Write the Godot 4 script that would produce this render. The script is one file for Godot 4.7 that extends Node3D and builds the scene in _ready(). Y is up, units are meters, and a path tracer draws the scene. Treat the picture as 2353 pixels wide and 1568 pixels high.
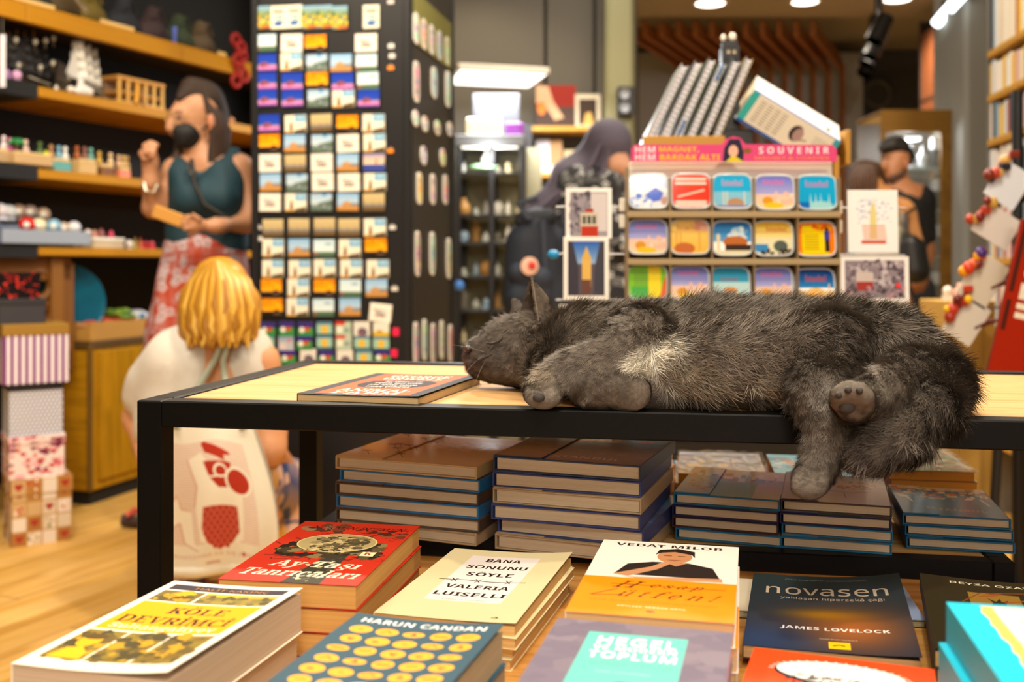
extends Node3D
# A bookshop with a grey cat asleep on a display table.
# Camera frame: 2353 x 1568 px. at(px, py, depth) turns a pixel and a depth into a point; on(px, py, height) meets a horizontal plane.
const F := 2288.0
const CX := 1236.0
const CY := 610.0
const EYE := 0.90
const TURN := 0.159          # the display tables stand 9.1 degrees off the view axis
const TOP_Y := 0.745         # tall table
const MID_Y := 0.5584        # nested table
const LOW_Y := 0.543         # front table

var used := {}
var mats := {}
var rng := RandomNumberGenerator.new()
var sans := SystemFont.new()
var serif := SystemFont.new()
var sans_bold := SystemFont.new()
var serif_bold := SystemFont.new()
var u_dir := Vector3(cos(TURN), 0, sin(TURN))      # along the tables, towards the near end
var v_dir := Vector3(sin(TURN), 0, -cos(TURN))     # into the shop


func at(px: float, py: float, z: float) -> Vector3:
	return Vector3((px - CX) / F * z, EYE - (py - CY) / F * z, -z)


func on(px: float, py: float, y: float) -> Vector3:
	return at(px, py, (EYE - y) * F / (py - CY))


func onz(px: float, y: float, z: float) -> Vector3:
	return Vector3((px - CX) / F * z, y, -z)


class Geo:
	var v := PackedVector3Array()
	var n := PackedVector3Array()
	var t := PackedVector2Array()
	var c := PackedColorArray()
	var i := PackedInt32Array()
	var x := Transform3D()
	var col := Color(1, 1, 1)

	func vert(p: Vector3, nn: Vector3, uv := Vector2.ZERO) -> int:
		v.append(x * p)
		n.append((x.basis * nn).normalized())
		t.append(uv)
		c.append(col)
		return v.size() - 1

	func face(a: int, b: int, d: int) -> void:
		i.append(a)
		i.append(d)
		i.append(b)

	func tri(a: Vector3, b: Vector3, d: Vector3) -> void:
		var nn := (b - a).cross(d - a).normalized()
		face(vert(a, nn), vert(b, nn), vert(d, nn))

	# corners counter-clockwise seen from outside
	func quad(a: Vector3, b: Vector3, d: Vector3, e: Vector3, ua := Vector2(0, 1), ub := Vector2(1, 1), uc := Vector2(1, 0), ud := Vector2(0, 0)) -> void:
		var nn := (b - a).cross(e - a)
		if nn.length_squared() < 1e-16:
			nn = (d - b).cross(e - b)
		nn = nn.normalized()
		var p := vert(a, nn, ua)
		var q := vert(b, nn, ub)
		var r := vert(d, nn, uc)
		var s := vert(e, nn, ud)
		face(p, q, r)
		face(p, r, s)

	func box(m: Vector3, s: Vector3) -> Geo:
		var h := s / 2.0
		for ax in 3:
			for sg in [-1.0, 1.0]:
				var nn := Vector3.ZERO
				nn[ax] = sg
				var a := Vector3.ZERO
				a[(ax + 1) % 3] = 1.0
				var b := nn.cross(a)
				var o := m + nn * h
				var da := a * h
				var db := b * h
				quad(o - da - db, o + da - db, o + da + db, o - da + db)
		return self

	# box with chamfered edges
	func rbox(m: Vector3, s: Vector3, r: float) -> Geo:
		var h := s / 2.0
		r = minf(r, minf(h.x, minf(h.y, h.z)) * 0.98)
		var k := h - Vector3(r, r, r)
		for ax in 3:
			var b1 := (ax + 1) % 3
			var b2 := (ax + 2) % 3
			for sg in [-1.0, 1.0]:
				var q := []
				for st in [[-1, -1], [1, -1], [1, 1], [-1, 1]]:
					var p := Vector3.ZERO
					p[ax] = sg * h[ax]
					p[b1] = st[0] * k[b1]
					p[b2] = st[1] * k[b2]
					q.append(m + p)
				if sg > 0:
					quad(q[0], q[1], q[2], q[3])
				else:
					quad(q[3], q[2], q[1], q[0])
				# edge between +-b1 (full) faces and +-b2 runs along ax
			for s1 in [-1.0, 1.0]:
				for s2 in [-1.0, 1.0]:
					var e := []
					for w in [[0, -1.0], [0, 1.0], [1, 1.0], [1, -1.0]]:
						var p := Vector3.ZERO
						p[ax] = w[1] * k[ax]
						p[b1] = s1 * (h[b1] if w[0] == 0 else k[b1])
						p[b2] = s2 * (k[b2] if w[0] == 0 else h[b2])
						e.append(m + p)
					if s1 * s2 < 0:
						quad(e[0], e[1], e[2], e[3])
					else:
						quad(e[3], e[2], e[1], e[0])
		for sx in [-1.0, 1.0]:
			for sy in [-1.0, 1.0]:
				for sz in [-1.0, 1.0]:
					var a := m + Vector3(sx * h.x, sy * k.y, sz * k.z)
					var b := m + Vector3(sx * k.x, sy * h.y, sz * k.z)
					var d := m + Vector3(sx * k.x, sy * k.y, sz * h.z)
					if sx * sy * sz > 0:
						tri(a, b, d)
					else:
						tri(a, d, b)
		return self

	func tube(path: Array, radii: Array, sides := 8, caps := true) -> Geo:
		var base := v.size()
		var count := path.size()
		var side := Vector3.ZERO
		for k in count:
			var dirn: Vector3 = (path[mini(k + 1, count - 1)] - path[maxi(k - 1, 0)]).normalized()
			if side == Vector3.ZERO:
				side = dirn.cross(Vector3.UP if absf(dirn.y) < 0.9 else Vector3.RIGHT).normalized()
			else:
				side = (side - dirn * side.dot(dirn)).normalized()
			var up := side.cross(dirn)
			for s in sides + 1:
				var a := TAU * s / sides
				var o := side * cos(a) + up * sin(a)
				vert(path[k] + o * float(radii[mini(k, radii.size() - 1)]), o, Vector2(float(s) / sides, float(k) / maxf(1, count - 1)))
		for k in count - 1:
			for s in sides:
				var p := base + k * (sides + 1) + s
				var q := p + sides + 1
				face(p, q, q + 1)
				face(p, q + 1, p + 1)
		if caps:
			for end in [0, count - 1]:
				var dirn: Vector3 = (path[0] - path[1]).normalized() if end == 0 else (path[count - 1] - path[count - 2]).normalized()
				var m := vert(path[end], dirn)
				var ring := v.size()
				for s in sides:
					v.append(v[base + end * (sides + 1) + s])
					n.append((x.basis * dirn).normalized())
					t.append(Vector2(0.5, 0.5))
					c.append(col)
				for s in sides:
					face(m, ring + s, ring + (s + 1) % sides)
		return self

	# profile: [[radius, y], ...] from bottom to top
	func lathe(profile: Array, sides := 16, o := Vector3.ZERO) -> Geo:
		var base := v.size()
		var count := profile.size()
		for k in count:
			var a: Array = profile[maxi(k - 1, 0)]
			var b: Array = profile[mini(k + 1, count - 1)]
			var nn := Vector2(b[1] - a[1], a[0] - b[0]).normalized()
			for s in sides + 1:
				var g := TAU * s / sides
				var d := Vector3(cos(g), 0, sin(g))
				vert(o + d * float(profile[k][0]) + Vector3(0, profile[k][1], 0), d * nn.x + Vector3(0, nn.y, 0), Vector2(float(s) / sides, 1.0 - float(k) / (count - 1)))
		for k in count - 1:
			for s in sides:
				var p := base + k * (sides + 1) + s
				var q := p + sides + 1
				face(p, q + 1, p + 1)
				face(p, q, q + 1)
		return self

	func ball(m: Vector3, r: Vector3, sides := 12, rows := 8) -> Geo:
		var base := v.size()
		for k in rows + 1:
			var th := PI * k / rows
			for s in sides + 1:
				var g := TAU * s / sides
				var d := Vector3(sin(th) * cos(g), cos(th), sin(th) * sin(g))
				vert(m + d * r, d / r, Vector2(float(s) / sides, float(k) / rows))
		for k in rows:
			for s in sides:
				var p := base + k * (sides + 1) + s
				var q := p + sides + 1
				face(p, p + 1, q + 1)
				face(p, q + 1, q)
		return self

	# a polygon in the xy plane, extruded from z = 0 to z = depth; uv spans the polygon's bounds
	func prism(pts: Array, depth: float) -> Geo:
		var p2 := PackedVector2Array(pts)
		var area := 0.0
		for k in p2.size():
			area += p2[k].cross(p2[(k + 1) % p2.size()])
		if area < 0:
			p2.reverse()
		var lo := p2[0]
		var hi := p2[0]
		for p in p2:
			lo = lo.min(p)
			hi = hi.max(p)
		var sz := (hi - lo).max(Vector2(1e-6, 1e-6))
		var ids := Geometry2D.triangulate_polygon(p2)
		for side in 2:
			var z := depth if side == 1 else 0.0
			var nn := Vector3(0, 0, 1 if side == 1 else -1)
			var first := v.size()
			for p in p2:
				var w := (p - lo) / sz
				vert(Vector3(p.x, p.y, z), nn, Vector2(w.x, 1.0 - w.y))
			for k in range(0, ids.size(), 3):
				var a := first + ids[k]
				var b := first + ids[k + 1]
				var d := first + ids[k + 2]
				var turn := (p2[ids[k + 1]] - p2[ids[k]]).cross(p2[ids[k + 2]] - p2[ids[k]])
				if (turn > 0) == (side == 1):
					face(a, b, d)
				else:
					face(a, d, b)
		for k in p2.size():
			var a := p2[k]
			var b := p2[(k + 1) % p2.size()]
			var wa := (a - lo) / sz
			var wb := (b - lo) / sz
			quad(Vector3(a.x, a.y, 0), Vector3(b.x, b.y, 0), Vector3(b.x, b.y, depth), Vector3(a.x, a.y, depth), Vector2(wa.x, 1 - wa.y), Vector2(wb.x, 1 - wb.y), Vector2(wb.x, 1 - wb.y), Vector2(wa.x, 1 - wa.y))
		return self

	# a surface through rows of points (each row an Array of Vector3), smooth normals; uv over the grid
	func sheet(rows: Array, uv0 := Vector2.ZERO, uv1 := Vector2.ONE) -> Geo:
		var base := v.size()
		var nr := rows.size()
		var nc: int = rows[0].size()
		for r in nr:
			for k in nc:
				var du: Vector3 = rows[r][mini(k + 1, nc - 1)] - rows[r][maxi(k - 1, 0)]
				var dv: Vector3 = rows[mini(r + 1, nr - 1)][k] - rows[maxi(r - 1, 0)][k]
				vert(rows[r][k], dv.cross(du).normalized(), Vector2(lerpf(uv0.x, uv1.x, float(k) / (nc - 1)), lerpf(uv0.y, uv1.y, float(r) / (nr - 1))))
		for r in nr - 1:
			for k in nc - 1:
				var p := base + r * nc + k
				face(p, p + nc, p + nc + 1)
				face(p, p + nc + 1, p + 1)
		return self

	func mesh() -> ArrayMesh:
		var a := []
		a.resize(Mesh.ARRAY_MAX)
		a[Mesh.ARRAY_VERTEX] = v
		a[Mesh.ARRAY_NORMAL] = n
		a[Mesh.ARRAY_TEX_UV] = t
		a[Mesh.ARRAY_COLOR] = c
		a[Mesh.ARRAY_INDEX] = i
		var m := ArrayMesh.new()
		m.add_surface_from_arrays(Mesh.PRIMITIVE_TRIANGLES, a)
		return m


# a picture for print: covers, cards, patterns
class Pic:
	var im: Image
	var w: int
	var h: int

	func _init(ww: int, hh: int, col: Color) -> void:
		w = ww
		h = hh
		im = Image.create_empty(w, h, false, Image.FORMAT_RGB8)
		im.fill(col)

	func rect(x: float, y: float, ww: float, hh: float, col: Color) -> void:
		im.fill_rect(Rect2i(int(x), int(y), maxi(1, int(ww)), maxi(1, int(hh))), col)

	func poly(pts: Array, col: Color) -> void:
		var lo := 1e9
		var hi := -1e9
		for p in pts:
			lo = minf(lo, p.y)
			hi = maxf(hi, p.y)
		var n := pts.size()
		for y in range(maxi(0, int(lo)), mini(h - 1, int(hi)) + 1):
			var yy := y + 0.5
			var xs := []
			for k in n:
				var a: Vector2 = pts[k]
				var b: Vector2 = pts[(k + 1) % n]
				if (a.y <= yy) != (b.y <= yy):
					xs.append(a.x + (yy - a.y) / (b.y - a.y) * (b.x - a.x))
			xs.sort()
			for k in range(0, xs.size() - 1, 2):
				var x0 := maxi(0, roundi(xs[k]))
				var x1 := mini(w, roundi(xs[k + 1]))
				if x1 > x0:
					im.fill_rect(Rect2i(x0, y, x1 - x0, 1), col)

	func ell(x: float, y: float, rx: float, ry: float, col: Color, rot := 0.0) -> void:
		var pts := []
		for k in 28:
			pts.append(Vector2(x, y) + Vector2(cos(TAU * k / 28) * rx, sin(TAU * k / 28) * ry).rotated(rot))
		poly(pts, col)

	func line(a: Vector2, b: Vector2, wd: float, col: Color) -> void:
		var o := (b - a).orthogonal().normalized() * wd / 2
		poly([a + o, b + o, b - o, a - o], col)

	func path(pts: Array, wd: float, col: Color) -> void:
		for k in pts.size() - 1:
			line(pts[k], pts[k + 1], wd, col)
			ell(pts[k].x, pts[k].y, wd / 2, wd / 2, col)

	func grad(x: float, y: float, ww: float, hh: float, a: Color, b: Color) -> void:
		for k in int(hh):
			rect(x, y + k, ww, 1, a.lerp(b, k / maxf(1, hh - 1)))

	func blots(r: Rect2, cols: Array, count: int, size: float, g: RandomNumberGenerator) -> void:
		for k in count:
			var s := size * g.randf_range(0.4, 1.3)
			var p := r.position + Vector2(g.randf() * r.size.x, g.randf() * r.size.y)
			var pts := []
			for j in 7:
				pts.append(p + Vector2.from_angle(TAU * j / 7) * s * g.randf_range(0.5, 1.2))
			poly(pts, cols[g.randi() % cols.size()])

	func lettering(s: String, f: Font, mx: float, my: float, hh: float, col: Color, ww := 0.0, slant := 0.0) -> void:
		var tm := TextMesh.new()
		tm.text = s
		tm.font = f
		tm.font_size = 64
		tm.depth = 0.0
		tm.pixel_size = 0.01
		tm.curve_step = 1.5
		var a := tm.surface_get_arrays(0)
		var vs: PackedVector3Array = a[Mesh.ARRAY_VERTEX]
		if vs.is_empty():
			return
		var idx: PackedInt32Array = a[Mesh.ARRAY_INDEX] if a[Mesh.ARRAY_INDEX] != null else PackedInt32Array(range(vs.size()))
		var lo := vs[0]
		var hi := vs[0]
		for p in vs:
			lo = lo.min(p)
			hi = hi.max(p)
		var sy := hh / maxf(1e-6, hi.y - lo.y)
		var sx := sy if ww == 0.0 else ww / maxf(1e-6, hi.x - lo.x)
		var m := (lo + hi) / 2.0
		for k in range(0, idx.size() - 2, 3):
			var q := []
			for j in 3:
				var p := vs[idx[k + j]] - m
				q.append(Vector2(mx + p.x * sx + p.y * sy * slant, my - p.y * sy))
			poly(q, col)

	func tex() -> ImageTexture:
		return ImageTexture.create_from_image(im)


func numbered(base: String) -> String:
	var k: int = used.get(base, -1) + 1
	used[base] = k
	return base if k == 0 else "%s_%03d" % [base, k]


func tag(o: Node, label: String, category: String, group := "") -> void:
	o.set_meta("label", label)
	o.set_meta("category", category)
	if group:
		o.set_meta("group", group)


func thing(called: String, label: String, category: String, where := Vector3.ZERO, turn := 0.0, group := "") -> Node3D:
	var o := Node3D.new()
	o.name = numbered(called)
	add_child(o)
	o.position = where
	o.rotation.y = turn
	tag(o, label, category, group)
	return o


func part(parent: Node, called: String, g: Geo, m: Material) -> MeshInstance3D:
	var o := MeshInstance3D.new()
	o.name = called
	o.mesh = g.mesh()
	o.material_override = m
	parent.add_child(o, true)
	return o


func piece(parent: Node, called: String, ms: Mesh, m: Material, where := Transform3D()) -> MeshInstance3D:
	var o := MeshInstance3D.new()
	o.name = called
	o.mesh = ms
	o.material_override = m
	o.transform = where
	parent.add_child(o, true)
	return o


func single(called: String, g: Geo, m: Material, label: String, category: String, where := Vector3.ZERO, turn := 0.0, group := "") -> MeshInstance3D:
	var o := MeshInstance3D.new()
	o.name = numbered(called)
	o.mesh = g.mesh()
	o.material_override = m
	add_child(o)
	o.position = where
	o.rotation.y = turn
	tag(o, label, category, group)
	return o


func struct(called: String, g: Geo, m: Material) -> MeshInstance3D:
	var o := MeshInstance3D.new()
	o.name = numbered(called)
	o.mesh = g.mesh()
	o.material_override = m
	add_child(o)
	o.set_meta("kind", "structure")
	return o


func copy(src: Node3D, where: Vector3, turn: float, label := "", group := "") -> Node3D:
	var o: Node3D = src.duplicate()
	var base := String(src.name)
	if base.length() > 4 and base.right(3).is_valid_int() and base[base.length() - 4] == "_":
		base = base.left(base.length() - 4)
	o.name = numbered(base)
	add_child(o)
	o.position = where
	o.rotation = Vector3(0, turn, 0)
	if label:
		o.set_meta("label", label)
	if group:
		o.set_meta("group", group)
	return o


func rgb(hex: String) -> Color:
	return Color.html(hex)


func paint(hex: String, rough := 0.6, metal := 0.0, clear := 0.0) -> StandardMaterial3D:
	var key := "%s|%s|%s|%s" % [hex, rough, metal, clear]
	if mats.has(key):
		return mats[key]
	var m := StandardMaterial3D.new()
	m.albedo_color = Color.html(hex)
	m.roughness = rough
	m.metallic = metal
	if clear > 0:
		m.clearcoat_enabled = true
		m.clearcoat = clear
		m.clearcoat_roughness = 0.12
	mats[key] = m
	return m


func print_on(p: Pic, rough := 0.4, clear := 0.0) -> StandardMaterial3D:
	var m := StandardMaterial3D.new()
	m.albedo_texture = p.tex()
	m.roughness = maxf(rough, 0.5) if clear == 0.0 else rough
	m.metallic_specular = 0.25
	if clear > 0:
		m.clearcoat_enabled = true
		m.clearcoat = clear
		m.clearcoat_roughness = 0.1
	return m


func tinted(rough := 0.6) -> StandardMaterial3D:
	var key := "tinted%s" % rough
	if not mats.has(key):
		var m := StandardMaterial3D.new()
		m.vertex_color_use_as_albedo = true
		m.roughness = rough
		mats[key] = m
	return mats[key]


func lit(hex: String) -> Color:
	return Color.html(hex).srgb_to_linear()


func glow(hex: String, energy: float) -> StandardMaterial3D:
	var m := StandardMaterial3D.new()
	m.albedo_color = Color.html(hex)
	m.emission_enabled = true
	m.emission = Color.html(hex)
	m.emission_energy_multiplier = energy
	return m


func noise_tex(freq: float, ramp: Array, seed_: int, w := 512, h := 512, stretch := Vector2.ONE, as_normal := false, bump := 4.0) -> Texture2D:
	# a seamless picture from noise; stretch makes grain
	var n := FastNoiseLite.new()
	n.noise_type = FastNoiseLite.TYPE_SIMPLEX_SMOOTH
	n.seed = seed_
	n.frequency = freq
	n.fractal_octaves = 4
	var im := n.get_seamless_image(int(w * stretch.x), int(h * stretch.y))
	im.resize(w, h, Image.INTERPOLATE_CUBIC)
	if as_normal:
		im.convert(Image.FORMAT_RGBA8)
		im.bump_map_to_normal_map(bump)
		return ImageTexture.create_from_image(im)
	im.convert(Image.FORMAT_L8)
	var src := im.get_data()
	var lut := []
	for k in 256:
		var f := k / 255.0 * (ramp.size() - 1)
		var a := mini(int(f), ramp.size() - 2)
		lut.append(Color.html(ramp[a]).lerp(Color.html(ramp[a + 1]), f - a))
	var out := PackedByteArray()
	out.resize(src.size() * 3)
	for k in src.size():
		var q: Color = lut[src[k]]
		out[k * 3] = q.r8
		out[k * 3 + 1] = q.g8
		out[k * 3 + 2] = q.b8
	return ImageTexture.create_from_image(Image.create_from_data(w, h, false, Image.FORMAT_RGB8, out))


# smooth union of tapered capsules, meshed as surface nets.  bones: [from, to, r0, r1, ...]
func blob(bones: Array, cell: float, k: float, g := Geo.new()) -> Geo:
	var lo := Vector3.ONE * 1e9
	var hi := -lo
	for b in bones:
		var r: float = maxf(b[2], b[3]) + 2.5 * k + 2.0 * cell
		var rr := Vector3(r, r, r)
		lo = lo.min((b[0] as Vector3).min(b[1]) - rr)
		hi = hi.max((b[0] as Vector3).max(b[1]) + rr)
	var nx := int((hi.x - lo.x) / cell) + 2
	var ny := int((hi.y - lo.y) / cell) + 2
	var nz := int((hi.z - lo.z) / cell) + 2
	var field := PackedFloat32Array()
	field.resize(nx * ny * nz)
	for b in bones:
		var a: Vector3 = b[0]
		var e: Vector3 = b[1]
		var r0: float = b[2]
		var r1: float = b[3]
		var ab := e - a
		var len2 := maxf(ab.length_squared(), 1e-12)
		var r := maxf(r0, r1) + 3.0 * k + cell
		var p0 := ((a.min(e) - Vector3(r, r, r) - lo) / cell).floor()
		var p1 := ((a.max(e) + Vector3(r, r, r) - lo) / cell).ceil()
		for iz in range(maxi(0, int(p0.z)), mini(nz, int(p1.z) + 1)):
			for iy in range(maxi(0, int(p0.y)), mini(ny, int(p1.y) + 1)):
				var row := (iz * ny + iy) * nx
				for ix in range(maxi(0, int(p0.x)), mini(nx, int(p1.x) + 1)):
					var ap := Vector3(lo.x + ix * cell, lo.y + iy * cell, lo.z + iz * cell) - a
					var s := clampf(ap.dot(ab) / len2, 0.0, 1.0)
					var d := (ap - ab * s).length() - lerpf(r0, r1, s)
					if d < 3.0 * k:
						field[row + ix] += exp(-maxf(d, -12.0 * k) / k)
	var total := field.size()
	for q in total:
		field[q] = -log(maxf(field[q], 1e-6)) * k
	var ids := {}
	var nxy := nx * ny
	var offs := [0, 1, nx, nx + 1, nxy, nxy + 1, nxy + nx, nxy + nx + 1]
	for iz in nz - 1:
		for iy in ny - 1:
			var row := (iz * ny + iy) * nx
			for ix in nx - 1:
				var o := row + ix
				var s0 := field[o] < 0
				if (field[o + 1] < 0) == s0 and (field[o + nx] < 0) == s0 and (field[o + nx + 1] < 0) == s0 and (field[o + nxy] < 0) == s0 and (field[o + nxy + 1] < 0) == s0 and (field[o + nxy + nx] < 0) == s0 and (field[o + nxy + nx + 1] < 0) == s0:
					continue
				var sum := Vector3.ZERO
				var cnt := 0
				for e in [[0, 1], [2, 3], [4, 5], [6, 7], [0, 2], [1, 3], [4, 6], [5, 7], [0, 4], [1, 5], [2, 6], [3, 7]]:
					var fa := field[o + offs[e[0]]]
					var fb := field[o + offs[e[1]]]
					if (fa < 0) != (fb < 0):
						var w := fa / (fa - fb)
						var pa := Vector3(e[0] & 1, (e[0] >> 1) & 1, e[0] >> 2)
						var pb := Vector3(e[1] & 1, (e[1] >> 1) & 1, e[1] >> 2)
						sum += pa.lerp(pb, w)
						cnt += 1
				var gx := field[o + 1] - field[o] + field[o + nxy + nx + 1] - field[o + nxy + nx]
				var gy := field[o + nx] - field[o] + field[o + nxy + nx + 1] - field[o + nxy + 1]
				var gz := field[o + nxy] - field[o] + field[o + nxy + nx + 1] - field[o + nx + 1]
				var p := lo + (Vector3(ix, iy, iz) + sum / cnt) * cell
				ids[o] = g.vert(p, Vector3(gx, gy, gz), Vector2(p.x, p.y))
	for o in ids:
		var inside := field[o] < 0
		for ax in 3:
			var st: int = [1, nx, nxy][ax]
			if (field[o + st] < 0) == inside:
				continue
			var s1: int = [nx, nxy, 1][ax]
			var s2: int = [nxy, 1, nx][ax]
			if not (ids.has(o - s1) and ids.has(o - s2) and ids.has(o - s1 - s2)):
				continue
			var a: int = ids[o]
			var b: int = ids[o - s1]
			var d: int = ids[o - s1 - s2]
			var e: int = ids[o - s2]
			if inside:
				g.face(a, b, d)
				g.face(a, d, e)
			else:
				g.face(a, d, b)
				g.face(a, e, d)
	return g


func _ready() -> void:
	rng.seed = 11
	for f in [sans, sans_bold]:
		f.font_names = PackedStringArray(["Droid Sans"])
	for f in [serif, serif_bold]:
		f.font_names = PackedStringArray(["Droid Serif"])
	sans_bold.font_weight = 700
	serif_bold.font_weight = 700
	set_camera()
	set_light()
	build_room()
	build_tables()
	build_front_books()
	build_notebooks()
	build_cat()
	build_left_shelves()
	build_tower()
	build_souvenir_rack()
	build_back()
	build_people()


func set_camera() -> void:
	var cam := Camera3D.new()
	cam.name = "camera"
	cam.projection = Camera3D.PROJECTION_FRUSTUM
	cam.near = 0.05
	cam.far = 60.0
	cam.size = 2.0 * cam.near * 784.0 / F
	cam.frustum_offset = Vector2((1176.5 - CX) / F * cam.near, -(784.0 - CY) / F * cam.near)
	cam.position = Vector3(0, EYE, 0)
	var lens := CameraAttributesPhysical.new()
	lens.frustum_focal_length = 35.0
	lens.frustum_focus_distance = 1.06
	lens.exposure_aperture = 4.2
	cam.attributes = lens
	add_child(cam)
	cam.current = true


func set_light() -> void:
	var we := WorldEnvironment.new()
	we.name = "shop_air"
	var e := Environment.new()
	e.background_mode = Environment.BG_COLOR
	e.background_color = Color(0.02, 0.02, 0.02)
	e.tonemap_mode = Environment.TONE_MAPPER_LINEAR
	e.tonemap_exposure = 0.45
	e.sdfgi_enabled = true
	e.ssao_enabled = true
	e.ssil_enabled = true
	we.environment = e
	add_child(we)
	# ceiling spots (track lamps and downlights) that light the shop: [x, depth, energy, aim x, aim depth, label]
	var spots := [
		[-0.75, 3.5, 9.5, -0.3, 1.2, "black track spotlight over the passage by the magnet tower"],
		[0.55, 3.45, 10.0, 0.3, 1.1, "black track spotlight over the passage by the souvenir rack"],
		[0.1, 0.15, 3.2, 0.0, 0.85, "black track spotlight over the paperback table"],
		[-1.0, 1.7, 5.0, -1.9, 3.6, "black track spotlight aimed at the gift shelves"],
		[-0.2, 2.0, 5.0, -0.6, 3.1, "black track spotlight aimed at the magnet tower"],
		[0.7, 1.0, 4.0, 0.6, 2.1, "black track spotlight aimed at the souvenir rack"],
		[1.5, 2.6, 6.0, 2.1, 4.2, "black track spotlight aimed at the bookcase"],
		[-0.35, 4.9, 1.2, -0.42, 5.5, "black track spotlight washing the grey partition"],
		[0.2, 4.0, 3.0, -0.3, 4.7, "added track spotlight brightening the glass shelving"],  # added to brighten the dark glass shelving
	]
	for s in spots:
		var root := thing("track_spotlight", s[5], "spotlight", Vector3(s[0], 2.62, -s[1]), 0.0, "track spotlights on the ceiling")
		var aim := (Vector3(s[3], 0.8, -s[4]) - root.position).normalized()
		var b := Basis.looking_at(aim, Vector3.UP if absf(aim.y) < 0.99 else Vector3.RIGHT)
		var can := Geo.new()
		can.x = Transform3D(b)
		can.tube([Vector3(0, 0, 0.09), Vector3(0, 0, -0.07)], [0.042, 0.046], 16)
		part(root, "housing", can, paint("16161a", 0.5, 0.2))
		var arm := Geo.new().tube([Vector3(0, 0.175, 0), Vector3(0, 0.0, 0)], [0.012], 8)
		part(root, "arm", arm, paint("16161a", 0.5, 0.2))
		var face := Geo.new()
		face.x = Transform3D(b)
		face.tube([Vector3(0, 0, -0.0705), Vector3(0, 0, -0.074)], [0.040], 16)
		part(root, "lens", face, glow("fff1d8", 8.0))
		var l := SpotLight3D.new()
		l.name = "spot_light"
		l.light_color = Color(1.0, 0.92, 0.80)
		l.light_energy = s[2]
		l.spot_angle = 62.0
		l.spot_angle_attenuation = 0.6
		l.spot_range = 14.0
		l.spot_attenuation = 2.0
		l.light_size = 0.05
		l.shadow_enabled = true
		root.add_child(l)
		l.position = aim * 0.085
		l.basis = b


var fl_corner: Vector3


# a point in the tables' own frame: u along, v into the shop, from the tall table's near corner
func tab(u: float, v: float, y: float) -> Vector3:
	var p := fl_corner + u_dir * u + v_dir * v
	return Vector3(p.x, y, p.z)


# box whose uv runs in metres / tile along x on top and sides
func grain(g: Geo, m: Vector3, s: Vector3, tile: float) -> Geo:
	var h := s / 2.0
	for ax in 3:
		for sg in [-1.0, 1.0]:
			var nn := Vector3.ZERO
			nn[ax] = sg
			var a := Vector3.ZERO
			a[(ax + 1) % 3] = 1.0
			var b := nn.cross(a)
			var o := m + nn * h
			var q := [o - a * h - b * h, o + a * h - b * h, o + a * h + b * h, o - a * h + b * h]
			var w := []
			for p in q:
				w.append(Vector2(p.x, p.z) / tile if ax == 1 else (Vector2(p.x, -p.y) / tile if ax == 2 else Vector2(p.z, -p.y) / tile))
			g.quad(q[0], q[1], q[2], q[3], w[0], w[1], w[2], w[3])
	return g


func wood(key: String, ramp: Array, seed_: int, rough := 0.45, stretch := Vector2(0.05, 1.0), freq := 0.03) -> StandardMaterial3D:
	if not mats.has(key):
		var m := StandardMaterial3D.new()
		m.albedo_texture = noise_tex(freq, ramp, seed_, 512, 512, stretch)
		m.roughness = rough
		m.metallic_specular = 0.3
		mats[key] = m
	return mats[key]


func table(called: String, label: String, o: Vector3, w: float, d: float, y: float, tube: float, top: Material, legs_to := 0.0) -> Node3D:
	var root := thing(called, label, "table", Vector3(o.x, 0, o.z), -TURN)
	var black := paint("050506", 0.5, 0.0)
	black.metallic_specular = 0.3
	var ch := 0.0016
	for c in [[0, 0], [1, 0], [0, 1], [1, 1]]:
		var g := Geo.new()
		g.rbox(Vector3(tube / 2 + c[0] * (w - tube), (y + legs_to) / 2, -tube / 2 - c[1] * (d - tube)), Vector3(tube, y - legs_to, tube), ch)
		part(root, "leg", g, black)
	for c in 2:
		var g := Geo.new()
		g.rbox(Vector3(w / 2, y - tube / 2, -tube / 2 - c * (d - tube)), Vector3(w - 2 * tube - 0.0006, tube, tube), ch)
		part(root, "rail", g, black)
		var k := Geo.new()
		k.rbox(Vector3(tube / 2 + c * (w - tube), y - tube / 2, -d / 2), Vector3(tube, tube, d - 2 * tube - 0.0006), ch)
		part(root, "side_rail", k, black)
	var t := Geo.new()
	grain(t, Vector3(w / 2, y - 0.003 - 0.008, -d / 2), Vector3(w - 2 * tube - 0.002, 0.016, d - 2 * tube - 0.002), 0.42)
	part(root, "table_top", t, top)
	return root


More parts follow.
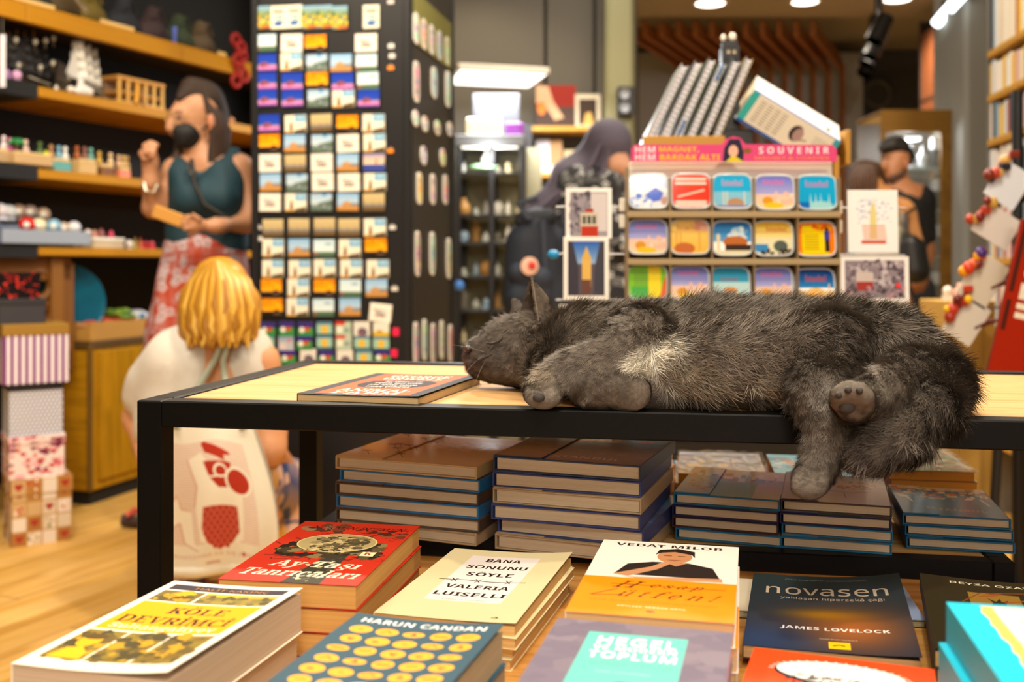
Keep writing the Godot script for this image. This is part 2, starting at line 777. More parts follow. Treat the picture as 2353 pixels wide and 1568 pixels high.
func build_tables() -> void:
	var o := on(313.5, 920.5, TOP_Y)
	fl_corner = Vector3(o.x, 0, o.z)
	var pine := wood("pine", ["b98244", "cf9f62", "dbb079", "d3a56c", "e0b886"], 4, 0.6)
	table("display_table", "black steel table with a pine top under the sleeping grey cat", tab(0, 0, 0), 1.135, 0.50, TOP_Y, 0.030, pine)
	var nr := on(2335, 1295.5, MID_Y)
	var nu := (nr - fl_corner).dot(u_dir)
	var nv := (nr - fl_corner).dot(v_dir)
	table("nested_table", "lower black steel table holding notebooks, nested beneath the cat's table", tab(nu - 0.86, nv, 0), 0.86, 0.46, MID_Y, 0.0245, wood("pine_low", ["c9924c", "dba964", "ecc586", "e0b26e"], 9, 0.4))
	# front table for the paperbacks
	var root := thing("paperback_table", "low wooden table top covered with stacks of paperbacks", "table", tab(0.16, -0.74, 0), -TURN)
	var g := Geo.new()
	grain(g, Vector3(0.45, LOW_Y - 0.011, -0.435), Vector3(0.90, 0.022, 0.87), 0.4)
	part(root, "table_top", g, wood("oak", ["9d6a2c", "b98240", "c99552", "b27b38"], 21, 0.45))
	for c in [[0.04, -0.04], [0.86, -0.04], [0.04, -0.83], [0.86, -0.83]]:
		part(root, "leg", Geo.new().rbox(Vector3(c[0], (LOW_Y - 0.022) / 2, c[1]), Vector3(0.03, LOW_Y - 0.022, 0.03), 0.002), paint("0b0b0d", 0.38, 0.25))


func pages_mat(hex: String, hex2: String) -> StandardMaterial3D:
	var key := "pages" + hex
	if not mats.has(key):
		var p := Pic.new(64, 128, rgb(hex))
		var g := RandomNumberGenerator.new()
		g.seed = hash(hex)
		for y in 128:
			p.rect(0, y, 64, 1, rgb(hex).lerp(rgb(hex2), g.randf() * g.randf()))
		var m := StandardMaterial3D.new()
		m.albedo_texture = p.tex()
		m.roughness = 0.85
		mats[key] = m
	return mats[key]


# front cover curled by lift at the fore edge; corners: extra lift at [bottom fore, top fore]
func curled(w: float, l: float, t: float, lift: Array, sag: float) -> Geo:
	var g := Geo.new()
	var rows := []
	for r in 13:
		var row := []
		var b := 1.0 - r / 12.0
		for k in 13:
			var a := k / 12.0
			var up: float = lerpf(lift[0], lift[1], b) * a * a * a - sag * sin(PI * a) * 0.5
			row.append(Vector3(a * w, t + up, -b * l))
		rows.append(row)
	g.sheet(rows)
	var low := []
	for row in rows:
		var q := []
		for p in row:
			q.append(p - Vector3(0, 0.0005, 0))
		q.reverse()
		low.append(q)
	var inner := Geo.new()
	inner.sheet(low, Vector2(0.01, 0.01), Vector2(0.02, 0.02))
	var base := g.v.size()
	g.v.append_array(inner.v)
	g.n.append_array(inner.n)
	g.t.append_array(inner.t)
	g.c.append_array(inner.c)
	for k in inner.i:
		g.i.append(k + base)
	return g


var book_protos := {}


# one paperback; root at the bottom corner where spine meets foot
func paperback(key: String, called: String, label: String, group: String, where: Vector3, turn: float, w: float, l: float, t: float, cover: Material, side: String, pages: Array, lift := [0.0, 0.0], sag := 0.0) -> Node3D:
	if book_protos.has(key):
		return copy(book_protos[key], where, turn, label, group)
	var root := thing(called, label, "book", where, turn, group)
	part(root, "front_cover", curled(w, l, t, lift, sag), cover)
	part(root, "back_cover", Geo.new().box(Vector3(w / 2, 0.0003, -l / 2), Vector3(w, 0.0006, l)), paint(side, 0.45))
	part(root, "spine", Geo.new().rbox(Vector3(0.0004, t / 2, -l / 2), Vector3(0.0009, t - 0.0004, l), 0.0003), paint(side, 0.45))
	var b := Geo.new()
	grain(b, Vector3(w / 2 - 0.0002, t / 2 - sag * 0.25, -l / 2), Vector3(w - 0.0022, t - 0.0014 - sag * 0.5, l - 0.0018), 0.02)
	part(root, "page_block", b, pages_mat(pages[0], pages[1]))
	book_protos[key] = root
	return root


# a stack given by the pixels of its top cover: foot corner at the spine and head corner at the spine
func stack(key: String, called: String, labels: Array, group: String, bl: Array, tl: Array, w: float, top_y: float, t: float, count: int, cover: Material, side: String, pages: Array, lift := [0.0, 0.0], sag := 0.0, slip := 0.004) -> void:
	var a := on(bl[0], bl[1], top_y)
	var b := on(tl[0], tl[1], top_y)
	var l := a.distance_to(b)
	var d := (b - a).normalized()
	var turn := atan2(-d.x, -d.z)
	var y := top_y
	for k in count:
		y -= t
		var jit := Vector3.ZERO if k == 0 else Vector3(rng.randf_range(-1, 1), 0, rng.randf_range(-1, 1)) * slip
		paperback(key, called, labels[mini(k, labels.size() - 1)], group, Vector3(a.x, y, a.z) + jit, turn + (0.0 if k == 0 else rng.randf_range(-0.02, 0.02)), w, l, t, cover, side, pages, lift if k == 0 else [0.0, 0.0], sag)
		if k == 0 and (lift[0] != 0.0 or lift[1] != 0.0 or sag != 0.0):
			book_protos.erase(key)
			lift = [0.0, 0.0]


func build_front_books() -> void:
	var cream := ["d9bd94", "a98a5f"]
	var white := ["e2d3bb", "b7a184"]
	# slave revolutionary: cream frame, photographs in orange duotone
	var p := Pic.new(600, 900, rgb("f3eede"))
	p.rect(38, 38, 524, 60, rgb("3a3340"))
	p.lettering("HALİT KAKINÇ", sans, 320, 68, 36, rgb("c98a3a"), 330)
	p.rect(38, 112, 190, 120, rgb("7a6a2a"))
	p.blots(Rect2(60, 125, 140, 90), [rgb("e9ae22"), rgb("5d5128"), rgb("c2921f")], 26, 26, rng)
	p.rect(240, 112, 322, 120, rgb("8a7a3c"))
	p.rect(240, 112, 322, 34, rgb("f0b41c"))
	p.blots(Rect2(250, 150, 300, 75), [rgb("6f6436"), rgb("5b5330"), rgb("a08a3c")], 34, 24, rng)
	p.rect(38, 246, 524, 300, rgb("ffae0c"))
	p.lettering("KÖLE", serif_bold, 330, 312, 84, rgb("3b1d14"), 250)
	p.lettering("DEVRİMCİ", serif_bold, 300, 420, 90, rgb("3b1d14"), 470)
	p.lettering("Sultangaliyev", serif_bold, 300, 508, 58, rgb("fdf3d6"), 440)
	for k in 3:
		var x0 := 38 + k * 178
		p.rect(x0, 562, 168, 262, rgb("8f7a2c"))
		p.blots(Rect2(x0 + 14, 575, 140, 236), [rgb("6b5a2b"), rgb("4f4626"), rgb("c79a22"), rgb("7d6528")], 46, 30, rng)
	p.ell(118, 660, 42, 56, rgb("f2b418"))
	p.poly([Vector2(60, 815), Vector2(80, 730), Vector2(130, 712), Vector2(180, 760), Vector2(196, 815)], rgb("f6bb1a"))
	p.ell(112, 622, 50, 26, rgb("5d4a22"))
	var k1 := print_on(p, 0.35)
	stack("kole", "paperback", ["thick paperback with cream frame, orange title panel and photos, topmost of its stack", "thick paperback under the cream-framed orange-titled one"], "thick cream-framed paperbacks", [25, 1525], [400, 1335], 0.129, LOW_Y + 0.070, 0.0348, 2, k1, "efe6d2", ["d3c0a8", "a58d72"], [0.007, 0.004], 0.0, 0.003)
	# red book with a moon
	p = Pic.new(600, 930, rgb("bf2f1b"))
	for k in 60:
		var a := Vector2(rng.randf_range(0, 600), rng.randf_range(60, 620))
		p.path([a, a + Vector2(rng.randf_range(-60, 60), rng.randf_range(-30, 30)), a + Vector2(rng.randf_range(-110, 110), rng.randf_range(-50, 50))], rng.randf_range(2, 6), rgb("3a1712"))
	p.blots(Rect2(330, 120, 250, 120), [rgb("6a3020"), rgb("7a4a30"), rgb("4c1c14")], 30, 24, rng)
	p.blots(Rect2(40, 40, 200, 120), [rgb("8b6a4a"), rgb("4a2a20"), rgb("6a3a28")], 18, 30, rng)
	p.blots(Rect2(80, 330, 460, 230), [rgb("2a221a"), rgb("3a3222"), rgb("56492e"), rgb("1c1812"), rgb("7e7048")], 130, 34, rng)
	p.poly([Vector2(330, 540), Vector2(420, 540), Vector2(440, 930), Vector2(270, 930)], rgb("38362c"))
	p.blots(Rect2(280, 560, 150, 350), [rgb("8a8660"), rgb("4c4a38"), rgb("c9c494")], 34, 14, rng)
	p.ell(300, 350, 190, 150, rgb("cdbd86"))
	p.ell(300, 350, 182, 143, rgb("a89868"))
	p.blots(Rect2(190, 250, 240, 190), [rgb("7a6c4a"), rgb("5a5038"), rgb("bcac7a"), rgb("8c7e58"), rgb("4a4230")], 90, 24, rng)
	p.blots(Rect2(330, 280, 120, 100), [rgb("4a4230"), rgb("5a5038")], 22, 18, rng)
	p.blots(Rect2(200, 430, 200, 60), [rgb("3a3424"), rgb("caba84")], 26, 14, rng)
	p.lettering("NERMİN BEZMEN", serif, 320, 92, 62, rgb("36100c"), 470, 0.25)
	p.rect(468, 470, 64, 62, rgb("e9dcae"))
	p.lettering("K", serif_bold, 500, 494, 34, rgb("8e2417"), 40)
	p.lettering("Ay Taşı", serif_bold, 330, 690, 108, rgb("f5edcb"), 400, 0.3)
	p.lettering("Tanrıçaları", serif_bold, 306, 812, 118, rgb("f5edcb"), 520, 0.3)
	stack("moon", "paperback", ["red paperback with a big pale moon on its cover, topmost of its stack", "red-covered paperback in the middle of the moon book stack", "lowest red-covered paperback of the moon book stack"], "red moon paperbacks", [500, 1331], [702, 1198], 0.134, EYE - 0.290, 0.0222, 3, print_on(p, 0.34), "a32d1c", ["d8a75e", "b07f3c"], [0.0, 0.0], 0.0, 0.002)
	# cream book with a white label
	p = Pic.new(600, 900, rgb("e4d8ab"))
	p.rect(130, 90, 340, 610, rgb("f1eae6"))
	for s in [["BANA", 150, 170], ["SONUNU", 250, 290], ["SÖYLE", 345, 215], ["VALERIA", 520, 290], ["LUISELLI", 615, 320]]:
		p.lettering(s[0], sans_bold, 305, s[1], 62 if s[0] == "SÖYLE" else 46, rgb("2c1a18"), s[2])
	p.path([Vector2(100, 445), Vector2(230, 436), Vector2(360, 448), Vector2(500, 440)], 7, rgb("33251c"))
	for x in [170, 280, 420]:
		p.path([Vector2(x - 16, 420), Vector2(x + 12, 460)], 5, rgb("33251c"))
		p.path([Vector2(x + 14, 420), Vector2(x - 10, 462)], 5, rgb("33251c"))
	p.lettering("ÇEVİREN: SEDA ERSAVCI", sans, 300, 680, 12, rgb("6a5a52"), 190)
	p.path([Vector2(486, 856), Vector2(500, 845), Vector2(512, 858)], 6, rgb("4a3620"))
	p.path([Vector2(498, 866), Vector2(512, 850)], 5, rgb("4a3620"))
	stack("bana", "paperback", ["slim cream paperback with a white label and barbed wire, topmost of its stack", "slim cream paperback directly under the barbed wire cover", "third slim cream paperback down in its stack", "lowest slim cream paperback, resting on the wood"], "slim cream paperbacks", [858, 1408], [1045, 1260], 0.136, LOW_Y + 0.0392, 0.0098, 4, print_on(p, 0.32), "e9dcb4", ["ddb878", "b98c4a"], [0.003, 0.006], 0.0, 0.004)
	# restaurant book: man with crossed arms over an orange panel
	p = Pic.new(600, 930, rgb("e9dfd6"))
	p.lettering("VEDAT MİLOR", sans_bold, 300, 48, 52, rgb("2a1d1c"), 470)
	p.poly([Vector2(110, 470), Vector2(150, 330), Vector2(250, 285), Vector2(400, 280), Vector2(500, 330), Vector2(535, 470)], rgb("2a2220"))
	p.poly([Vector2(300, 285), Vector2(350, 330), Vector2(390, 285)], rgb("b9835c"))
	p.ell(335, 200, 74, 92, rgb("b98259"))
	p.poly([Vector2(252, 185), Vector2(262, 110), Vector2(340, 78), Vector2(415, 115), Vector2(420, 200), Vector2(404, 160), Vector2(330, 130), Vector2(275, 150)], rgb("241a16"))
	p.rect(288, 185, 34, 8, rgb("3a2418"))
	p.rect(348, 185, 34, 8, rgb("3a2418"))
	p.poly([Vector2(300, 245), Vector2(370, 242), Vector2(340, 262)], rgb("8a5038"))
	p.poly([Vector2(105, 470), Vector2(250, 350), Vector2(300, 270), Vector2(330, 290), Vector2(280, 380), Vector2(170, 490)], rgb("c08a62"))
	p.poly([Vector2(150, 500), Vector2(540, 455), Vector2(545, 500), Vector2(240, 520)], rgb("c4906a"))
	p.rect(0, 512, 600, 418, rgb("fb8d0e"))
	p.path([Vector2(120, 592), Vector2(560, 590)], 5, rgb("3a2410"))
	for s in [["H", 190, 590, 80], ["e s a p", 370, 600, 54]]:
		p.lettering(s[0], serif, s[1], s[2], s[3], rgb("2c1a10"), 0.0, 0.6)
	p.path([Vector2(150, 650), Vector2(60, 730), Vector2(180, 715)], 6, rgb("3a2410"))
	p.lettering("ü t f e n !", serif, 350, 690, 76, rgb("2c1a10"), 360, 0.6)
	p.lettering("MEKÂN, DENGELİ VE LEZZETLİ BİR YAŞAMIN PEŞİNDE", sans, 300, 780, 18, rgb("c05a10"), 470)
	p.lettering("SÖYLEŞİ: BERRAK KAYA", sans_bold, 300, 830, 18, rgb("f7e2c6"), 250)
	p.ell(300, 872, 16, 10, rgb("a04a10"))
	stack("vedat", "paperback", ["white and orange paperback with a man in a black shirt, topmost of its stack", "paperback just below the man in the black shirt", "third paperback down in the black-shirt stack", "lowest paperback of the black-shirt stack"], "white and orange paperbacks", [1298, 1405], [1388, 1240], 0.134, EYE - 0.278, 0.0196, 4, print_on(p, 0.3), "efe8e0", ["d9b583", "b08a58"], [0.0, 0.0], 0.0, 0.003)
	# blue book with yellow discs
	p = Pic.new(600, 930, rgb("1f4a5e"))
	p.lettering("HARUN CANDAN", sans_bold, 300, 70, 50, rgb("eef0ee"), 500)
	for r in 6:
		for k in 5:
			var cxx := 86 + k * 106 + (0 if r % 2 == 0 else 4)
			var cyy := 180 + r * 112
			var q := [Vector2(45, 43), Vector2(40, 42), Vector2(43, 30), Vector2(45, 40)][(r * 5 + k * 3) % 4] as Vector2
			p.ell(cxx, cyy, q.x, q.y, rgb("fdb813"), rng.randf_range(-0.2, 0.2))
			p.ell(cxx, cyy, q.x * 0.9, q.y * 0.9, rgb("f7a814"))
			var dk := rgb("6b4a1c")
			match (r * 5 + k) % 7:
				0: p.ell(cxx, cyy, 12, 10, rgb("d98e12"))
				1: p.path([Vector2(cxx - 22, cyy + 10), Vector2(cxx, cyy - 14), Vector2(cxx + 20, cyy + 8)], 6, dk)
				2: p.poly([Vector2(cxx, cyy - 22), Vector2(cxx + 14, cyy + 10), Vector2(cxx - 14, cyy + 10)], rgb("4a3a2c"))
				3: p.rect(cxx - 26, cyy - 6, 52, 12, rgb("8a5c18"))
				4: p.path([Vector2(cxx - 20, cyy), Vector2(cxx + 18, cyy - 10)], 7, dk)
				5: p.poly([Vector2(cxx - 18, cyy - 8), Vector2(cxx + 18, cyy - 8), Vector2(cxx, cyy + 18)], rgb("4a3a2c"))
				6: p.ell(cxx - 8, cyy + 4, 14, 8, dk)
	p.lettering("SONSUZLUĞUN ÜLKESİ", sans_bold, 300, 850, 46, rgb("eef0ee"), 500)
	stack("harun", "paperback", ["dark blue paperback patterned with yellow discs, topmost of its stack", "dark blue paperback under the yellow disc cover", "lowest dark blue paperback of the yellow disc stack"], "blue paperbacks with yellow discs", [572, 1598], [822, 1408], 0.1216, EYE - 0.275, 0.0268, 3, print_on(p, 0.45), "26485a", ["d9bd94", "b3926a"], [0.003, 0.003], 0.003, 0.006)
	# purple book with a turquoise panel
	p = Pic.new(600, 930, rgb("6f6478"))
	p.blots(Rect2(0, 0, 600, 930), [rgb("74687a"), rgb("695f74"), rgb("7a6f80"), rgb("665c72")], 90, 80, rng)
	p.rect(130, 130, 330, 560, rgb("5cbcb4"))
	p.lettering("HEGEL", sans_bold, 300, 215, 92, rgb("f0f1e6"), 260)
	p.lettering("VE MODERN", sans_bold, 300, 295, 44, rgb("f0f1e6"), 270)
	p.lettering("TOPLUM", sans_bold, 300, 370, 72, rgb("f0f1e6"), 280)
	p.lettering("CHARLES TAYLOR", sans, 296, 460, 34, rgb("4a9a96"), 280)
	p.lettering("ÇEVİREN: ÇETİN TÜRKYILMAZ", sans, 290, 540, 16, rgb("d2ece6"), 170)
	p.ell(300, 640, 26, 14, rgb("3a7c80"))
	stack("hegel", "paperback", ["mauve paperback with a turquoise title panel, topmost of its stack", "mauve paperback under the turquoise-panelled cover", "third mauve paperback down in its stack", "lowest mauve paperback, on the wooden table"], "mauve paperbacks", [1155, 1622], [1283, 1420], 0.135, EYE - 0.277, 0.0198, 4, print_on(p, 0.38), "5c5268", ["dcc3b4", "b99c8e"], [0.0, 0.0], 0.0, 0.004)
	# tan thin book that lies under the dark one
	var tan_a := on(1692, 1403, LOW_Y + 0.008)
	var tan_b := on(2126, 1424, LOW_Y + 0.008)
	p = Pic.new(512, 256, rgb("c9a25c"))
	p.rect(430, 0, 26, 256, rgb("ece6da"))
	p.rect(456, 0, 56, 256, rgb("9fb4dc"))
	p.rect(0, 0, 60, 256, rgb("e2d6bb"))
	var tw := tan_a.distance_to(tan_b)
	paperback("tan", "thin_book", "thin tan book with a pale blue edge lying under the dark night-sky paperback", "", Vector3(tan_a.x, LOW_Y, tan_a.z), -TURN, tw, 0.105, 0.008, print_on(p, 0.5), "1b1a1c", ["b9b192", "8a8468"])
	# dark cover with a nebula
	p = Pic.new(600, 880, rgb("2a3a3a"))
	for y in 880:
		for x in 60:
			var fx := x / 60.0
			var fy := y / 880.0
			var c := rgb("28383a").lerp(rgb("2c3040"), clampf(fy * 1.2, 0, 1))
			var neb := exp(-pow((fx - 0.62) / 0.32, 2) - pow((fy - 0.72) / 0.24, 2))
			c = c.lerp(rgb("a8602a"), neb * 0.95)
			c = c.lerp(rgb("b07a14"), exp(-pow((fx - 0.48) / 0.22, 2) - pow((fy - 0.56) / 0.06, 2)) * 0.8)
			c = c.lerp(rgb("2a4068"), exp(-pow((fx - 0.1) / 0.3, 2) - pow((fy - 0.92) / 0.2, 2)) * 0.8)
			p.rect(x * 10, y, 10, 1, c)
	p.lettering("Gaia teorisinin yaratıcısından", serif, 300, 60, 24, rgb("8a9088"), 330, 0.3)
	p.lettering("novasen", sans, 300, 215, 92, rgb("c9b69e"), 480)
	p.lettering("yaklaşan hiperzekâ çağı", sans, 320, 308, 40, rgb("c9b69e"), 400)
	p.lettering("JAMES LOVELOCK", sans_bold, 320, 655, 40, rgb("f3f0ea"), 390)
	p.lettering("Önsöz: Bryan Appleyard", sans, 330, 752, 16, rgb("d9c8a8"), 130)
	p.rect(296, 778, 74, 66, rgb("f6c713"))
	p.path([Vector2(312, 815), Vector2(334, 804), Vector2(352, 814)], 7, rgb("4a3a10"))
	stack("nova", "paperback", ["dark paperback with an orange nebula glow and lifted cover corner"], "", [1706, 1482], [1732, 1317], 0.150, EYE - 0.337, 0.0118, 1, print_on(p, 0.45), "2c2f48", ["c9a578", "a08050"], [0.004, 0.012], 0.0)
	# orange-red cover with a round plate of pins
	p = Pic.new(600, 900, rgb("ff4f1c"))
	for k in 22:
		var a := PI + PI * k / 21.0
		var d := Vector2(cos(a), sin(a) * 0.8)
		p.line(Vector2(300, 260) + d * 180, Vector2(300, 260) + d * 232, 8, rgb("f7e4da"))
	p.ell(300, 260, 215, 168, rgb("2c2628"))
	p.ell(300, 238, 208, 150, rgb("f5f2ee"))
	for k in 30:
		p.path([Vector2(300, 240) + Vector2(rng.randf_range(-150, 150), rng.randf_range(-90, 70)), Vector2(300, 240) + Vector2(rng.randf_range(-150, 150), rng.randf_range(-90, 70))].slice(0, 1) + [Vector2(300, 240)].slice(0, 0), 3, rgb("a8a2a0"))
	for k in 46:
		var q := Vector2(300, 236) + Vector2(rng.randf_range(-160, 160), rng.randf_range(-100, 70))
		p.line(q, q + Vector2(rng.randf_range(-12, 12), rng.randf_range(-8, 8)), 4, rgb("b0a9a6"))
	p.blots(Rect2(130, 300, 340, 120), [rgb("1c181a"), rgb("3a3436"), rgb("8a8486")], 160, 9, rng)
	stack("red", "paperback", ["bright orange-red paperback with a white round plate, topmost of its stack", "orange-red paperback under the white plate cover", "lowest orange-red paperback of the plate stack"], "orange-red paperbacks", [1682, 1640], [1733, 1488], 0.136, EYE - 0.31, 0.0155, 3, print_on(p, 0.35), "f0501f", ["d0a878", "a88050"], [0.002, 0.0], 0.0, 0.002)
	# dark green-brown cover with feathers
	p = Pic.new(600, 930, rgb("2b2718"))
	p.lettering("BEYZA ÖZAYDIN", sans, 330, 70, 34, rgb("efe8c8"), 420)
	p.rect(180, 190, 200, 210, rgb("8a6a2a"))
	p.poly([Vector2(250, 400), Vector2(268, 300), Vector2(250, 250), Vector2(282, 290), Vector2(300, 245), Vector2(304, 292), Vector2(330, 262), Vector2(318, 318), Vector2(312, 400)], rgb("2a2312"))
	for k in 12:
		var a := Vector2(rng.randf_range(60, 560), rng.randf_range(110, 760))
		p.path([a, a + Vector2(50, -24), a + Vector2(78, -44)], 12, rgb("8f4a24"))
	p.path([Vector2(150, 330), Vector2(230, 190), Vector2(400, 150), Vector2(560, 180)], 8, rgb("7a4420"))
	stack("beyza", "paperback", ["dark brown paperback with rust feathers and gilt name, topmost of its stack", "dark paperback under the feathered one", "lowest dark paperback of the feather stack"], "dark feather paperbacks", [2147, 1490], [2113, 1317], 0.134, EYE - 0.31, 0.0155, 3, print_on(p, 0.45), "3a3430", ["c2a062", "96783f"], [0.0, 0.0], 0.004, 0.003)
	# cyan hardcover-like stack with a torn-edged picture
	p = Pic.new(600, 900, rgb("00bfe0"))
	var edge := []
	for k in 31:
		edge.append(Vector2(92 + rng.randf_range(-6, 6), 30 + k * 28))
	p.poly(edge + [Vector2(600, 870), Vector2(600, 24), Vector2(110, 26)], rgb("efb45e"))
	p.poly([Vector2(130, 40), Vector2(590, 40), Vector2(590, 860), Vector2(130, 860)], rgb("eef0ec"))
	p.lettering("IOLA", sans, 330, 90, 56, rgb("c9d2cc"), 240)
	p.lettering("SÖYLE", serif, 340, 190, 56, rgb("9a4a30"), 330)
	p.lettering("SUS", serif, 420, 280, 50, rgb("9a4a30"), 160)
	p.rect(130, 330, 460, 90, rgb("d5dfea"))
	p.rect(130, 400, 460, 22, rgb("8d9cc2"))
	p.ell(235, 400, 16, 14, rgb("4a3430"))
	p.rect(130, 422, 460, 130, rgb("e3e8e8"))
	p.blots(Rect2(140, 560, 440, 160), [rgb("8aa04a"), rgb("6a7a3a"), rgb("b7c089"), rgb("53602f")], 120, 26, rng)
	p.blots(Rect2(180, 640, 380, 80), [rgb("4a3c30"), rgb("6a5238")], 40, 22, rng)
	p.rect(130, 724, 460, 136, rgb("d69a58"))
	p.poly([Vector2(260, 860), Vector2(290, 760), Vector2(320, 860)], rgb("f4ece0"))
	var ca := on(2174, 1384, EYE - 0.24)
	for k in 4:
		var off := Vector3.ZERO if k == 0 else Vector3(-0.006 + rng.randf_range(-0.002, 0.002), 0, 0.0)
		paperback("cyan", "paperback", ["bright cyan book with a torn-edged beach picture, topmost of its stack", "cyan-spined book jutting out under the beach picture cover", "third cyan book down in its stack", "lowest cyan book of the beach stack"][k], "cyan books", Vector3(ca.x, EYE - 0.24 - 0.0288 * (k + 1), ca.z) + off + Vector3(-0.0278, 0, 0.1575), -0.175, 0.134, 0.16, 0.0288, print_on(p, 0.35) if k == 0 else null, "0aa3bd", ["cbb48a", "a68f60"], [0.0, 0.0])
	# red and black novella on the table by the cat's chin
	p = Pic.new(600, 880, rgb("3c4049"))
	p.rect(66, 30, 470, 800, rgb("f4653d"))
	p.lettering("GEORGE", serif_bold, 305, 110, 84, rgb("f8ede6"), 330)
	p.lettering("ORWELL", serif_bold, 305, 215, 84, rgb("f8ede6"), 330)
	p.poly([Vector2(110, 470), Vector2(130, 330), Vector2(190, 300), Vector2(330, 255), Vector2(430, 280), Vector2(500, 380), Vector2(480, 520), Vector2(400, 590), Vector2(160, 580)], rgb("33363e"))
	for s in [["ALL ANIMALS ARE", 330, 200], ["EQUAL BUT SOME", 400, 250], ["ARE MORE EQUAL", 470, 260], ["THAN OTHERS", 540, 230]]:
		p.lettering(s[0], sans_bold, 300, s[1], 40, rgb("f8ede6"), s[2])
	p.lettering("ANIMAL", serif_bold, 300, 680, 86, rgb("f8ede6"), 370)
	p.lettering("FARM", serif_bold, 300, 780, 72, rgb("f8ede6"), 340)
	p.lettering("A FAIRY STORY", sans, 290, 856, 24, rgb("d6d6d6"), 110)
	stack("farm", "paperback", ["red and black paperback lying on the pine top beneath the cat's chin"], "", [682, 904], [866, 857.5], 0.150, TOP_Y + 0.0075, 0.0105, 1, print_on(p, 0.6), "33363e", ["c9ac7c", "9c7c4c"], [0.0015, 0.0015], 0.0012)


# hardcover notebook with a magnetic flap: closed ends at both sides, pages on show in front
func notebook(key: String, label: String, group: String, where: Vector3, turn: float, w: float, l: float, t: float, cover: Material, side: String, pages: Array) -> Node3D:
	if book_protos.has(key):
		return copy(book_protos[key], where, turn, label, group)
	var root := thing("notebook", label, "notebook", where, turn, group)
	var b := 0.0018
	var sm := paint(side, 0.4)
	part(root, "bottom_board", Geo.new().rbox(Vector3(w / 2, b / 2, -l / 2), Vector3(w, b, l), 0.0005), sm)
	var top := Geo.new()
	top.rbox(Vector3(w / 2, t - b / 2 - 0.0006, -l / 2), Vector3(w - 0.001, b, l), 0.0005)
	part(root, "front_board", top, sm)
	var pr := Geo.new()
	pr.sheet([[Vector3(w * 0.34, t - 0.0004, -l + 0.001), Vector3(w - 0.001, t - 0.0004, -l + 0.001)], [Vector3(w * 0.34, t - 0.0004, -0.001), Vector3(w - 0.001, t - 0.0004, -0.001)]], Vector2(0.34, 0), Vector2(1, 1))
	part(root, "front_print", pr, cover)
	part(root, "spine", Geo.new().rbox(Vector3(w - b / 2, t / 2, -l / 2), Vector3(b, t - 0.0008, l), 0.0006), sm)
	var fl := part(root, "flap", Geo.new().rbox(Vector3(b / 2 - 0.0008, t / 2, -l / 2), Vector3(b, t + 0.0006, l), 0.0006).rbox(Vector3(w * 0.17, t + 0.0005, -l / 2), Vector3(w * 0.34, 0.0014, l), 0.0004), sm)
	var fp := Geo.new()
	fp.sheet([[Vector3(0.0005, t + 0.0013, -l + 0.001), Vector3(w * 0.34, t + 0.0013, -l + 0.001)], [Vector3(0.0005, t + 0.0013, -0.001), Vector3(w * 0.34, t + 0.0013, -0.001)]], Vector2(0, 0), Vector2(0.34, 1))
	part(fl, "flap_print", fp, cover)
	var pg := Geo.new()
	grain(pg, Vector3(w / 2 + 0.0008, t / 2, -l / 2), Vector3(w - 2 * b - 0.002, t - 2 * b - 0.0008, l - 0.006), 0.02)
	part(root, "page_block", pg, pages_mat(pages[0], pages[1]))
	book_protos[key] = root
	return root


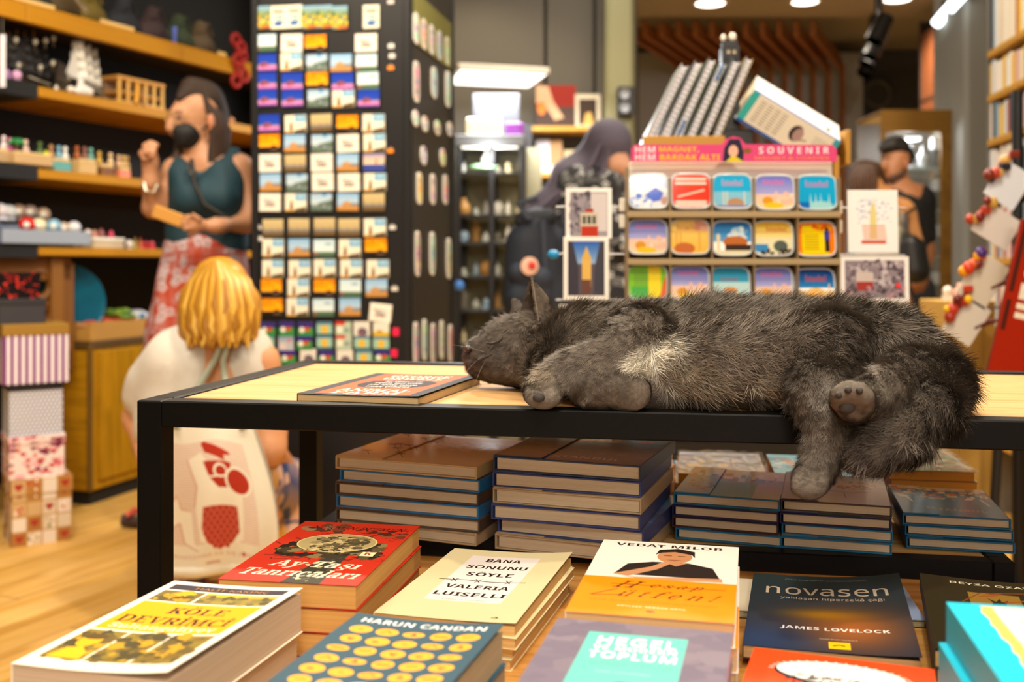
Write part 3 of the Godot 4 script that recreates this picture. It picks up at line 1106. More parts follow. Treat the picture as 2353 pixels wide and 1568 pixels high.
func sketch(kind: int) -> Pic:
	var p: Pic
	match kind:
		0:   # tulips and a silver tree on tan paper
			p = Pic.new(512, 512, rgb("e0c59a"))
			p.rect(0, 0, 512, 120, rgb("ecd8b0"))
			for k in 14:
				var a := Vector2(rng.randf_range(20, 200), rng.randf_range(20, 400))
				p.ell(a.x, a.y, 20, 12, rgb("8a5a44"))
				p.path([a, a + Vector2(40, 60)], 3, rgb("5c5a40"))
			for k in 60:
				var a := Vector2(340, 180) + Vector2.from_angle(rng.randf() * TAU) * rng.randf_range(10, 130)
				p.ell(a.x, a.y * 0.8 + 30, 16, 9, rgb("e8e8e6"), rng.randf() * 3)
		1:   # harbour at dusk
			p = Pic.new(512, 512, rgb("49689a"))
			p.grad(0, 0, 512, 200, rgb("3fb4d4"), rgb("6f92c8"))
			p.grad(0, 200, 512, 312, rgb("6a8ac4"), rgb("5c5a6c"))
			p.blots(Rect2(180, 60, 160, 90), [rgb("d6a24a"), rgb("e2c27a"), rgb("8a6a3c")], 40, 18, rng)
			p.blots(Rect2(0, 0, 512, 60), [rgb("20a2b6"), rgb("e2a040"), rgb("d8dfe4")], 40, 20, rng)
			p.ell(420, 110, 40, 20, rgb("d8862a"))
			for k in 30:
				p.rect(rng.randf_range(0, 480), rng.randf_range(200, 420), rng.randf_range(20, 60), 4, rgb("93a5c6"))
			p.lettering("İSTANBUL", sans, 300, 440, 44, rgb("bcbcc8"), 260)
		2:   # waterfront houses
			p = Pic.new(512, 512, rgb("7f97b2"))
			p.rect(0, 0, 512, 170, rgb("d9d6d2"))
			for k in 26:
				p.rect(rng.randf_range(0, 480), rng.randf_range(60, 170), rng.randf_range(16, 50), rng.randf_range(30, 90), [rgb("c23b34"), rgb("e0c9a4"), rgb("8f5a4a"), rgb("f0ead8"), rgb("51739a")][rng.randi() % 5])
			p.rect(180, 250, 200, 262, rgb("6f937a"))
			p.rect(380, 240, 132, 272, rgb("b6a67e"))
			p.blots(Rect2(20, 230, 150, 200), [rgb("8a6a60"), rgb("6a4a40"), rgb("6f8db0")], 30, 20, rng)
		3:   # rosy sky with a mosque
			p = Pic.new(512, 512, rgb("b59a94"))
			p.grad(0, 0, 512, 200, rgb("86a4c8"), rgb("d9b49a"))
			p.grad(0, 200, 512, 312, rgb("c2a49a"), rgb("a08478"))
			p.blots(Rect2(210, 130, 250, 130), [rgb("8a6250"), rgb("d9a050"), rgb("e3cda8"), rgb("6a4a3c")], 46, 18, rng)
			p.path([Vector2(230, 300), Vector2(320, 330), Vector2(430, 290)], 8, rgb("5a4038"))
			p.path([Vector2(300, 340), Vector2(306, 420)], 6, rgb("5a4038"))
		4:   # dense painted old town over blue water
			p = Pic.new(512, 512, rgb("2b7aa4"))
			p.rect(0, 0, 512, 60, rgb("e9e2cc"))
			for k in 90:
				var a := Vector2(rng.randf_range(0, 490), rng.randf_range(10, 210))
				p.rect(a.x, a.y, rng.randf_range(14, 44), rng.randf_range(14, 36), [rgb("e6cf6a"), rgb("f0ead8"), rgb("c9563c"), rgb("7fb8b8"), rgb("d9a05a"), rgb("b8823c")][rng.randi() % 6])
			for x in [60, 450]:
				p.path([Vector2(x, 200), Vector2(x + 20, 310)], 12, rgb("e2ddd0"))
			p.lettering("İSTANBUL", sans_bold, 280, 400, 54, rgb("a3a49c"), 300)
		5:   # orange travel book
			p = Pic.new(512, 512, rgb("f28a1c"))
			p.rect(0, 0, 512, 110, rgb("2f8ab4"))
			p.poly([Vector2(0, 110), Vector2(160, 70), Vector2(300, 120), Vector2(512, 80), Vector2(512, 140), Vector2(0, 150)], rgb("e8e2cc"))
			p.ell(330, 300, 150, 80, rgb("f7d590"))
			p.lettering("Bosphorus", serif_bold, 250, 310, 110, rgb("3c4a2c"), 420, 0.3)
		6:   # pale seascape
			p = Pic.new(512, 512, rgb("a9b6cc"))
			p.grad(0, 0, 512, 260, rgb("b9c2d2"), rgb("cfc9c2"))
			p.grad(0, 260, 512, 252, rgb("b4b7bd"), rgb("c9b48c"))
			p.blots(Rect2(0, 180, 512, 200), [rgb("d9c49a"), rgb("8fa0bc"), rgb("c8ccd4")], 60, 26, rng)
			p.path([Vector2(320, 150), Vector2(320, 320)], 5, rgb("6a5a58"))
		7:   # turquoise bay
			p = Pic.new(512, 512, rgb("8fc4d6"))
			p.blots(Rect2(0, 0, 512, 512), [rgb("6fb2c8"), rgb("c8dbe0"), rgb("d6a58c"), rgb("e6e0d4")], 80, 30, rng)
		8:   # dark red pocket book
			p = Pic.new(512, 512, rgb("a3b294"))
			p.rect(30, 30, 452, 452, rgb("8a9a7c"))
			p.blots(Rect2(40, 40, 430, 430), [rgb("b8c2a4"), rgb("a8604e"), rgb("6f8468")], 60, 30, rng)
	return p


func notebook_stack(names: Array, fr: Array, y0: float, count: int, t: float, w: float, l: float, deg: float, looks: Array, group: String) -> void:
	# fr: pixel of the top's near corner at the spine
	var top := y0 + count * t
	var p := on(fr[0], fr[1], top)
	var turn := -deg_to_rad(deg)
	for k in count:
		var q: Array = looks[mini(k, looks.size() - 1)]
		var tt := turn + (0.0 if k == 0 else rng.randf_range(-0.035, 0.035))
		var o := Vector3(p.x, top - (k + 1) * t, p.z) - Vector3(cos(tt), 0, -sin(tt)) * w
		if k > 0:
			o += Vector3(rng.randf_range(-0.004, 0.004), 0, rng.randf_range(-0.003, 0.003))
		notebook("%s%s%.3f" % [q[0], q[1], w], names[mini(k, names.size() - 1)], group, o, tt, w, l, t - 0.0004, q[2], q[1], q[3])


func build_notebooks() -> void:
	var m := []
	for k in 9:
		m.append(print_on(sketch(k), 0.4, 0.5))
	var pale := ["cbb79c", "a8906f"]
	var tan_l := [0, "c2a270", m[0], pale]
	var blue := [1, "2672ac", m[1], pale]
	var dark := [2, "54443a", m[3], pale]
	var navy := [3, "36427a", m[1], pale]
	var sand := [4, "b39a78", m[0], pale]
	notebook_stack(["tan notebook with a silver tree on its cover, topmost of the tall stack", "blue-edged notebook under the silver tree notebook", "brown-edged notebook third from the top beneath the silver tree", "lower blue-edged notebook of the silver tree stack", "lower brown-edged notebook of the silver tree stack", "tan notebook at the bottom of the silver tree stack"], [1095, 1072], MID_Y, 6, 0.0163, 0.196, 0.19, 20, [tan_l, blue, dark, blue, dark, sand], "notebooks stacked under the silver tree cover")
	notebook_stack(["notebook with a dusk harbour painting, topmost of its stack", "navy-edged notebook just under the harbour painting", "pale sand notebook third from the top beneath the harbour painting", "navy-edged notebook in the lower half of the harbour stack", "navy-edged notebook one above the bottom of the harbour stack", "pale sand notebook at the bottom of the harbour stack"], [1471, 1070], MID_Y, 6, 0.0188, 0.181, 0.19, 20, [[5, "2a3a58", m[1], pale], navy, sand, navy, navy, sand], "notebooks stacked under the dusk harbour cover")
	var teal := [6, "156c98", m[2], pale]
	var maroon := [7, "3a2430", m[2], pale]
	var teal2 := [8, "156c98", m[3], pale]
	notebook_stack(["small notebook painted with waterfront houses, topmost of its stack", "indigo small notebook under the waterfront houses", "maroon small notebook third down below the waterfront houses", "teal small notebook at the bottom of the waterfront stack"], [1792, 1149], MID_Y, 4, 0.0145, 0.129, 0.165, 18, [teal, [9, "1c2250", m[2], pale], maroon, teal], "small notebooks under the waterfront houses")
	notebook_stack(["small notebook with a rosy sky under the cat's hanging paw, topmost of its stack", "indigo small notebook just under the rosy sky notebook", "teal small notebook third down below the rosy sky", "teal small notebook at the bottom of the rosy sky stack"], [2050, 1163], MID_Y, 4, 0.0145, 0.127, 0.165, 16, [[10, "4a3a38", m[3], pale], [9, "1c2250", m[2], pale], teal2, teal2], "small notebooks under the rosy sky")
	var bl := [11, "12628c", m[4], pale]
	notebook_stack(["small blue notebook painted with a crowded old town, topmost of its stack", "small blue notebook under the crowded old town", "small blue notebook at the bottom of the old town stack"], [2324, 1193], MID_Y, 3, 0.0137, 0.121, 0.16, 13, [bl], "small blue old town notebooks")
	# back row on the nested table
	var nr := on(2335, 1295.5, MID_Y)
	var nu := (nr - fl_corner).dot(u_dir)
	var nv := (nr - fl_corner).dot(v_dir)
	var rows := [[0.475, 5, "d98a2a", "orange travel book with a pale blue top edge lying behind the notebooks", "lower orange travel book behind the notebooks", 0.115, 3], [0.345, 6, "c98a30", "cellophane-wrapped book with a hazy seascape cover", "book under the hazy seascape one", 0.125, 3], [0.205, 7, "a86a2a", "turquoise bay picture book behind the cat's hanging paw", "book under the turquoise bay one", 0.13, 3], [0.06, 8, "9a3a3a", "cellophane-wrapped green and crimson pocket book, topmost of its stack", "crimson-edged pocket book under the wrapped one", 0.115, 4]]
	for r in rows:
		for k in r[6]:
			var tt := 0.0142
			var o := tab(nu - r[0] - r[5] / 2.0 + 0.02, nv + 0.235, MID_Y + tt * (r[6] - 1 - k))
			if k > 0:
				o += Vector3(rng.randf_range(-0.004, 0.004), 0, rng.randf_range(-0.003, 0.003))
			paperback("back%d" % r[1], "pocket_book", r[3] if k == 0 else r[4], "pocket books behind the notebooks" if k > 0 else "", o, -TURN + rng.randf_range(-0.03, 0.03), r[5], 0.165, tt, m[r[1]], r[2], ["d99c3c", "b5762a"])
		if r[1] == 6 or r[1] == 8:
			var film := StandardMaterial3D.new()
			film.transparency = BaseMaterial3D.TRANSPARENCY_ALPHA
			film.albedo_color = Color(1, 1, 1, 0.06)
			film.roughness = 0.08
			var g := Geo.new()
			var rows2 := []
			for a in 15:
				var row := []
				for b in 15:
					row.append(Vector3((b / 14.0 * 1.06 - 0.03) * r[5], 0.0008 + rng.randf() * 0.003, -(1.04 - a / 14.0 * 1.08) * 0.165))
				rows2.append(row)
			g.sheet(rows2)
			var o := tab(nu - r[0] - r[5] / 2.0 + 0.02, nv + 0.235, MID_Y + 0.0142 * r[6])
			single("plastic_wrap", g, film, "crinkled clear plastic wrap over the %s book" % ("hazy seascape" if r[1] == 6 else "green and crimson"), "plastic wrap", o, -TURN)


var cat_bones := []


func bone(a: Array, b: Array, tint: String, hair: float) -> void:
	cat_bones.append([at(a[0], a[1], a[2]), at(b[0], b[1], b[2]), a[3], b[3], lit(tint), hair])


func chain(joints: Array, tint: String, hair: float) -> void:
	for k in joints.size() - 1:
		bone(joints[k], joints[k + 1], tint, hair)


func cat_gap(p: Vector3) -> float:
	var s := 0.0
	for b in cat_bones:
		var ab: Vector3 = b[1] - b[0]
		var h := clampf((p - b[0]).dot(ab) / maxf(ab.length_squared(), 1e-9), 0, 1)
		var d := (p - (b[0] as Vector3) - ab * h).length() - lerpf(b[2], b[3], h)
		if d < 0.05:
			s += exp(-maxf(d, -0.1) / 0.004)
	return -log(maxf(s, 1e-9)) * 0.004


# the cat's surface along the line of sight through a pixel
func cat_hit(px: float, py: float, z0 := 0.93) -> Vector3:
	var z := z0
	for k in 80:
		var d := cat_gap(at(px, py, z))
		if d < 0.0006:
			break
		z += maxf(d * 0.8, 0.0006)
	return at(px, py, z)


func build_cat() -> void:
	var back := "6f655a"
	var side := "766a5e"
	var head := "52473e"
	var leg := "6d6257"
	# torso: spine side away from the camera, belly side towards it
	chain([[1345, 806, 1.195, 0.049], [1500, 806, 1.20, 0.051], [1650, 800, 1.195, 0.0555], [1800, 803, 1.18, 0.0535], [1940, 808, 1.16, 0.053], [2040, 818, 1.13, 0.049], [2108, 856, 1.11, 0.040]], back, 0.019)
	chain([[1480, 840, 1.12, 0.040], [1620, 846, 1.10, 0.040], [1760, 844, 1.095, 0.042], [1860, 840, 1.08, 0.045]], side, 0.023)
	# chest ruff and neck
	chain([[1215, 800, 1.275, 0.040], [1262, 825, 1.24, 0.036], [1345, 806, 1.195, 0.049]], "75685a", 0.015)
	chain([[1268, 848, 1.19, 0.029], [1340, 830, 1.165, 0.040], [1480, 830, 1.13, 0.042]], "766a5c", 0.015)
	# head
	chain([[1232, 798, 1.28, 0.046], [1168, 797, 1.28, 0.036], [1113, 816, 1.28, 0.0205], [1094, 806, 1.28, 0.0125]], head, 0.0072)
	chain([[1200, 826, 1.255, 0.032], [1150, 828, 1.265, 0.026], [1108, 830, 1.278, 0.017]], head, 0.0072)
	chain([[1185, 838, 1.275, 0.030], [1112, 846, 1.285, 0.0165]], head, 0.0072)
	chain([[1196, 735, 1.325, 0.016], [1184, 694, 1.335, 0.004]], head, 0.005)
	# upper foreleg
	chain([[1470, 775, 1.13, 0.037], [1436, 812, 1.10, 0.030], [1305, 853, 1.095, 0.0195], [1264, 876, 1.09, 0.0165], [1249, 896, 1.083, 0.0158]], leg, 0.009)
	for q in [[1220, 910], [1237, 919], [1257, 920], [1275, 911]]:
		bone([q[0], q[1] - 14, 1.077, 0.0078], [q[0], q[1], 1.064, 0.0080], leg, 0.0022)
	# lower foreleg, folded, paw towards the tail
	chain([[1570, 878, 1.11, 0.030], [1440, 888, 1.092, 0.026], [1362, 889, 1.088, 0.0255]], leg, 0.009)
	chain([[1362, 889, 1.085, 0.0250], [1430, 895, 1.073, 0.0195]], leg, 0.006)
	for q in [[1468, 878], [1480, 895], [1480, 913], [1466, 925]]:
		bone([q[0] - 28, q[1], 1.068, 0.0082], [q[0] - 6, q[1], 1.058, 0.0080], leg, 0.0022)
	# near hind leg over the table's edge
	chain([[1905, 812, 1.11, 0.050], [1884, 868, 1.055, 0.036], [1884, 905, 1.010, 0.030], [1902, 985, 0.988, 0.0205], [1884, 1060, 0.980, 0.0160], [1864, 1098, 0.973, 0.0145]], leg, 0.011)
	for q in [[1836, 1116], [1850, 1124], [1868, 1123], [1884, 1114]]:
		bone([q[0] + 6, q[1] - 18, 0.966, 0.0078], [q[0], q[1] + 2, 0.958, 0.0074], leg, 0.0022)
	# other hind foot, sole to the camera
	chain([[2095, 868, 1.05, 0.032], [2030, 902, 0.985, 0.0235], [1958, 932, 0.948, 0.0168]], leg, 0.009)
	for q in [[1926, 906], [1948, 893], [1974, 895], [1990, 912]]:
		bone([q[0], q[1] + 16, 0.938, 0.0078], [q[0], q[1] + 2, 0.924, 0.0074], leg, 0.0022)
	# tail
	chain([[2108, 856, 1.11, 0.034], [2150, 884, 1.06, 0.028], [2130, 936, 1.000, 0.026], [2070, 992, 0.984, 0.026], [2010, 1028, 0.978, 0.021], [1984, 1038, 0.978, 0.011]], "5a5047", 0.021)
	var root := thing("cat", "grey cat asleep on its side on the pine table, hind leg hanging down", "cat", at(1640, 915.7, 1.16))
	var o := root.position
	var g := blob(cat_bones, 0.0038, 0.004)
	# ear: a cupped sheet from the skull to its tip
	var tip := at(1222, 637, 1.275)
	var pm := at(1197, 730, 1.302)
	var pc := at(1298, 730, 1.298)
	var pp := at(1238, 738, 1.245)
	for layer in 2:
		var rows := []
		for r in 11:
			var f := r / 10.0
			var row := []
			for k in 11:
				var s := k / 10.0
				var q := pm.lerp(pc, s).lerp(pc.lerp(pp, s), s)
				var e := tip + (q - tip) * pow(f, 0.82)
				e += (pc - (pm + pp) / 2).normalized() * 0.012 * sin(PI * f) * sin(PI * s)
				if layer == 1:
					e -= (pc - (pm + pp) / 2).normalized() * 0.0022
				row.append(e)
			if layer == 0:
				row.reverse()
			rows.append(row)
		g.sheet(rows)
	var first_ear := g.v.size() - 242
	var nv := g.v.size()
	var tint := PackedColorArray()
	var combs := PackedVector3Array()
	var hairs := PackedFloat32Array()
	tint.resize(nv)
	combs.resize(nv)
	hairs.resize(nv)
	var fn := FastNoiseLite.new()
	fn.seed = 5
	fn.frequency = 28.0
	var pale := [[cat_hit(1232, 860), 0.024, lit("9a8b76"), 0.012], [cat_hit(1235, 800), 0.020, lit("85786a"), 0.012], [cat_hit(1560, 862), 0.022, lit("a59b89"), 0.018], [cat_hit(1960, 895), 0.016, lit("9d968c"), 0.008], [cat_hit(2020, 900), 0.020, lit("8d8578"), 0.010], [cat_hit(1900, 905), 0.026, lit("857d74"), 0.012], [cat_hit(1668, 905), 0.014, lit("a29884"), 0.024], [cat_hit(1740, 880), 0.014, lit("a29884"), 0.024], [cat_hit(1625, 880), 0.012, lit("a29884"), 0.024], [cat_hit(1270, 905), 0.012, lit("847a6e"), 0.006]]
	var patch_a := cat_hit(1462, 846)
	var patch_b := cat_hit(1530, 795)
	for k in nv:
		var p := g.v[k]
		var w := 0.0
		var cc := Color(0, 0, 0)
		var dd := Vector3.ZERO
		var hl := 0.0
		for b in cat_bones:
			var ab: Vector3 = b[1] - b[0]
			var h := clampf((p - b[0]).dot(ab) / maxf(ab.length_squared(), 1e-9), 0, 1)
			var d := (p - (b[0] as Vector3) - ab * h).length() - lerpf(b[2], b[3], h)
			if d < 0.03:
				var q := exp(-d / 0.006)
				w += q
				cc += (b[4] as Color) * q
				dd += ab.normalized() * q
				hl += float(b[5]) * q
		if w > 0:
			cc = cc / w
			hl = hl / w
		else:
			cc = lit(head)
			hl = 0.005
			dd = Vector3(0, 1, 0)
		for z in pale:
			var e: float = (p - (z[0] as Vector3)).length() / z[1]
			if e < 1.0:
				cc = cc.lerp(z[2], (1 - e * e) * 0.9)
				hl = lerpf(hl, z[3], 1 - e)
		var ph := clampf((p - patch_a).dot(patch_b - patch_a) / (patch_b - patch_a).length_squared(), 0, 1)
		var pd := (p - patch_a.lerp(patch_b, ph)).length() / 0.017
		if pd < 1.0:
			cc = cc.lerp(lit("e2dbca"), (1 - pd * pd))
			hl = lerpf(hl, 0.022, 1 - pd)
		if k >= first_ear:
			hl = 0.0035
			dd = tip - p
			cc = lit("6a5d50")
		var nn := g.n[k]
		dd += Vector3(0, -0.25, 0)
		dd += Vector3(fn.get_noise_3dv(p), fn.get_noise_3dv(p + Vector3(9, 0, 0)), fn.get_noise_3dv(p + Vector3(0, 9, 0))) * 0.9
		dd = (dd - nn * dd.dot(nn)).normalized()
		tint[k] = cc
		combs[k] = dd
		hairs[k] = hl
		g.c[k] = cc
		g.v[k] = p - o
	var skin := tinted(0.85)
	part(root, "body", g, skin)
	# fur: tufts of tapering hairs
	var tuft := Geo.new()
	var tr := RandomNumberGenerator.new()
	tr.seed = 3
	for k in 9:
		var b := Vector3(tr.randf_range(-1, 1), 0, tr.randf_range(-1, 1)) * 0.16
		var ln := tr.randf_range(0.65, 1.15)
		var lean := Vector3(tr.randf_range(-0.22, 0.22), 0, -tr.randf_range(0.0, 0.35))
		var wd := 0.028
		var across := Vector3(1, 0, tr.randf_range(-0.6, 0.6)).normalized()
		var ids := []
		for s in 4:
			var f := s / 3.0
			var p := b + Vector3(0, ln * f, 0) + lean * f * f * ln
			var ww := wd * (1.0 - f * 0.92)
			tuft.col = Color.WHITE.lerp(Color(1.22, 1.2, 1.17), f)
			var nn := (Vector3(0, 0.25, 1)).normalized()
			ids.append([tuft.vert(p - across * ww, nn - across * 0.5), tuft.vert(p + across * ww, nn + across * 0.5)])
		for s in 3:
			tuft.face(ids[s][0], ids[s][1], ids[s + 1][1])
			tuft.face(ids[s][0], ids[s + 1][1], ids[s + 1][0])
	var spots := []
	var cols := []
	var fr := RandomNumberGenerator.new()
	fr.seed = 8
	var wn := FastNoiseLite.new()
	wn.seed = 2
	wn.frequency = 85.0
	var cn := FastNoiseLite.new()
	cn.seed = 12
	cn.frequency = 70.0
	for k in range(0, g.i.size(), 3):
		var ia := g.i[k]
		var ib := g.i[k + 1]
		var ic := g.i[k + 2]
		var area := (g.v[ib] - g.v[ia]).cross(g.v[ic] - g.v[ia]).length() / 2
		var hm := (hairs[ia] + hairs[ib] + hairs[ic]) / 3
		var dens := 330000.0 if hm > 0.0075 else 640000.0
		var want := area * dens
		var cnt := int(want) + (1 if fr.randf() < want - int(want) else 0)
		for j in cnt:
			var r1 := sqrt(fr.randf())
			var r2 := fr.randf()
			var wa := 1 - r1
			var wb := r1 * (1 - r2)
			var wc := r1 * r2
			var p := g.v[ia] * wa + g.v[ib] * wb + g.v[ic] * wc
			var nn := (g.n[ia] * wa + g.n[ib] * wb + g.n[ic] * wc).normalized()
			var cd := (combs[ia] * wa + combs[ib] * wb + combs[ic] * wc).normalized()
			var hl := (hairs[ia] * wa + hairs[ib] * wb + hairs[ic] * wc) * fr.randf_range(0.7, 1.25)
			var tilt := fr.randf_range(0.32, 0.62)
			if fr.randf() < 0.09 and hm > 0.0065:
				tilt = fr.randf_range(0.9, 1.7)
				hl *= 1.15
			if nn.y < -0.5:
				tilt = 0.2
			var q3 := p * 1.0
			cd = (cd + Vector3(cn.get_noise_3dv(q3), cn.get_noise_3dv(q3 + Vector3(3, 0, 0)), cn.get_noise_3dv(q3 + Vector3(0, 3, 0))) * 1.5).normalized()
			cd = (cd - nn * cd.dot(nn) * 0.8).normalized()
			tilt += 0.35 * cn.get_noise_3dv(q3 + Vector3(0, 0, 3))
			var y := (nn * tilt + cd + Vector3(fr.randf_range(-1, 1), fr.randf_range(-1, 1), fr.randf_range(-1, 1)) * 0.16).normalized()
			var xx := y.cross(nn).normalized()
			var zz := xx.cross(y)
			var wide := maxf(hl, 0.008)
			spots.append(Transform3D(Basis(xx * wide, y * hl, zz * wide), p - nn * 0.0006))
			var f := fr.randf_range(0.6, 1.4) * (1.0 + 0.45 * wn.get_noise_3dv(p))
			var c0 := tint[ia] * wa + tint[ib] * wb + tint[ic] * wc
			cols.append(Color(c0.r * f, c0.g * f, c0.b * f))
	var mm := MultiMesh.new()
	mm.transform_format = MultiMesh.TRANSFORM_3D
	mm.use_colors = true
	mm.mesh = tuft.mesh()
	mm.instance_count = spots.size()
	for k in spots.size():
		mm.set_instance_transform(k, spots[k])
		mm.set_instance_color(k, cols[k])
	var fm := StandardMaterial3D.new()
	fm.vertex_color_use_as_albedo = true
	fm.roughness = 0.62
	var fur := MultiMeshInstance3D.new()
	fur.name = "fur"
	fur.multimesh = mm
	fur.material_override = fm
	fur.set_meta("kind", "stuff")
	fur.set_meta("label", "dense grey fur with paler tips")
	root.add_child(fur)
	print("fur tufts ", spots.size(), " body tris ", g.i.size() / 3)
	# inner ear
	var inner := Geo.new()
	var rows := []
	for r in 9:
		var f := 0.08 + r / 8.0 * 0.82
		var row := []
		for k in 9:
			var s := 0.06 + k / 8.0 * 0.88
			var q := pm.lerp(pc, s).lerp(pc.lerp(pp, s), s)
			var e := tip + (q - tip) * pow(f, 0.82)
			e += (pc - (pm + pp) / 2).normalized() * (0.012 * sin(PI * f) * sin(PI * s) - 0.0030)
			row.append(e - o)
		rows.append(row)
	inner.sheet(rows)
	part(root, "inner_ear", inner, paint("5a4638", 0.8)).set_meta("label", "brown bare inside of the raised ear")
	var edge_pts := []
	for r in 9:
		var f := r / 8.0
		edge_pts.append(tip + (pp - tip) * pow(f, 0.82) - o)
	part(root, "ear_rim", Geo.new().tube(edge_pts, [0.0004, 0.0006, 0.0007, 0.0007, 0.0007, 0.0007, 0.0007, 0.0006, 0.0004], 6), paint("857562", 0.8))
	# nose, closed eye, mouth
	var dark := paint("2a2320", 0.5)
	var nose := Geo.new()
	nose.ball(cat_hit(1081, 804, 1.2) - o + Vector3(-0.003, 0.001, 0.002), Vector3(0.0055, 0.005, 0.0065), 10, 6)
	part(root, "nose", nose, paint("3a302c", 0.45))
	var lines := {"mouth": [[1083, 834], [1094, 832], [1106, 827], [1120, 820], [1134, 813]], "eyelid": [[1122, 788], [1134, 789], [1147, 785], [1158, 777]]}
	for nm in lines:
		var pts := []
		for q in lines[nm]:
			pts.append(cat_hit(q[0], q[1], 1.15) - o + Vector3(-0.0015, 0, 0.0095))
		var tg := Geo.new()
		tg.tube(pts, [0.0008, 0.0018, 0.0020, 0.0016, 0.0007], 6)
		part(root, nm, tg, dark)
	# pads of the two feet that show their soles
	for q in [[1946, 936, 0.0078, 0.0062], [1926, 908, 0.0032, 0.0034], [1948, 896, 0.0032, 0.0034], [1974, 898, 0.0032, 0.0034], [1866, 1072, 0.0085, 0.0036], [1238, 914, 0.0066, 0.0048], [1852, 1118, 0.003, 0.0024]]:
		var pp2 := cat_hit(q[0], q[1], 0.9) - o
		part(root, "paw_pad", Geo.new().ball(pp2 + Vector3(0, 0, 0.0015), Vector3(q[2], q[3], 0.0045), 10, 6), paint("37312e", 0.7))
	# whiskers
	for q in [[1112, 815, -60, 60], [1118, 822, -30, 70], [1120, 812, 40, -55], [1124, 818, 60, 40], [1115, 810, -75, -20], [1122, 806, 70, -70], [1128, 815, 75, 10]]:
		var a := cat_hit(q[0], q[1], 1.15) - o
		var d := Vector3(q[2], -q[3], 30).normalized()
		part(root, "whisker", Geo.new().tube([a, a + d * 0.022 + Vector3(0, 0.002, 0), a + d * 0.045], [0.00018, 0.00014, 0.00006], 4), paint("a39a8c", 0.5))


var shop_dir := Vector3(0.42, 0, -0.907).normalized()    # the shop's own long axis


func build_room() -> void:
	var plaster := paint("8d8a82", 0.85)
	var dark_wall := paint("4a4e57", 0.8)
	struct("floor", Geo.new().box(Vector3(0, -0.06, -2.9), Vector3(7.2, 0.1, 12.2)), paint("a97f3c", 0.5))
	struct("ceiling", Geo.new().box(Vector3(0, 2.86, -2.9), Vector3(7.2, 0.1, 12.2)), paint("a39c8e", 0.85))
	struct("wall_left", Geo.new().box(Vector3(-3.55, 1.4, -2.9), Vector3(0.1, 2.92, 12.2)), paint("a59c8c", 0.85))
	struct("wall_right", Geo.new().box(Vector3(3.55, 1.4, -2.9), Vector3(0.1, 2.92, 12.2)), paint("8f8a80", 0.85))
	struct("wall_front", Geo.new().box(Vector3(0, 1.4, 3.15), Vector3(7.2, 2.92, 0.1)), paint("b5aa98", 0.85))
	struct("wall_back", Geo.new().box(Vector3(0, 1.4, -8.85), Vector3(7.2, 2.92, 0.1)), dark_wall)
	# floor planks where the floor shows
	var fl := get_node("floor")
	var turn := atan2(-shop_dir.x, -shop_dir.z)
	var oaks := [wood("floor0", ["b98a3e", "cfa052", "dcb066", "c99a4a"], 31, 0.42), wood("floor1", ["c4923f", "d6a653", "e0b56c", "cf9f50"], 32, 0.42), wood("floor2", ["b58538", "c99a48", "d4a85c", "c0913f"], 33, 0.42)]
	var plank := Geo.new()
	grain(plank, Vector3.ZERO, Vector3(1.196, 0.014, 0.146), 0.9)
	var pm := plank.mesh()
	var b := Basis(Vector3.UP, turn + PI / 2)
	for r in 30:
		for k in 5:
			var s := -2.2 + k * 1.2 + fmod(r * 0.37, 1.2)
			var q := -2.1 + r * 0.15
			var p := Vector3(-0.5, -0.005, -3.0) + shop_dir * s + Vector3(-shop_dir.z, 0, shop_dir.x) * q
			if p.z > -0.6 or p.x < -3.2 or p.x > 3.0:
				continue
			piece(fl, "plank", pm, oaks[(r * 7 + k * 3) % 3], Transform3D(b, p))
	# grey partition with two grooves behind the glass shelves, and the pillar at its end
	for e in [[985, 1250], [1257, 1363], [1370, 1392]]:
		var a := onz(e[0], 0, 5.5)
		var c := onz(e[1], 0, 5.5)
		struct("trim_1" if e[0] == 985 else ("trim_2" if e[0] == 1257 else "trim_3"), Geo.new().rbox(Vector3((a.x + c.x) / 2, 1.4, -5.55), Vector3(c.x - a.x, 2.8, 0.1), 0.004), paint("5c574d", 0.8))
	struct("wall_partition", Geo.new().box(Vector3(onz(1180, 0, 5.65).x, 1.4, -5.68), Vector3(1.4, 2.8, 0.06)), paint("5f5a50", 0.8))
	var pl := onz(1392, 0, 5.2)
	var pr := onz(1458, 0, 5.2)
	struct("wall_pillar", Geo.new().rbox(Vector3((pl.x + pr.x) / 2, 1.4, -5.30), Vector3(pr.x - pl.x, 2.8, 0.2), 0.02), paint("85825f", 0.75))
	# grey column by the bookcase
	var cl := onz(2218, 0, 4.75)
	var cr := onz(2300, 0, 4.75)
	struct("wall_column", Geo.new().rbox(Vector3((cl.x + cr.x) / 2, 1.4, -4.95), Vector3(cr.x - cl.x, 2.8, 0.4), 0.02), paint("8c8c84", 0.75))


func downlight(where: Vector3, label: String, energy: float, r := 0.09) -> void:
	var root := thing("downlight", label, "downlight", where, 0.0, "round downlights in the ceiling")
	part(root, "rim", Geo.new().lathe([[r * 1.25, 0.0], [r * 1.25, -0.008], [r, -0.012], [r, 0.0]], 24), paint("cfccc4", 0.4))
	part(root, "lamp_disc", Geo.new().lathe([[0.0, -0.006], [r, -0.006]], 24), glow("fff6e6", 14.0))
	var l := SpotLight3D.new()
	l.name = "lamp_light"
	l.light_color = Color(1.0, 0.94, 0.84)
	l.light_energy = energy
	l.spot_angle = 70.0
	l.spot_angle_attenuation = 0.8
	l.spot_range = 12.0
	l.spot_attenuation = 2.0
	l.light_size = r
	l.shadow_enabled = true
	root.add_child(l)
	l.position = Vector3(0, -0.03, 0)
	l.rotation.x = -PI / 2


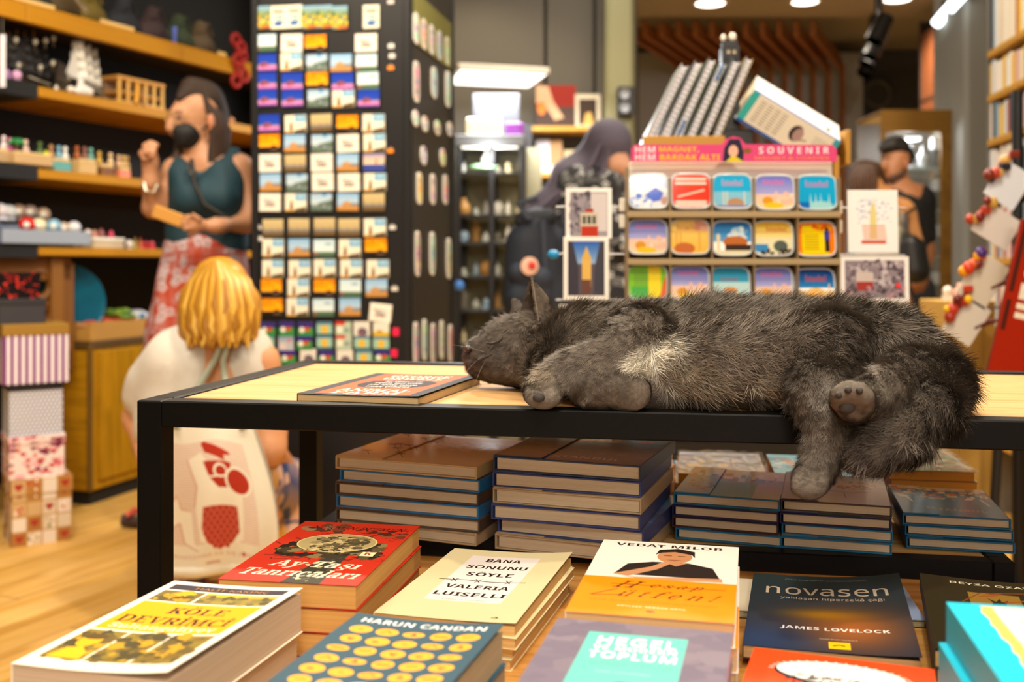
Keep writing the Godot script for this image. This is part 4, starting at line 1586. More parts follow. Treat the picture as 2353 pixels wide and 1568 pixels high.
func panel_light(where: Vector3, label: String, size: Vector2, energy: float, tilt := 0.0, turn := 0.0, shine := 6.0, tone := Color(1.0, 0.96, 0.90)) -> void:
	var root := thing("panel_light", label, "panel light", where, turn, "square LED panel lights")
	root.rotation.x = tilt
	part(root, "frame", Geo.new().rbox(Vector3(0, 0.012, 0), Vector3(size.x + 0.03, 0.03, size.y + 0.03), 0.004), paint("c9c4b8", 0.5))
	part(root, "lamp_panel", Geo.new().rbox(Vector3(0, -0.005, 0), Vector3(size.x, 0.006, size.y), 0.002), glow("fffaf0", shine))
	var l := AreaLight3D.new()
	l.name = "panel_glow"
	l.area_size = size
	l.light_color = tone
	l.light_energy = energy
	l.shadow_enabled = true
	l.set("area_range", 14.0)
	root.add_child(l)
	l.position = Vector3(0, -0.012, 0)
	l.rotation.x = -PI / 2


func standing_books(cat_label: String, group: String, a: Vector3, dirn: Vector3, length: float, depth: float, hmin: float, hmax: float, cols: Array, seed_: int, lean := 0.0) -> void:
	# a run of upright books: each its own thing with cover and page block
	var g := RandomNumberGenerator.new()
	g.seed = seed_
	var s := 0.0
	var d := dirn.normalized()
	var turn := atan2(-d.z, d.x)
	while s < length:
		var w := g.randf_range(0.016, 0.042)
		var h := g.randf_range(hmin, hmax)
		var hex: String = cols[g.randi() % cols.size()]
		var root := thing("shelf_book", cat_label % color_word(hex), "book", a + d * (s + w / 2), turn, group)
		var dd := depth * g.randf_range(0.85, 1.0)
		part(root, "cover", Geo.new().rbox(Vector3(0, h / 2, -dd / 2), Vector3(w - 0.001, h, dd), 0.0015), paint(hex, 0.5))
		part(root, "page_block", Geo.new().box(Vector3(0, h / 2 + 0.0006, -dd / 2 - 0.002), Vector3(w - 0.005, h + 0.0012, dd)), paint("e4d9c2", 0.8))
		s += w + 0.0005


func color_word(hex: String) -> String:
	var c := Color.html(hex)
	if c.v < 0.28:
		return "black"
	if c.s < 0.18:
		return "white" if c.v > 0.72 else "grey"
	var h := c.h * 360
	if h < 14 or h > 340:
		return "pink" if c.v > 0.7 and c.s < 0.6 else "red"
	if h < 40:
		return "orange" if c.s > 0.65 and c.v > 0.75 else "cream" if c.s < 0.45 and c.v > 0.7 else "brown"
	if h < 68:
		return "yellow" if c.s > 0.5 else "cream"
	if h < 160:
		return "green"
	if h < 255:
		return "blue"
	return "purple"


func build_back() -> void:
	# slatted wooden ceiling that runs down the far wall
	var slats := thing("slat_screen", "brown wooden slats running along the ceiling and down the far wall", "slats", Vector3(1.2, 0, -8.0))
	var brown := wood("walnut", ["6e4020", "8d552b", "a06636", "7c4824"], 51, 0.35)
	for k in 12:
		var x := 0.62 + k * 0.118
		var p0 := Vector3(x, 2.555, -6.95) - slats.position
		var p1 := p0 + Vector3(0.42, 0, -0.907) * 1.35
		var run := (p1 - p0)
		var g := Geo.new()
		g.x = Transform3D(Basis(Vector3.UP, atan2(-run.x, -run.z)), (p0 + p1) / 2)
		g.rbox(Vector3.ZERO, Vector3(0.034, 0.11, run.length()), 0.004)
		part(slats, "slat", g, brown)
		var v := Geo.new()
		v.rbox(p1 + Vector3(0.01, -1.2775, 0.02), Vector3(0.03, 2.555, 0.05), 0.004)
		part(slats, "slat", v, brown)
	struct("ceiling_soffit", Geo.new().rbox(Vector3(1.55, 2.714, -6.2), Vector3(2.5, 0.188, 1.4), 0.01), paint("a39c8e", 0.6))
	struct("wall_slat_panel", Geo.new().box(Vector3(1.8, 1.35, -8.45), Vector3(1.9, 2.7, 0.06)), paint("a4a8ae", 0.8))
	# visible lamps
	downlight(onz(1632, 2.618, 6.5), "round downlight over the brown slats", 9.0, 0.095)
	downlight(onz(1850, 2.618, 6.46), "round downlight beside the slats, towards the grey wall", 9.0, 0.085)
	downlight(onz(2062, 2.618, 6.4), "round downlight close to the track lamps", 10.0, 0.085)
	panel_light(Vector3(onz(1140, 0, 4.75).x, EYE + 430.0 / F * 4.75, -4.75), "bright square panel lamp jutting out from the grey partition", Vector2(0.40, 0.34), 7.0, 0.0, 0.25, 5.0, Color(0.97, 0.98, 1.0))
	# unseen panels added over the aisles only to fill the shop with light
	panel_light(Vector3(-0.2, 2.79, 0.2), "added unseen fill panel over the paperback table", Vector2(0.6, 0.6), 7.0)
	panel_light(Vector3(0.5, 2.79, 1.6), "added unseen fill panel at the shop front", Vector2(0.6, 0.6), 11.0)
	panel_light(Vector3(0.3, 1.95, 3.085), "large added fill light on the entrance wall, out of view", Vector2(1.4, 0.5), 9.0, PI / 2)  # added on the unseen wall to throw low light under the table
	panel_light(Vector3(-1.6, 2.79, -2.2), "added unseen fill panel over the gift shelf aisle", Vector2(0.6, 0.6), 6.0)
	panel_light(Vector3(1.2, 2.79, -3.0), "added unseen fill panel over the souvenir rack", Vector2(0.6, 0.6), 6.0)
	panel_light(Vector3(0.2, 2.79, -4.6), "added unseen fill panel before the grey partition", Vector2(0.6, 0.6), 3.0)
	# dark track lamps hanging under the far ceiling
	var rail := onz(2005, 2.80, 6.6)
	single("track_rail", Geo.new().rbox(Vector3.ZERO, Vector3(0.03, 0.025, 2.4), 0.004), paint("1a1a1c", 0.5), "black lamp track under the dark far ceiling", "lamp track", Vector3(rail.x + 0.1, 2.79, -6.3), -0.35)
	for q in [[2022, 62, 6.0], [2012, 100, 6.4], [2003, 118, 6.8], [1997, 145, 7.2]]:
		var w := at(q[0], q[1], q[2])
		var root := thing("dark_spotlight", "unlit black spotlight on the track beside the far wall", "spotlight", w, 0.4, "unlit track spotlights")
		part(root, "housing", Geo.new().tube([Vector3(0.03, 0.06, 0.02), Vector3(-0.05, -0.09, 0)], [0.05, 0.055], 14), paint("121214", 0.5))
		part(root, "arm", Geo.new().tube([Vector3(0, 0.02, 0), Vector3(0.02, 2.79 - w.y, 0)], [0.012], 6), paint("121214", 0.5))
	for q in [[2166, 40, 5.0], [2198, 4, 4.7]]:
		var w := at(q[0], q[1], q[2])
		var root := thing("tube_spotlight", "slanted lit spotlight near the grey column", "spotlight", w, 0.0, "lit slanted spotlights")
		part(root, "housing", Geo.new().tube([Vector3(0.10, 0.16, 0), Vector3(0.035, 0.045, 0)], [0.05, 0.045], 14), paint("1c1c1e", 0.5))
		part(root, "lamp_tube", Geo.new().tube([Vector3(0.035, 0.045, 0), Vector3(-0.035, -0.035, 0)], [0.028, 0.026], 12), glow("eefcff", 9.0))
		part(root, "arm", Geo.new().tube([Vector3(0.1, 0.15, 0), Vector3(0.1, 2.79 - w.y, 0)], [0.012], 6), paint("1c1c1e", 0.5))
	# round dial on the far wall
	var clock := thing("wall_clock", "round grey clock on the dark far wall", "clock", at(2016, 215, 8.7))
	part(clock, "rim", Geo.new().tube(ring(Vector3.ZERO, 0.11, 24), [0.014], 8, false), paint("6a6a6c", 0.5))
	var dial := Geo.new()
	dial.x = Transform3D(Basis(Vector3.RIGHT, PI / 2))
	dial.lathe([[0.0, 0.0], [0.108, 0.0]], 24)
	part(clock, "dial", dial, paint("3f4247", 0.6))
	# far bookcase high up behind the column
	var fb := thing("far_bookcase", "dark red-brown bookcase high on the far wall", "bookcase", at(2175, 330, 6.6))
	part(fb, "back", Geo.new().box(Vector3(0.12, 0.36, -0.12), Vector3(0.5, 0.95, 0.02)), paint("2a2320", 0.7))
	var fl := -fb.position.y
	part(fb, "side", Geo.new().rbox(Vector3(-0.11, 0.735 - (0.735 - fl) / 2, 0), Vector3(0.03, 0.735 - fl, 0.24), 0.003), paint("6a3a1e", 0.5))
	part(fb, "top", Geo.new().rbox(Vector3(0.1, 0.735, 0), Vector3(0.46, 0.03, 0.24), 0.003), paint("6a3a1e", 0.5))
	part(fb, "shelf", Geo.new().rbox(Vector3(0.1, 0.30, 0), Vector3(0.46, 0.03, 0.24), 0.003), paint("4a2c1a", 0.5))
	standing_books("%s book in the dark bookcase high on the far wall", "books in the far dark bookcase", fb.position + Vector3(-0.08, 0.315, 0.1), Vector3(1, 0, 0), 0.3, 0.16, 0.22, 0.34, ["7a4a34", "b9ac90", "8a8478", "5a3a2c"], 5)
	standing_books("%s book standing on the tall wooden glass cabinet", "books on the glass cabinet", Vector3(onz(2160, 0, 5.1).x, 1.675, -4.85), Vector3(1, 0, 0), 0.12, 0.12, 0.16, 0.22, ["cfd2d6", "2f6b3c", "d6d0bc"], 6)
	build_cabinet()
	build_bookcase()
	build_glass_shelves()
	build_hanging_gifts()


func ring(m: Vector3, r: float, n: int) -> Array:
	var out := []
	for k in n + 1:
		out.append(m + Vector3(cos(TAU * k / n), sin(TAU * k / n), 0) * r)
	return out


func glass() -> StandardMaterial3D:
	if not mats.has("glass"):
		var m := StandardMaterial3D.new()
		m.transparency = BaseMaterial3D.TRANSPARENCY_ALPHA
		m.albedo_color = Color(0.95, 1.0, 0.98, 0.08)
		m.roughness = 0.03
		mats["glass"] = m
	return mats["glass"]


# small souvenir bodies used again and again: [profile, ...] lathed
func figurine(kind: int, s: float, base: Geo = null) -> Geo:
	var g := base if base else Geo.new()
	match kind:
		0:
			g.lathe([[0.0, 0.0], [0.30 * s, 0.0], [0.30 * s, 0.08 * s], [0.12 * s, 0.14 * s], [0.16 * s, 0.5 * s], [0.05 * s, 0.72 * s], [0.0, 1.0 * s]], 12)
		1:
			g.lathe([[0.0, 0.0], [0.26 * s, 0.0], [0.34 * s, 0.2 * s], [0.30 * s, 0.5 * s], [0.12 * s, 0.66 * s], [0.15 * s, 0.8 * s], [0.0, 0.82 * s]], 14)
		2:
			g.box(Vector3(0, 0.12 * s, 0), Vector3(0.5 * s, 0.24 * s, 0.36 * s)).ball(Vector3(0, 0.42 * s, 0), Vector3(0.22, 0.26, 0.2) * s, 10, 8)
		3:
			g.lathe([[0.0, 0.0], [0.22 * s, 0.0], [0.20 * s, 0.1 * s], [0.20 * s, 0.62 * s], [0.26 * s, 0.66 * s], [0.1 * s, 0.86 * s], [0.02 * s, 1.2 * s], [0.0, 1.25 * s]], 10)
		4:
			g.ball(Vector3(0, 0.36 * s, 0), Vector3(0.32, 0.36, 0.32) * s, 12, 8).lathe([[0.0, 0.0], [0.26 * s, 0.0], [0.22 * s, 0.1 * s], [0.0, 0.1 * s]], 12)
	return g


func souvenir(kind: int, s: float, hex: String, label: String, where: Vector3, group: String, rough := 0.4) -> void:
	var names := ["statuette", "vase", "trinket", "tower_model", "globe_ornament"]
	var root := thing(names[kind], label, ["statuette", "vase", "trinket", "model tower", "ornament"][kind], where, rng.randf() * TAU, group)
	part(root, "body", figurine(kind, s), paint(hex, rough))
	if kind != 2:
		part(root, "base", Geo.new().lathe([[0.0, -0.001], [0.32 * s, 0.0], [0.32 * s, 0.05 * s], [0.0, 0.051 * s]], 12), paint(Color.html(hex).darkened(0.35).to_html(false), rough))


func build_cabinet() -> void:
	var z := 4.9
	var x0 := onz(2026, 0, z).x
	var x1 := onz(2214, 0, z).x
	var top := EYE + (610 - 252) / F * z
	var w := x1 - x0
	var root := thing("glass_cabinet", "tall glass-fronted cabinet with a mid-brown wooden frame", "cabinet", Vector3((x0 + x1) / 2, 0, -z - 0.2))
	var m := wood("cabinet_wood", ["6f4f1c", "7d5a22", "866227", "775420"], 61, 0.45)
	part(root, "top_panel", Geo.new().rbox(Vector3(0, top - 0.055, 0.19), Vector3(w, 0.11, 0.02), 0.003), m)
	part(root, "roof_board", Geo.new().rbox(Vector3(0, top - 0.01, 0), Vector3(w, 0.02, 0.38), 0.003), m)
	part(root, "stile", Geo.new().rbox(Vector3(w / 2 - 0.055, (top - 0.11) / 2, 0.19), Vector3(0.11, top - 0.11, 0.02), 0.003), m)
	part(root, "stile", Geo.new().rbox(Vector3(-w / 2 + 0.012, (top - 0.11) / 2, 0.19), Vector3(0.024, top - 0.11, 0.02), 0.003), m)
	part(root, "back_panel", Geo.new().box(Vector3(0, top / 2, -0.185), Vector3(w, top - 0.02, 0.01)), paint("4a4238", 0.6))
	part(root, "side_panel", Geo.new().box(Vector3(w / 2 - 0.008, top / 2, 0), Vector3(0.016, top, 0.37)), m)
	part(root, "base_panel", Geo.new().rbox(Vector3(-0.04, 0.35, 0.185), Vector3(w - 0.12, 0.70, 0.02), 0.003), paint("4b3411", 0.5))
	var pane := Geo.new().box(Vector3(-0.045, 0.70 + (top - 0.81) / 2, 0.192), Vector3(w - 0.14, top - 0.81, 0.004))
	part(root, "glass_door", pane, glass())
	for y in [0.70, 0.94, 1.17, 1.38]:
		part(root, "glass_shelf", Geo.new().box(Vector3(-0.03, y, 0), Vector3(w - 0.08, 0.008, 0.32)), paint("8a9a94", 0.15))
	var lamp := Geo.new().box(Vector3(-0.04, top - 0.125, 0.05), Vector3(0.16, 0.012, 0.05))
	part(root, "strip_lamp", lamp, glow("ffffff", 6.0))
	var l := OmniLight3D.new()
	l.name = "strip_lamp_light"
	l.light_energy = 0.35
	l.omni_range = 4.0
	l.light_size = 0.05
	l.shadow_enabled = true
	root.add_child(l)
	l.position = Vector3(-0.04, top - 0.15, 0.05)
	# pale boxed perfumes and glass towers on its shelves
	var k := 0
	for y in [0.705, 0.945, 1.175, 1.385]:
		for j in 5:
			var x := (x0 + x1) / 2 - w / 2 + 0.07 + j * 0.062
			if j == 4:
				var bx := thing("gift_box", "white-lidded black box on the %s shelf of the glass cabinet" % ["lowest", "second", "third", "top"][k], "gift box", Vector3(x, y, -z - 0.12), 0.0, "white and black boxes in the glass cabinet")
				part(bx, "box", Geo.new().rbox(Vector3(0, 0.05, 0), Vector3(0.05, 0.10, 0.05), 0.002), paint("15161a", 0.4))
				part(bx, "lid", Geo.new().rbox(Vector3(0, 0.13, 0), Vector3(0.052, 0.06, 0.052), 0.002), paint("dfe6ea", 0.3))
			else:
				souvenir([3, 0, 3, 1][(j + k) % 4], 0.10 + 0.02 * ((j + k) % 3), ["c9d2d4", "7c8288", "e6eae6", "a8b0b4"][(j * 3 + k) % 4], "%s glass %s on the %s shelf of the wooden glass cabinet" % [color_word(["c9d2d4", "7c8288", "e6eae6", "a8b0b4"][(j * 3 + k) % 4]), ["spire", "statuette", "spire", "vase"][(j + k) % 4], ["lowest", "second", "third", "top"][k]], Vector3(x, y, -z - 0.12 - 0.03 * (j % 2)), "ornaments inside the wooden glass cabinet", 0.15)
		k += 1


func build_bookcase() -> void:
	# tall bookcase beside the column: face runs almost along the view
	var a := onz(2272, 0, 3.62)
	var d := Vector3(-0.041, 0, 0.34).normalized()
	var n := Vector3(d.z, 0, -d.x)
	var len_ := 0.62
	var root := thing("bookcase", "tall black bookcase with honey-wood shelves full of pale books", "bookcase", a, atan2(-d.z, d.x))
	# local x runs along the face towards the camera, local -z into the wall
	var honey := wood("honey", ["a67a2c", "bb8d3a", "cb9d49", "b28434"], 71, 0.45)
	part(root, "back_panel", Geo.new().box(Vector3(len_ / 2, 1.2, -0.30), Vector3(len_, 2.4, 0.02)), paint("17171a", 0.6))
	part(root, "side_panel", Geo.new().box(Vector3(-0.012, 1.2, -0.15), Vector3(0.02, 2.4, 0.30)), paint("6d6a62", 0.7))
	var ys := [0.30, 0.62, 0.93, 1.085, 1.365, 1.505, 1.665, 1.95]
	ys = [0.28, 0.60, 0.925, 1.165, 1.355, 1.515, 1.675, 1.93]
	for y in ys:
		part(root, "shelf", Geo.new().rbox(Vector3(len_ / 2, y - 0.012, -0.145), Vector3(len_, 0.024, 0.30), 0.002), honey)
	var k := 0
	for y in ys:
		var hh: float = ([0.30, 0.30, 0.20, 0.165, 0.14, 0.138, 0.22, 0.25] as Array)[k]
		if y < 0.5:
			k += 1
			continue
		standing_books("%s book on shelf " + ["", "low in the black bookcase, second up", "of the black bookcase behind the red sign", "of the black bookcase just above the hanging cards", "in the middle of the black bookcase", "of the black bookcase above its middle", "near the top of the black bookcase", "at the top of the black bookcase"][k], "books in the black bookcase", a + d * 0.012 + Vector3(0, y, 0) - n * 0.0, d, len_ - 0.06, 0.17, hh * 0.72, hh * 0.95, ["efe9dc", "e8e0c8", "dfe4e6", "d9c79a", "c9d6dc", "e9dfd0", "e3b93c", "b0563c", "31404e", "7f9cae", "e6ddd2", "d8a8a0"], 40 + k)
		k += 1


func build_glass_shelves() -> void:
	# black-framed glass shelving filled with small white ornaments
	var z := 4.55
	var x0 := onz(1046, 0, z).x
	var x1 := onz(1205, 0, z).x
	var w := x1 - x0
	var root := thing("glass_shelf_rack", "black-framed glass shelving crowded with small white ornaments", "shelving", Vector3(x0, 0, -z))
	var iron := paint("202022", 0.45, 0.2)
	for x in [0.0, (1124 - 1046) / F * z, w - 0.02]:
		part(root, "post", Geo.new().rbox(Vector3(x + 0.012, 0.74, 0), Vector3(0.026, 1.48, 0.026), 0.002), iron)
		part(root, "post", Geo.new().rbox(Vector3(x + 0.012, 0.74, -0.34), Vector3(0.026, 1.48, 0.026), 0.002), iron)
	part(root, "back_panel", Geo.new().box(Vector3(w / 2, 0.74, -0.36), Vector3(w + 0.16, 1.48, 0.01)), paint("8a8468", 0.7))
	part(root, "top_board", Geo.new().rbox(Vector3(w / 2, 1.47, -0.17), Vector3(w, 0.05, 0.38), 0.003), paint("6a6d70", 0.4))
	part(root, "screen_panel", Geo.new().rbox(Vector3(w * 0.55, 1.62, -0.33), Vector3(w * 0.72, 0.24, 0.02), 0.003), paint("27282c", 0.5))
	var ys := []
	part(root, "strip_lamp", Geo.new().box(Vector3(w / 2, 1.438, 0.0), Vector3(w - 0.06, 0.008, 0.014)), glow("fff8ea", 1.5))  # strip lamp added to brighten the inside of the shelving
	var sl := OmniLight3D.new()
	sl.name = "strip_lamp_light"
	sl.light_energy = 0.18
	sl.omni_range = 5.0
	sl.light_size = 0.05
	sl.shadow_enabled = true
	root.add_child(sl)
	sl.position = Vector3(w / 2, 1.40, 0.06)
	for py in [395, 492, 556, 634, 712, 790]:
		ys.append(EYE + (610 - py) / F * z)
	var k := 0
	for y in ys:
		part(root, "shelf_rim", Geo.new().rbox(Vector3(w / 2, y - 0.008, 0.0), Vector3(w, 0.012, 0.012), 0.002), iron)
		part(root, "glass_shelf", Geo.new().box(Vector3(w / 2, y - 0.006, -0.17), Vector3(w, 0.008, 0.33)), paint("9aa39a", 0.12))
		for j in 6:
			var x := x0 + 0.035 + j * (w - 0.06) / 5.0
			souvenir([0, 1, 4, 2, 3][(j * 2 + k) % 5], 0.055 + 0.02 * ((j + k * 2) % 3), ["e4e8de", "f0ece0", "cdbf98", "d8ded6", "b98a4a", "9a9488", "ece4d2", "6e6a60", "a9c4dc"][(j * 5 + k * 4) % 9], "small %s %s on the %s shelf of the black-framed rack" % [color_word(["e4e8de", "f0ece0", "cdbf98", "d8ded6", "b98a4a", "9a9488", "ece4d2", "6e6a60", "a9c4dc"][(j * 5 + k * 4) % 9]), ["statuette", "vase", "globe", "bust", "tower"][(j * 2 + k) % 5], ["top", "second", "third", "fourth", "fifth", "lowest"][k]], Vector3(x, y, -z - 0.06 - 0.08 * (j % 2)), "ornaments on the black-framed glass shelving")
		k += 1
	# things on and in the rack that stand out
	var yt := 1.495
	var bx := thing("carton", "pale cream carton on top of the glass shelving", "box", Vector3(onz(1108, 0, z).x, yt, -z - 0.12), 0.1)
	part(bx, "box", Geo.new().rbox(Vector3(0, 0.045, 0), Vector3(0.165, 0.09, 0.1), 0.006), paint("f3e6b8", 0.5))  # plain cream card, evenly coloured
	var vb := thing("carton", "small purple carton on top of the glass shelving", "box", Vector3(onz(1182, 0, z).x, yt, -z - 0.12), -0.2)
	part(vb, "box", Geo.new().rbox(Vector3(0, 0.035, 0), Vector3(0.075, 0.07, 0.08), 0.004), paint("8a3fa0", 0.5))
	var gp := thing("dish", "mint green oval dish lying on the glass shelving", "dish", Vector3(onz(1110, 0, z).x, ys[0], -z - 0.02), 0.0)
	part(gp, "body", Geo.new().ball(Vector3(0, 0.02, 0), Vector3(0.07, 0.018, 0.05), 16, 8), paint("a6e0b0", 0.25))
	var bl := thing("paperweight", "glossy blue glass paperweight on the glass shelving", "paperweight", Vector3(onz(1056, 0, z).x, EYE + (610 - 668) / F * z, -z + 0.02), 0.0)
	part(bl, "body", Geo.new().ball(Vector3(0, 0.022, 0), Vector3(0.024, 0.026, 0.022), 14, 10), paint("4a86d8", 0.1))
	# magazine shelf on the partition
	var zz := 5.3
	var ms := thing("magazine_shelf", "wooden wall shelf with leaning picture books behind the scarfed shopper", "shelf", Vector3(onz(1226, 0, zz).x, 0, -zz))
	var honey := wood("honey", [], 71)
	for py in [298, 404]:
		var y: float = EYE + (610 - py) / F * zz
		part(ms, "board", Geo.new().rbox(Vector3(0.19, y, -0.06), Vector3(0.40, 0.026, 0.2), 0.003), honey)
	part(ms, "upright", Geo.new().rbox(Vector3(-0.03, 0.8, -0.06), Vector3(0.05, 1.7, 0.2), 0.003), iron)
	var y1 := EYE + (610 - 292) / F * zz
	var y2 := EYE + (610 - 398) / F * zz
	var p := Pic.new(128, 160, rgb("8a2318"))
	p.rect(0, 80, 128, 80, rgb("4a3a34"))
	p.poly([Vector2(0, 0), Vector2(40, 4), Vector2(56, 60), Vector2(90, 120), Vector2(60, 130), Vector2(20, 60), Vector2(0, 70)], rgb("c9a584"))
	p.ell(18, 86, 14, 24, rgb("d9803a"))
	picture_book("large red picture book with a swooping figure, leaning on the wall shelf", Vector3(onz(1278, 0, zz).x, y1, -zz - 0.06), 0.215, 0.24, p)
	p = Pic.new(96, 128, rgb("cfc6b0"))
	p.rect(16, 18, 64, 96, rgb("3a2c26"))
	p.poly([Vector2(30, 114), Vector2(40, 70), Vector2(60, 66), Vector2(72, 114)], rgb("c9a55c"))
	picture_book("cream-framed picture book with a dark doorway, leaning on the wall shelf", Vector3(onz(1352, 0, zz).x, y1, -zz - 0.06), 0.14, 0.19, p)
	p = Pic.new(96, 128, rgb("dcdce4"))
	p.rect(50, 0, 46, 128, rgb("b99468"))
	p.poly([Vector2(10, 120), Vector2(20, 20), Vector2(50, 60), Vector2(44, 100), Vector2(80, 90), Vector2(70, 124)], rgb("f2f2f8"))
	picture_book("white and tan picture book on the lower wall shelf", Vector3(onz(1262, 0, zz).x, y2, -zz - 0.06), 0.14, 0.19, p)
	p = Pic.new(64, 96, rgb("cbb98e"))
	p.rect(10, 20, 44, 50, rgb("8a6a4a"))
	picture_book("small cream picture book half hidden on the lower wall shelf", Vector3(onz(1318, 0, zz).x, y2, -zz - 0.05), 0.10, 0.13, p)
	var sp := thing("speaker", "black loudspeaker hanging on the cream pillar", "loudspeaker", at(1437, 235, 5.153))
	part(sp, "cabinet", Geo.new().rbox(Vector3.ZERO, Vector3(0.085, 0.15, 0.09), 0.006), paint("121316", 0.5))
	for y in [-0.035, 0.035]:
		var cg := Geo.new()
		cg.x = Transform3D(Basis(Vector3.RIGHT, PI / 2), Vector3(-0.01, y, 0.046))
		part(sp, "cone", cg.lathe([[0.0, 0.0], [0.02, 0.004], [0.026, 0.008]], 14), paint("8a9098", 0.3))


func picture_book(label: String, where: Vector3, w: float, h: float, p: Pic) -> void:
	var root := thing("picture_book", label, "book", where, 0.0)
	root.rotation.x = -0.12
	part(root, "page_block", Geo.new().rbox(Vector3(0, h / 2, -0.007), Vector3(w - 0.004, h - 0.004, 0.011), 0.001), paint("e2d8c4", 0.8))
	var g := Geo.new()
	g.quad(Vector3(-w / 2, 0, 0), Vector3(w / 2, 0, 0), Vector3(w / 2, h, 0), Vector3(-w / 2, h, 0))
	part(root, "front_cover", g, print_on(p, 0.45))
	part(root, "back_cover", Geo.new().box(Vector3(0, h / 2, -0.0135), Vector3(w, h, 0.001)), paint("4a4038", 0.5))


func build_hanging_gifts() -> void:
	# fan of gifts with blank white backing cards hanging by the red banner
	var z := 2.45
	var cards := [[2318, 425, 0.085, 0.10, 0.62, "dfe6f2"], [2290, 520, 0.10, 0.082, 0.72, "ddd6d0"], [2258, 645, 0.085, 0.12, -0.62, "d6cdbb"], [2220, 737, 0.082, 0.105, -0.66, "dad4c8"]]
	var post := onz(2338, 0, z + 0.12)
	var stand := thing("gift_stand", "black spinner post carrying gifts on white cards", "display stand", Vector3(post.x, 0, post.z))
	part(stand, "post", Geo.new().tube([Vector3(0, 0, 0), Vector3(0, 1.35, 0)], [0.014], 10), paint("141416", 0.4, 0.3))
	part(stand, "foot", Geo.new().lathe([[0.0, 0.0], [0.2, 0.0], [0.2, 0.015], [0.02, 0.03], [0.0, 0.03]], 20), paint("141416", 0.4, 0.3))
	var k := 0
	for c in cards:
		var p := at(c[0], c[1], z)
		var hook := Geo.new()
		hook.tube([p + Vector3(0.0, 0.02, -0.012) - stand.position, Vector3(0, p.y + 0.035, 0)], [0.003], 6)
		part(stand, "hook", hook, paint("9a9a9c", 0.3, 0.8))
		var deg: float = c[4] if c[4] > 0 else c[4]
		var root := thing("carded_gift", ["keyring set on a pale blue-white card, topmost on the spinner post", "red ornament on a white card hanging second on the spinner post", "colourful wooden toy on a cream card hanging on the spinner post", "red charm with a yellow ball on a white card, lowest on the spinner post"][k], "carded gift", p)
		var g := Geo.new()
		g.x = Transform3D(Basis(Vector3(0, 0, 1), -deg_to_rad(32)))
		g.rbox(Vector3.ZERO, Vector3(c[2], c[3], 0.002), 0.0008)
		part(root, "card", g, paint(c[5], 0.6))
		var cols: Array = [["7a2a1c", "1c1c30", "c99a54", "b8341c"], ["b03a1e", "7a1c14", "c9a04a", "e0643a", "8a2418"], ["f2a20c", "d8401c", "4a2a7a", "d9683a", "7a2016"], ["a8301c", "f0c20a", "7a1a16", "c03a20", "6a1414"]][k]
		var g2 := RandomNumberGenerator.new()
		g2.seed = 70 + k
		for j in 9:
			var f := j / 8.0
			var off := Vector3(-c[2] * 0.62, c[3] * 0.18, 0.01) + Vector3(f * 0.055, f * 0.05, 0) + Vector3(g2.randf_range(-1, 1), g2.randf_range(-1, 1), g2.randf_range(-0.4, 1)) * 0.010
			var bd := Geo.new()
			if j % 3 == 2:
				bd.rbox(off, Vector3(0.024, 0.018, 0.012), 0.003)
			else:
				bd.ball(off, Vector3(0.012, 0.013, 0.011) * g2.randf_range(0.7, 1.3), 10, 7)
			part(root, "charm", bd, paint(cols[j % cols.size()], 0.35))
		if k > 1:
			var rb := Geo.new()
			rb.tube([Vector3(0.02, -0.02, -0.004), Vector3(0.05, -0.005, -0.006), Vector3(0.08, 0.0, -0.008)], [0.007, 0.009, 0.004], 6)
			part(root, "ribbon", rb, paint("5c1a12", 0.6))
		k += 1
	# red banner with white lettering, standing at a slant
	var zb := 2.35
	var p := Pic.new(256, 1024, rgb("a32408"))
	var wh := rgb("efe6d2")
	p.rect(20, 0, 34, 470, rgb("4a2018"))
	p.rect(20, 520, 34, 200, rgb("4a2018"))
	p.rect(98, 590, 130, 38, wh)
	p.rect(98, 530, 130, 38, wh)
	p.rect(100, 400, 126, 104, wh)
	p.ell(160, 452, 20, 18, rgb("a32408"))
	p.ell(170, 330, 66, 58, wh)
	p.ell(170, 330, 22, 20, rgb("8a1c0c"))
	p.rect(110, 190, 120, 84, wh)
	p.rect(150, 60, 80, 110, wh)
	p.poly([Vector2(178, 400), Vector2(256, 300), Vector2(256, 520)], rgb("7a1606"))
	var a := at(2268, 862, zb)
	var b := at(2345, 520, zb)
	var dv := (b - a).normalized()
	var sd := Vector3(dv.y, -dv.x, 0)
	var hgt := a.distance_to(b) * 1.05
	var wid := 0.083
	var bn := thing("red_banner", "slanting red banner panel with big white letters beside the spinner post", "banner", Vector3(a.x, 0.0, a.z))
	var o := Vector3(0, a.y, 0)
	var slab := Geo.new()
	var dn := Vector3(0, 0, -0.012)
	slab.quad(o, o + sd * wid, o + sd * wid + dv * hgt, o + dv * hgt)
	part(bn, "printed_face", slab, print_on(p, 0.45))
	var body := Geo.new()
	body.x = Transform3D(Basis(sd, dv, Vector3(0, 0, 1)), o + Vector3(0, 0, -0.0066))
	body.rbox(Vector3(wid / 2, hgt / 2, 0), Vector3(wid, hgt, 0.012), 0.002)
	part(bn, "board", body, paint("7a1c0a", 0.5))
	part(bn, "strut", Geo.new().tube([Vector3(0.02, 0, -0.05), o + sd * wid * 0.5 + dv * 0.03 + Vector3(0, 0, -0.02)], [0.012], 8), paint("141416", 0.5))
	part(bn, "foot", Geo.new().rbox(Vector3(0.03, 0.012, -0.04), Vector3(0.3, 0.024, 0.2), 0.004), paint("141416", 0.5))
	# plywood box on the floor behind the cat's tail with small souvenirs on it
	var bz := 2.75
	var bx := thing("plywood_plinth", "pale plywood plinth behind the cat's tail", "plinth", Vector3(onz(2232, 0, bz).x, 0, -bz - 0.1))
	var py := EYE - (692 - 610) / F * bz
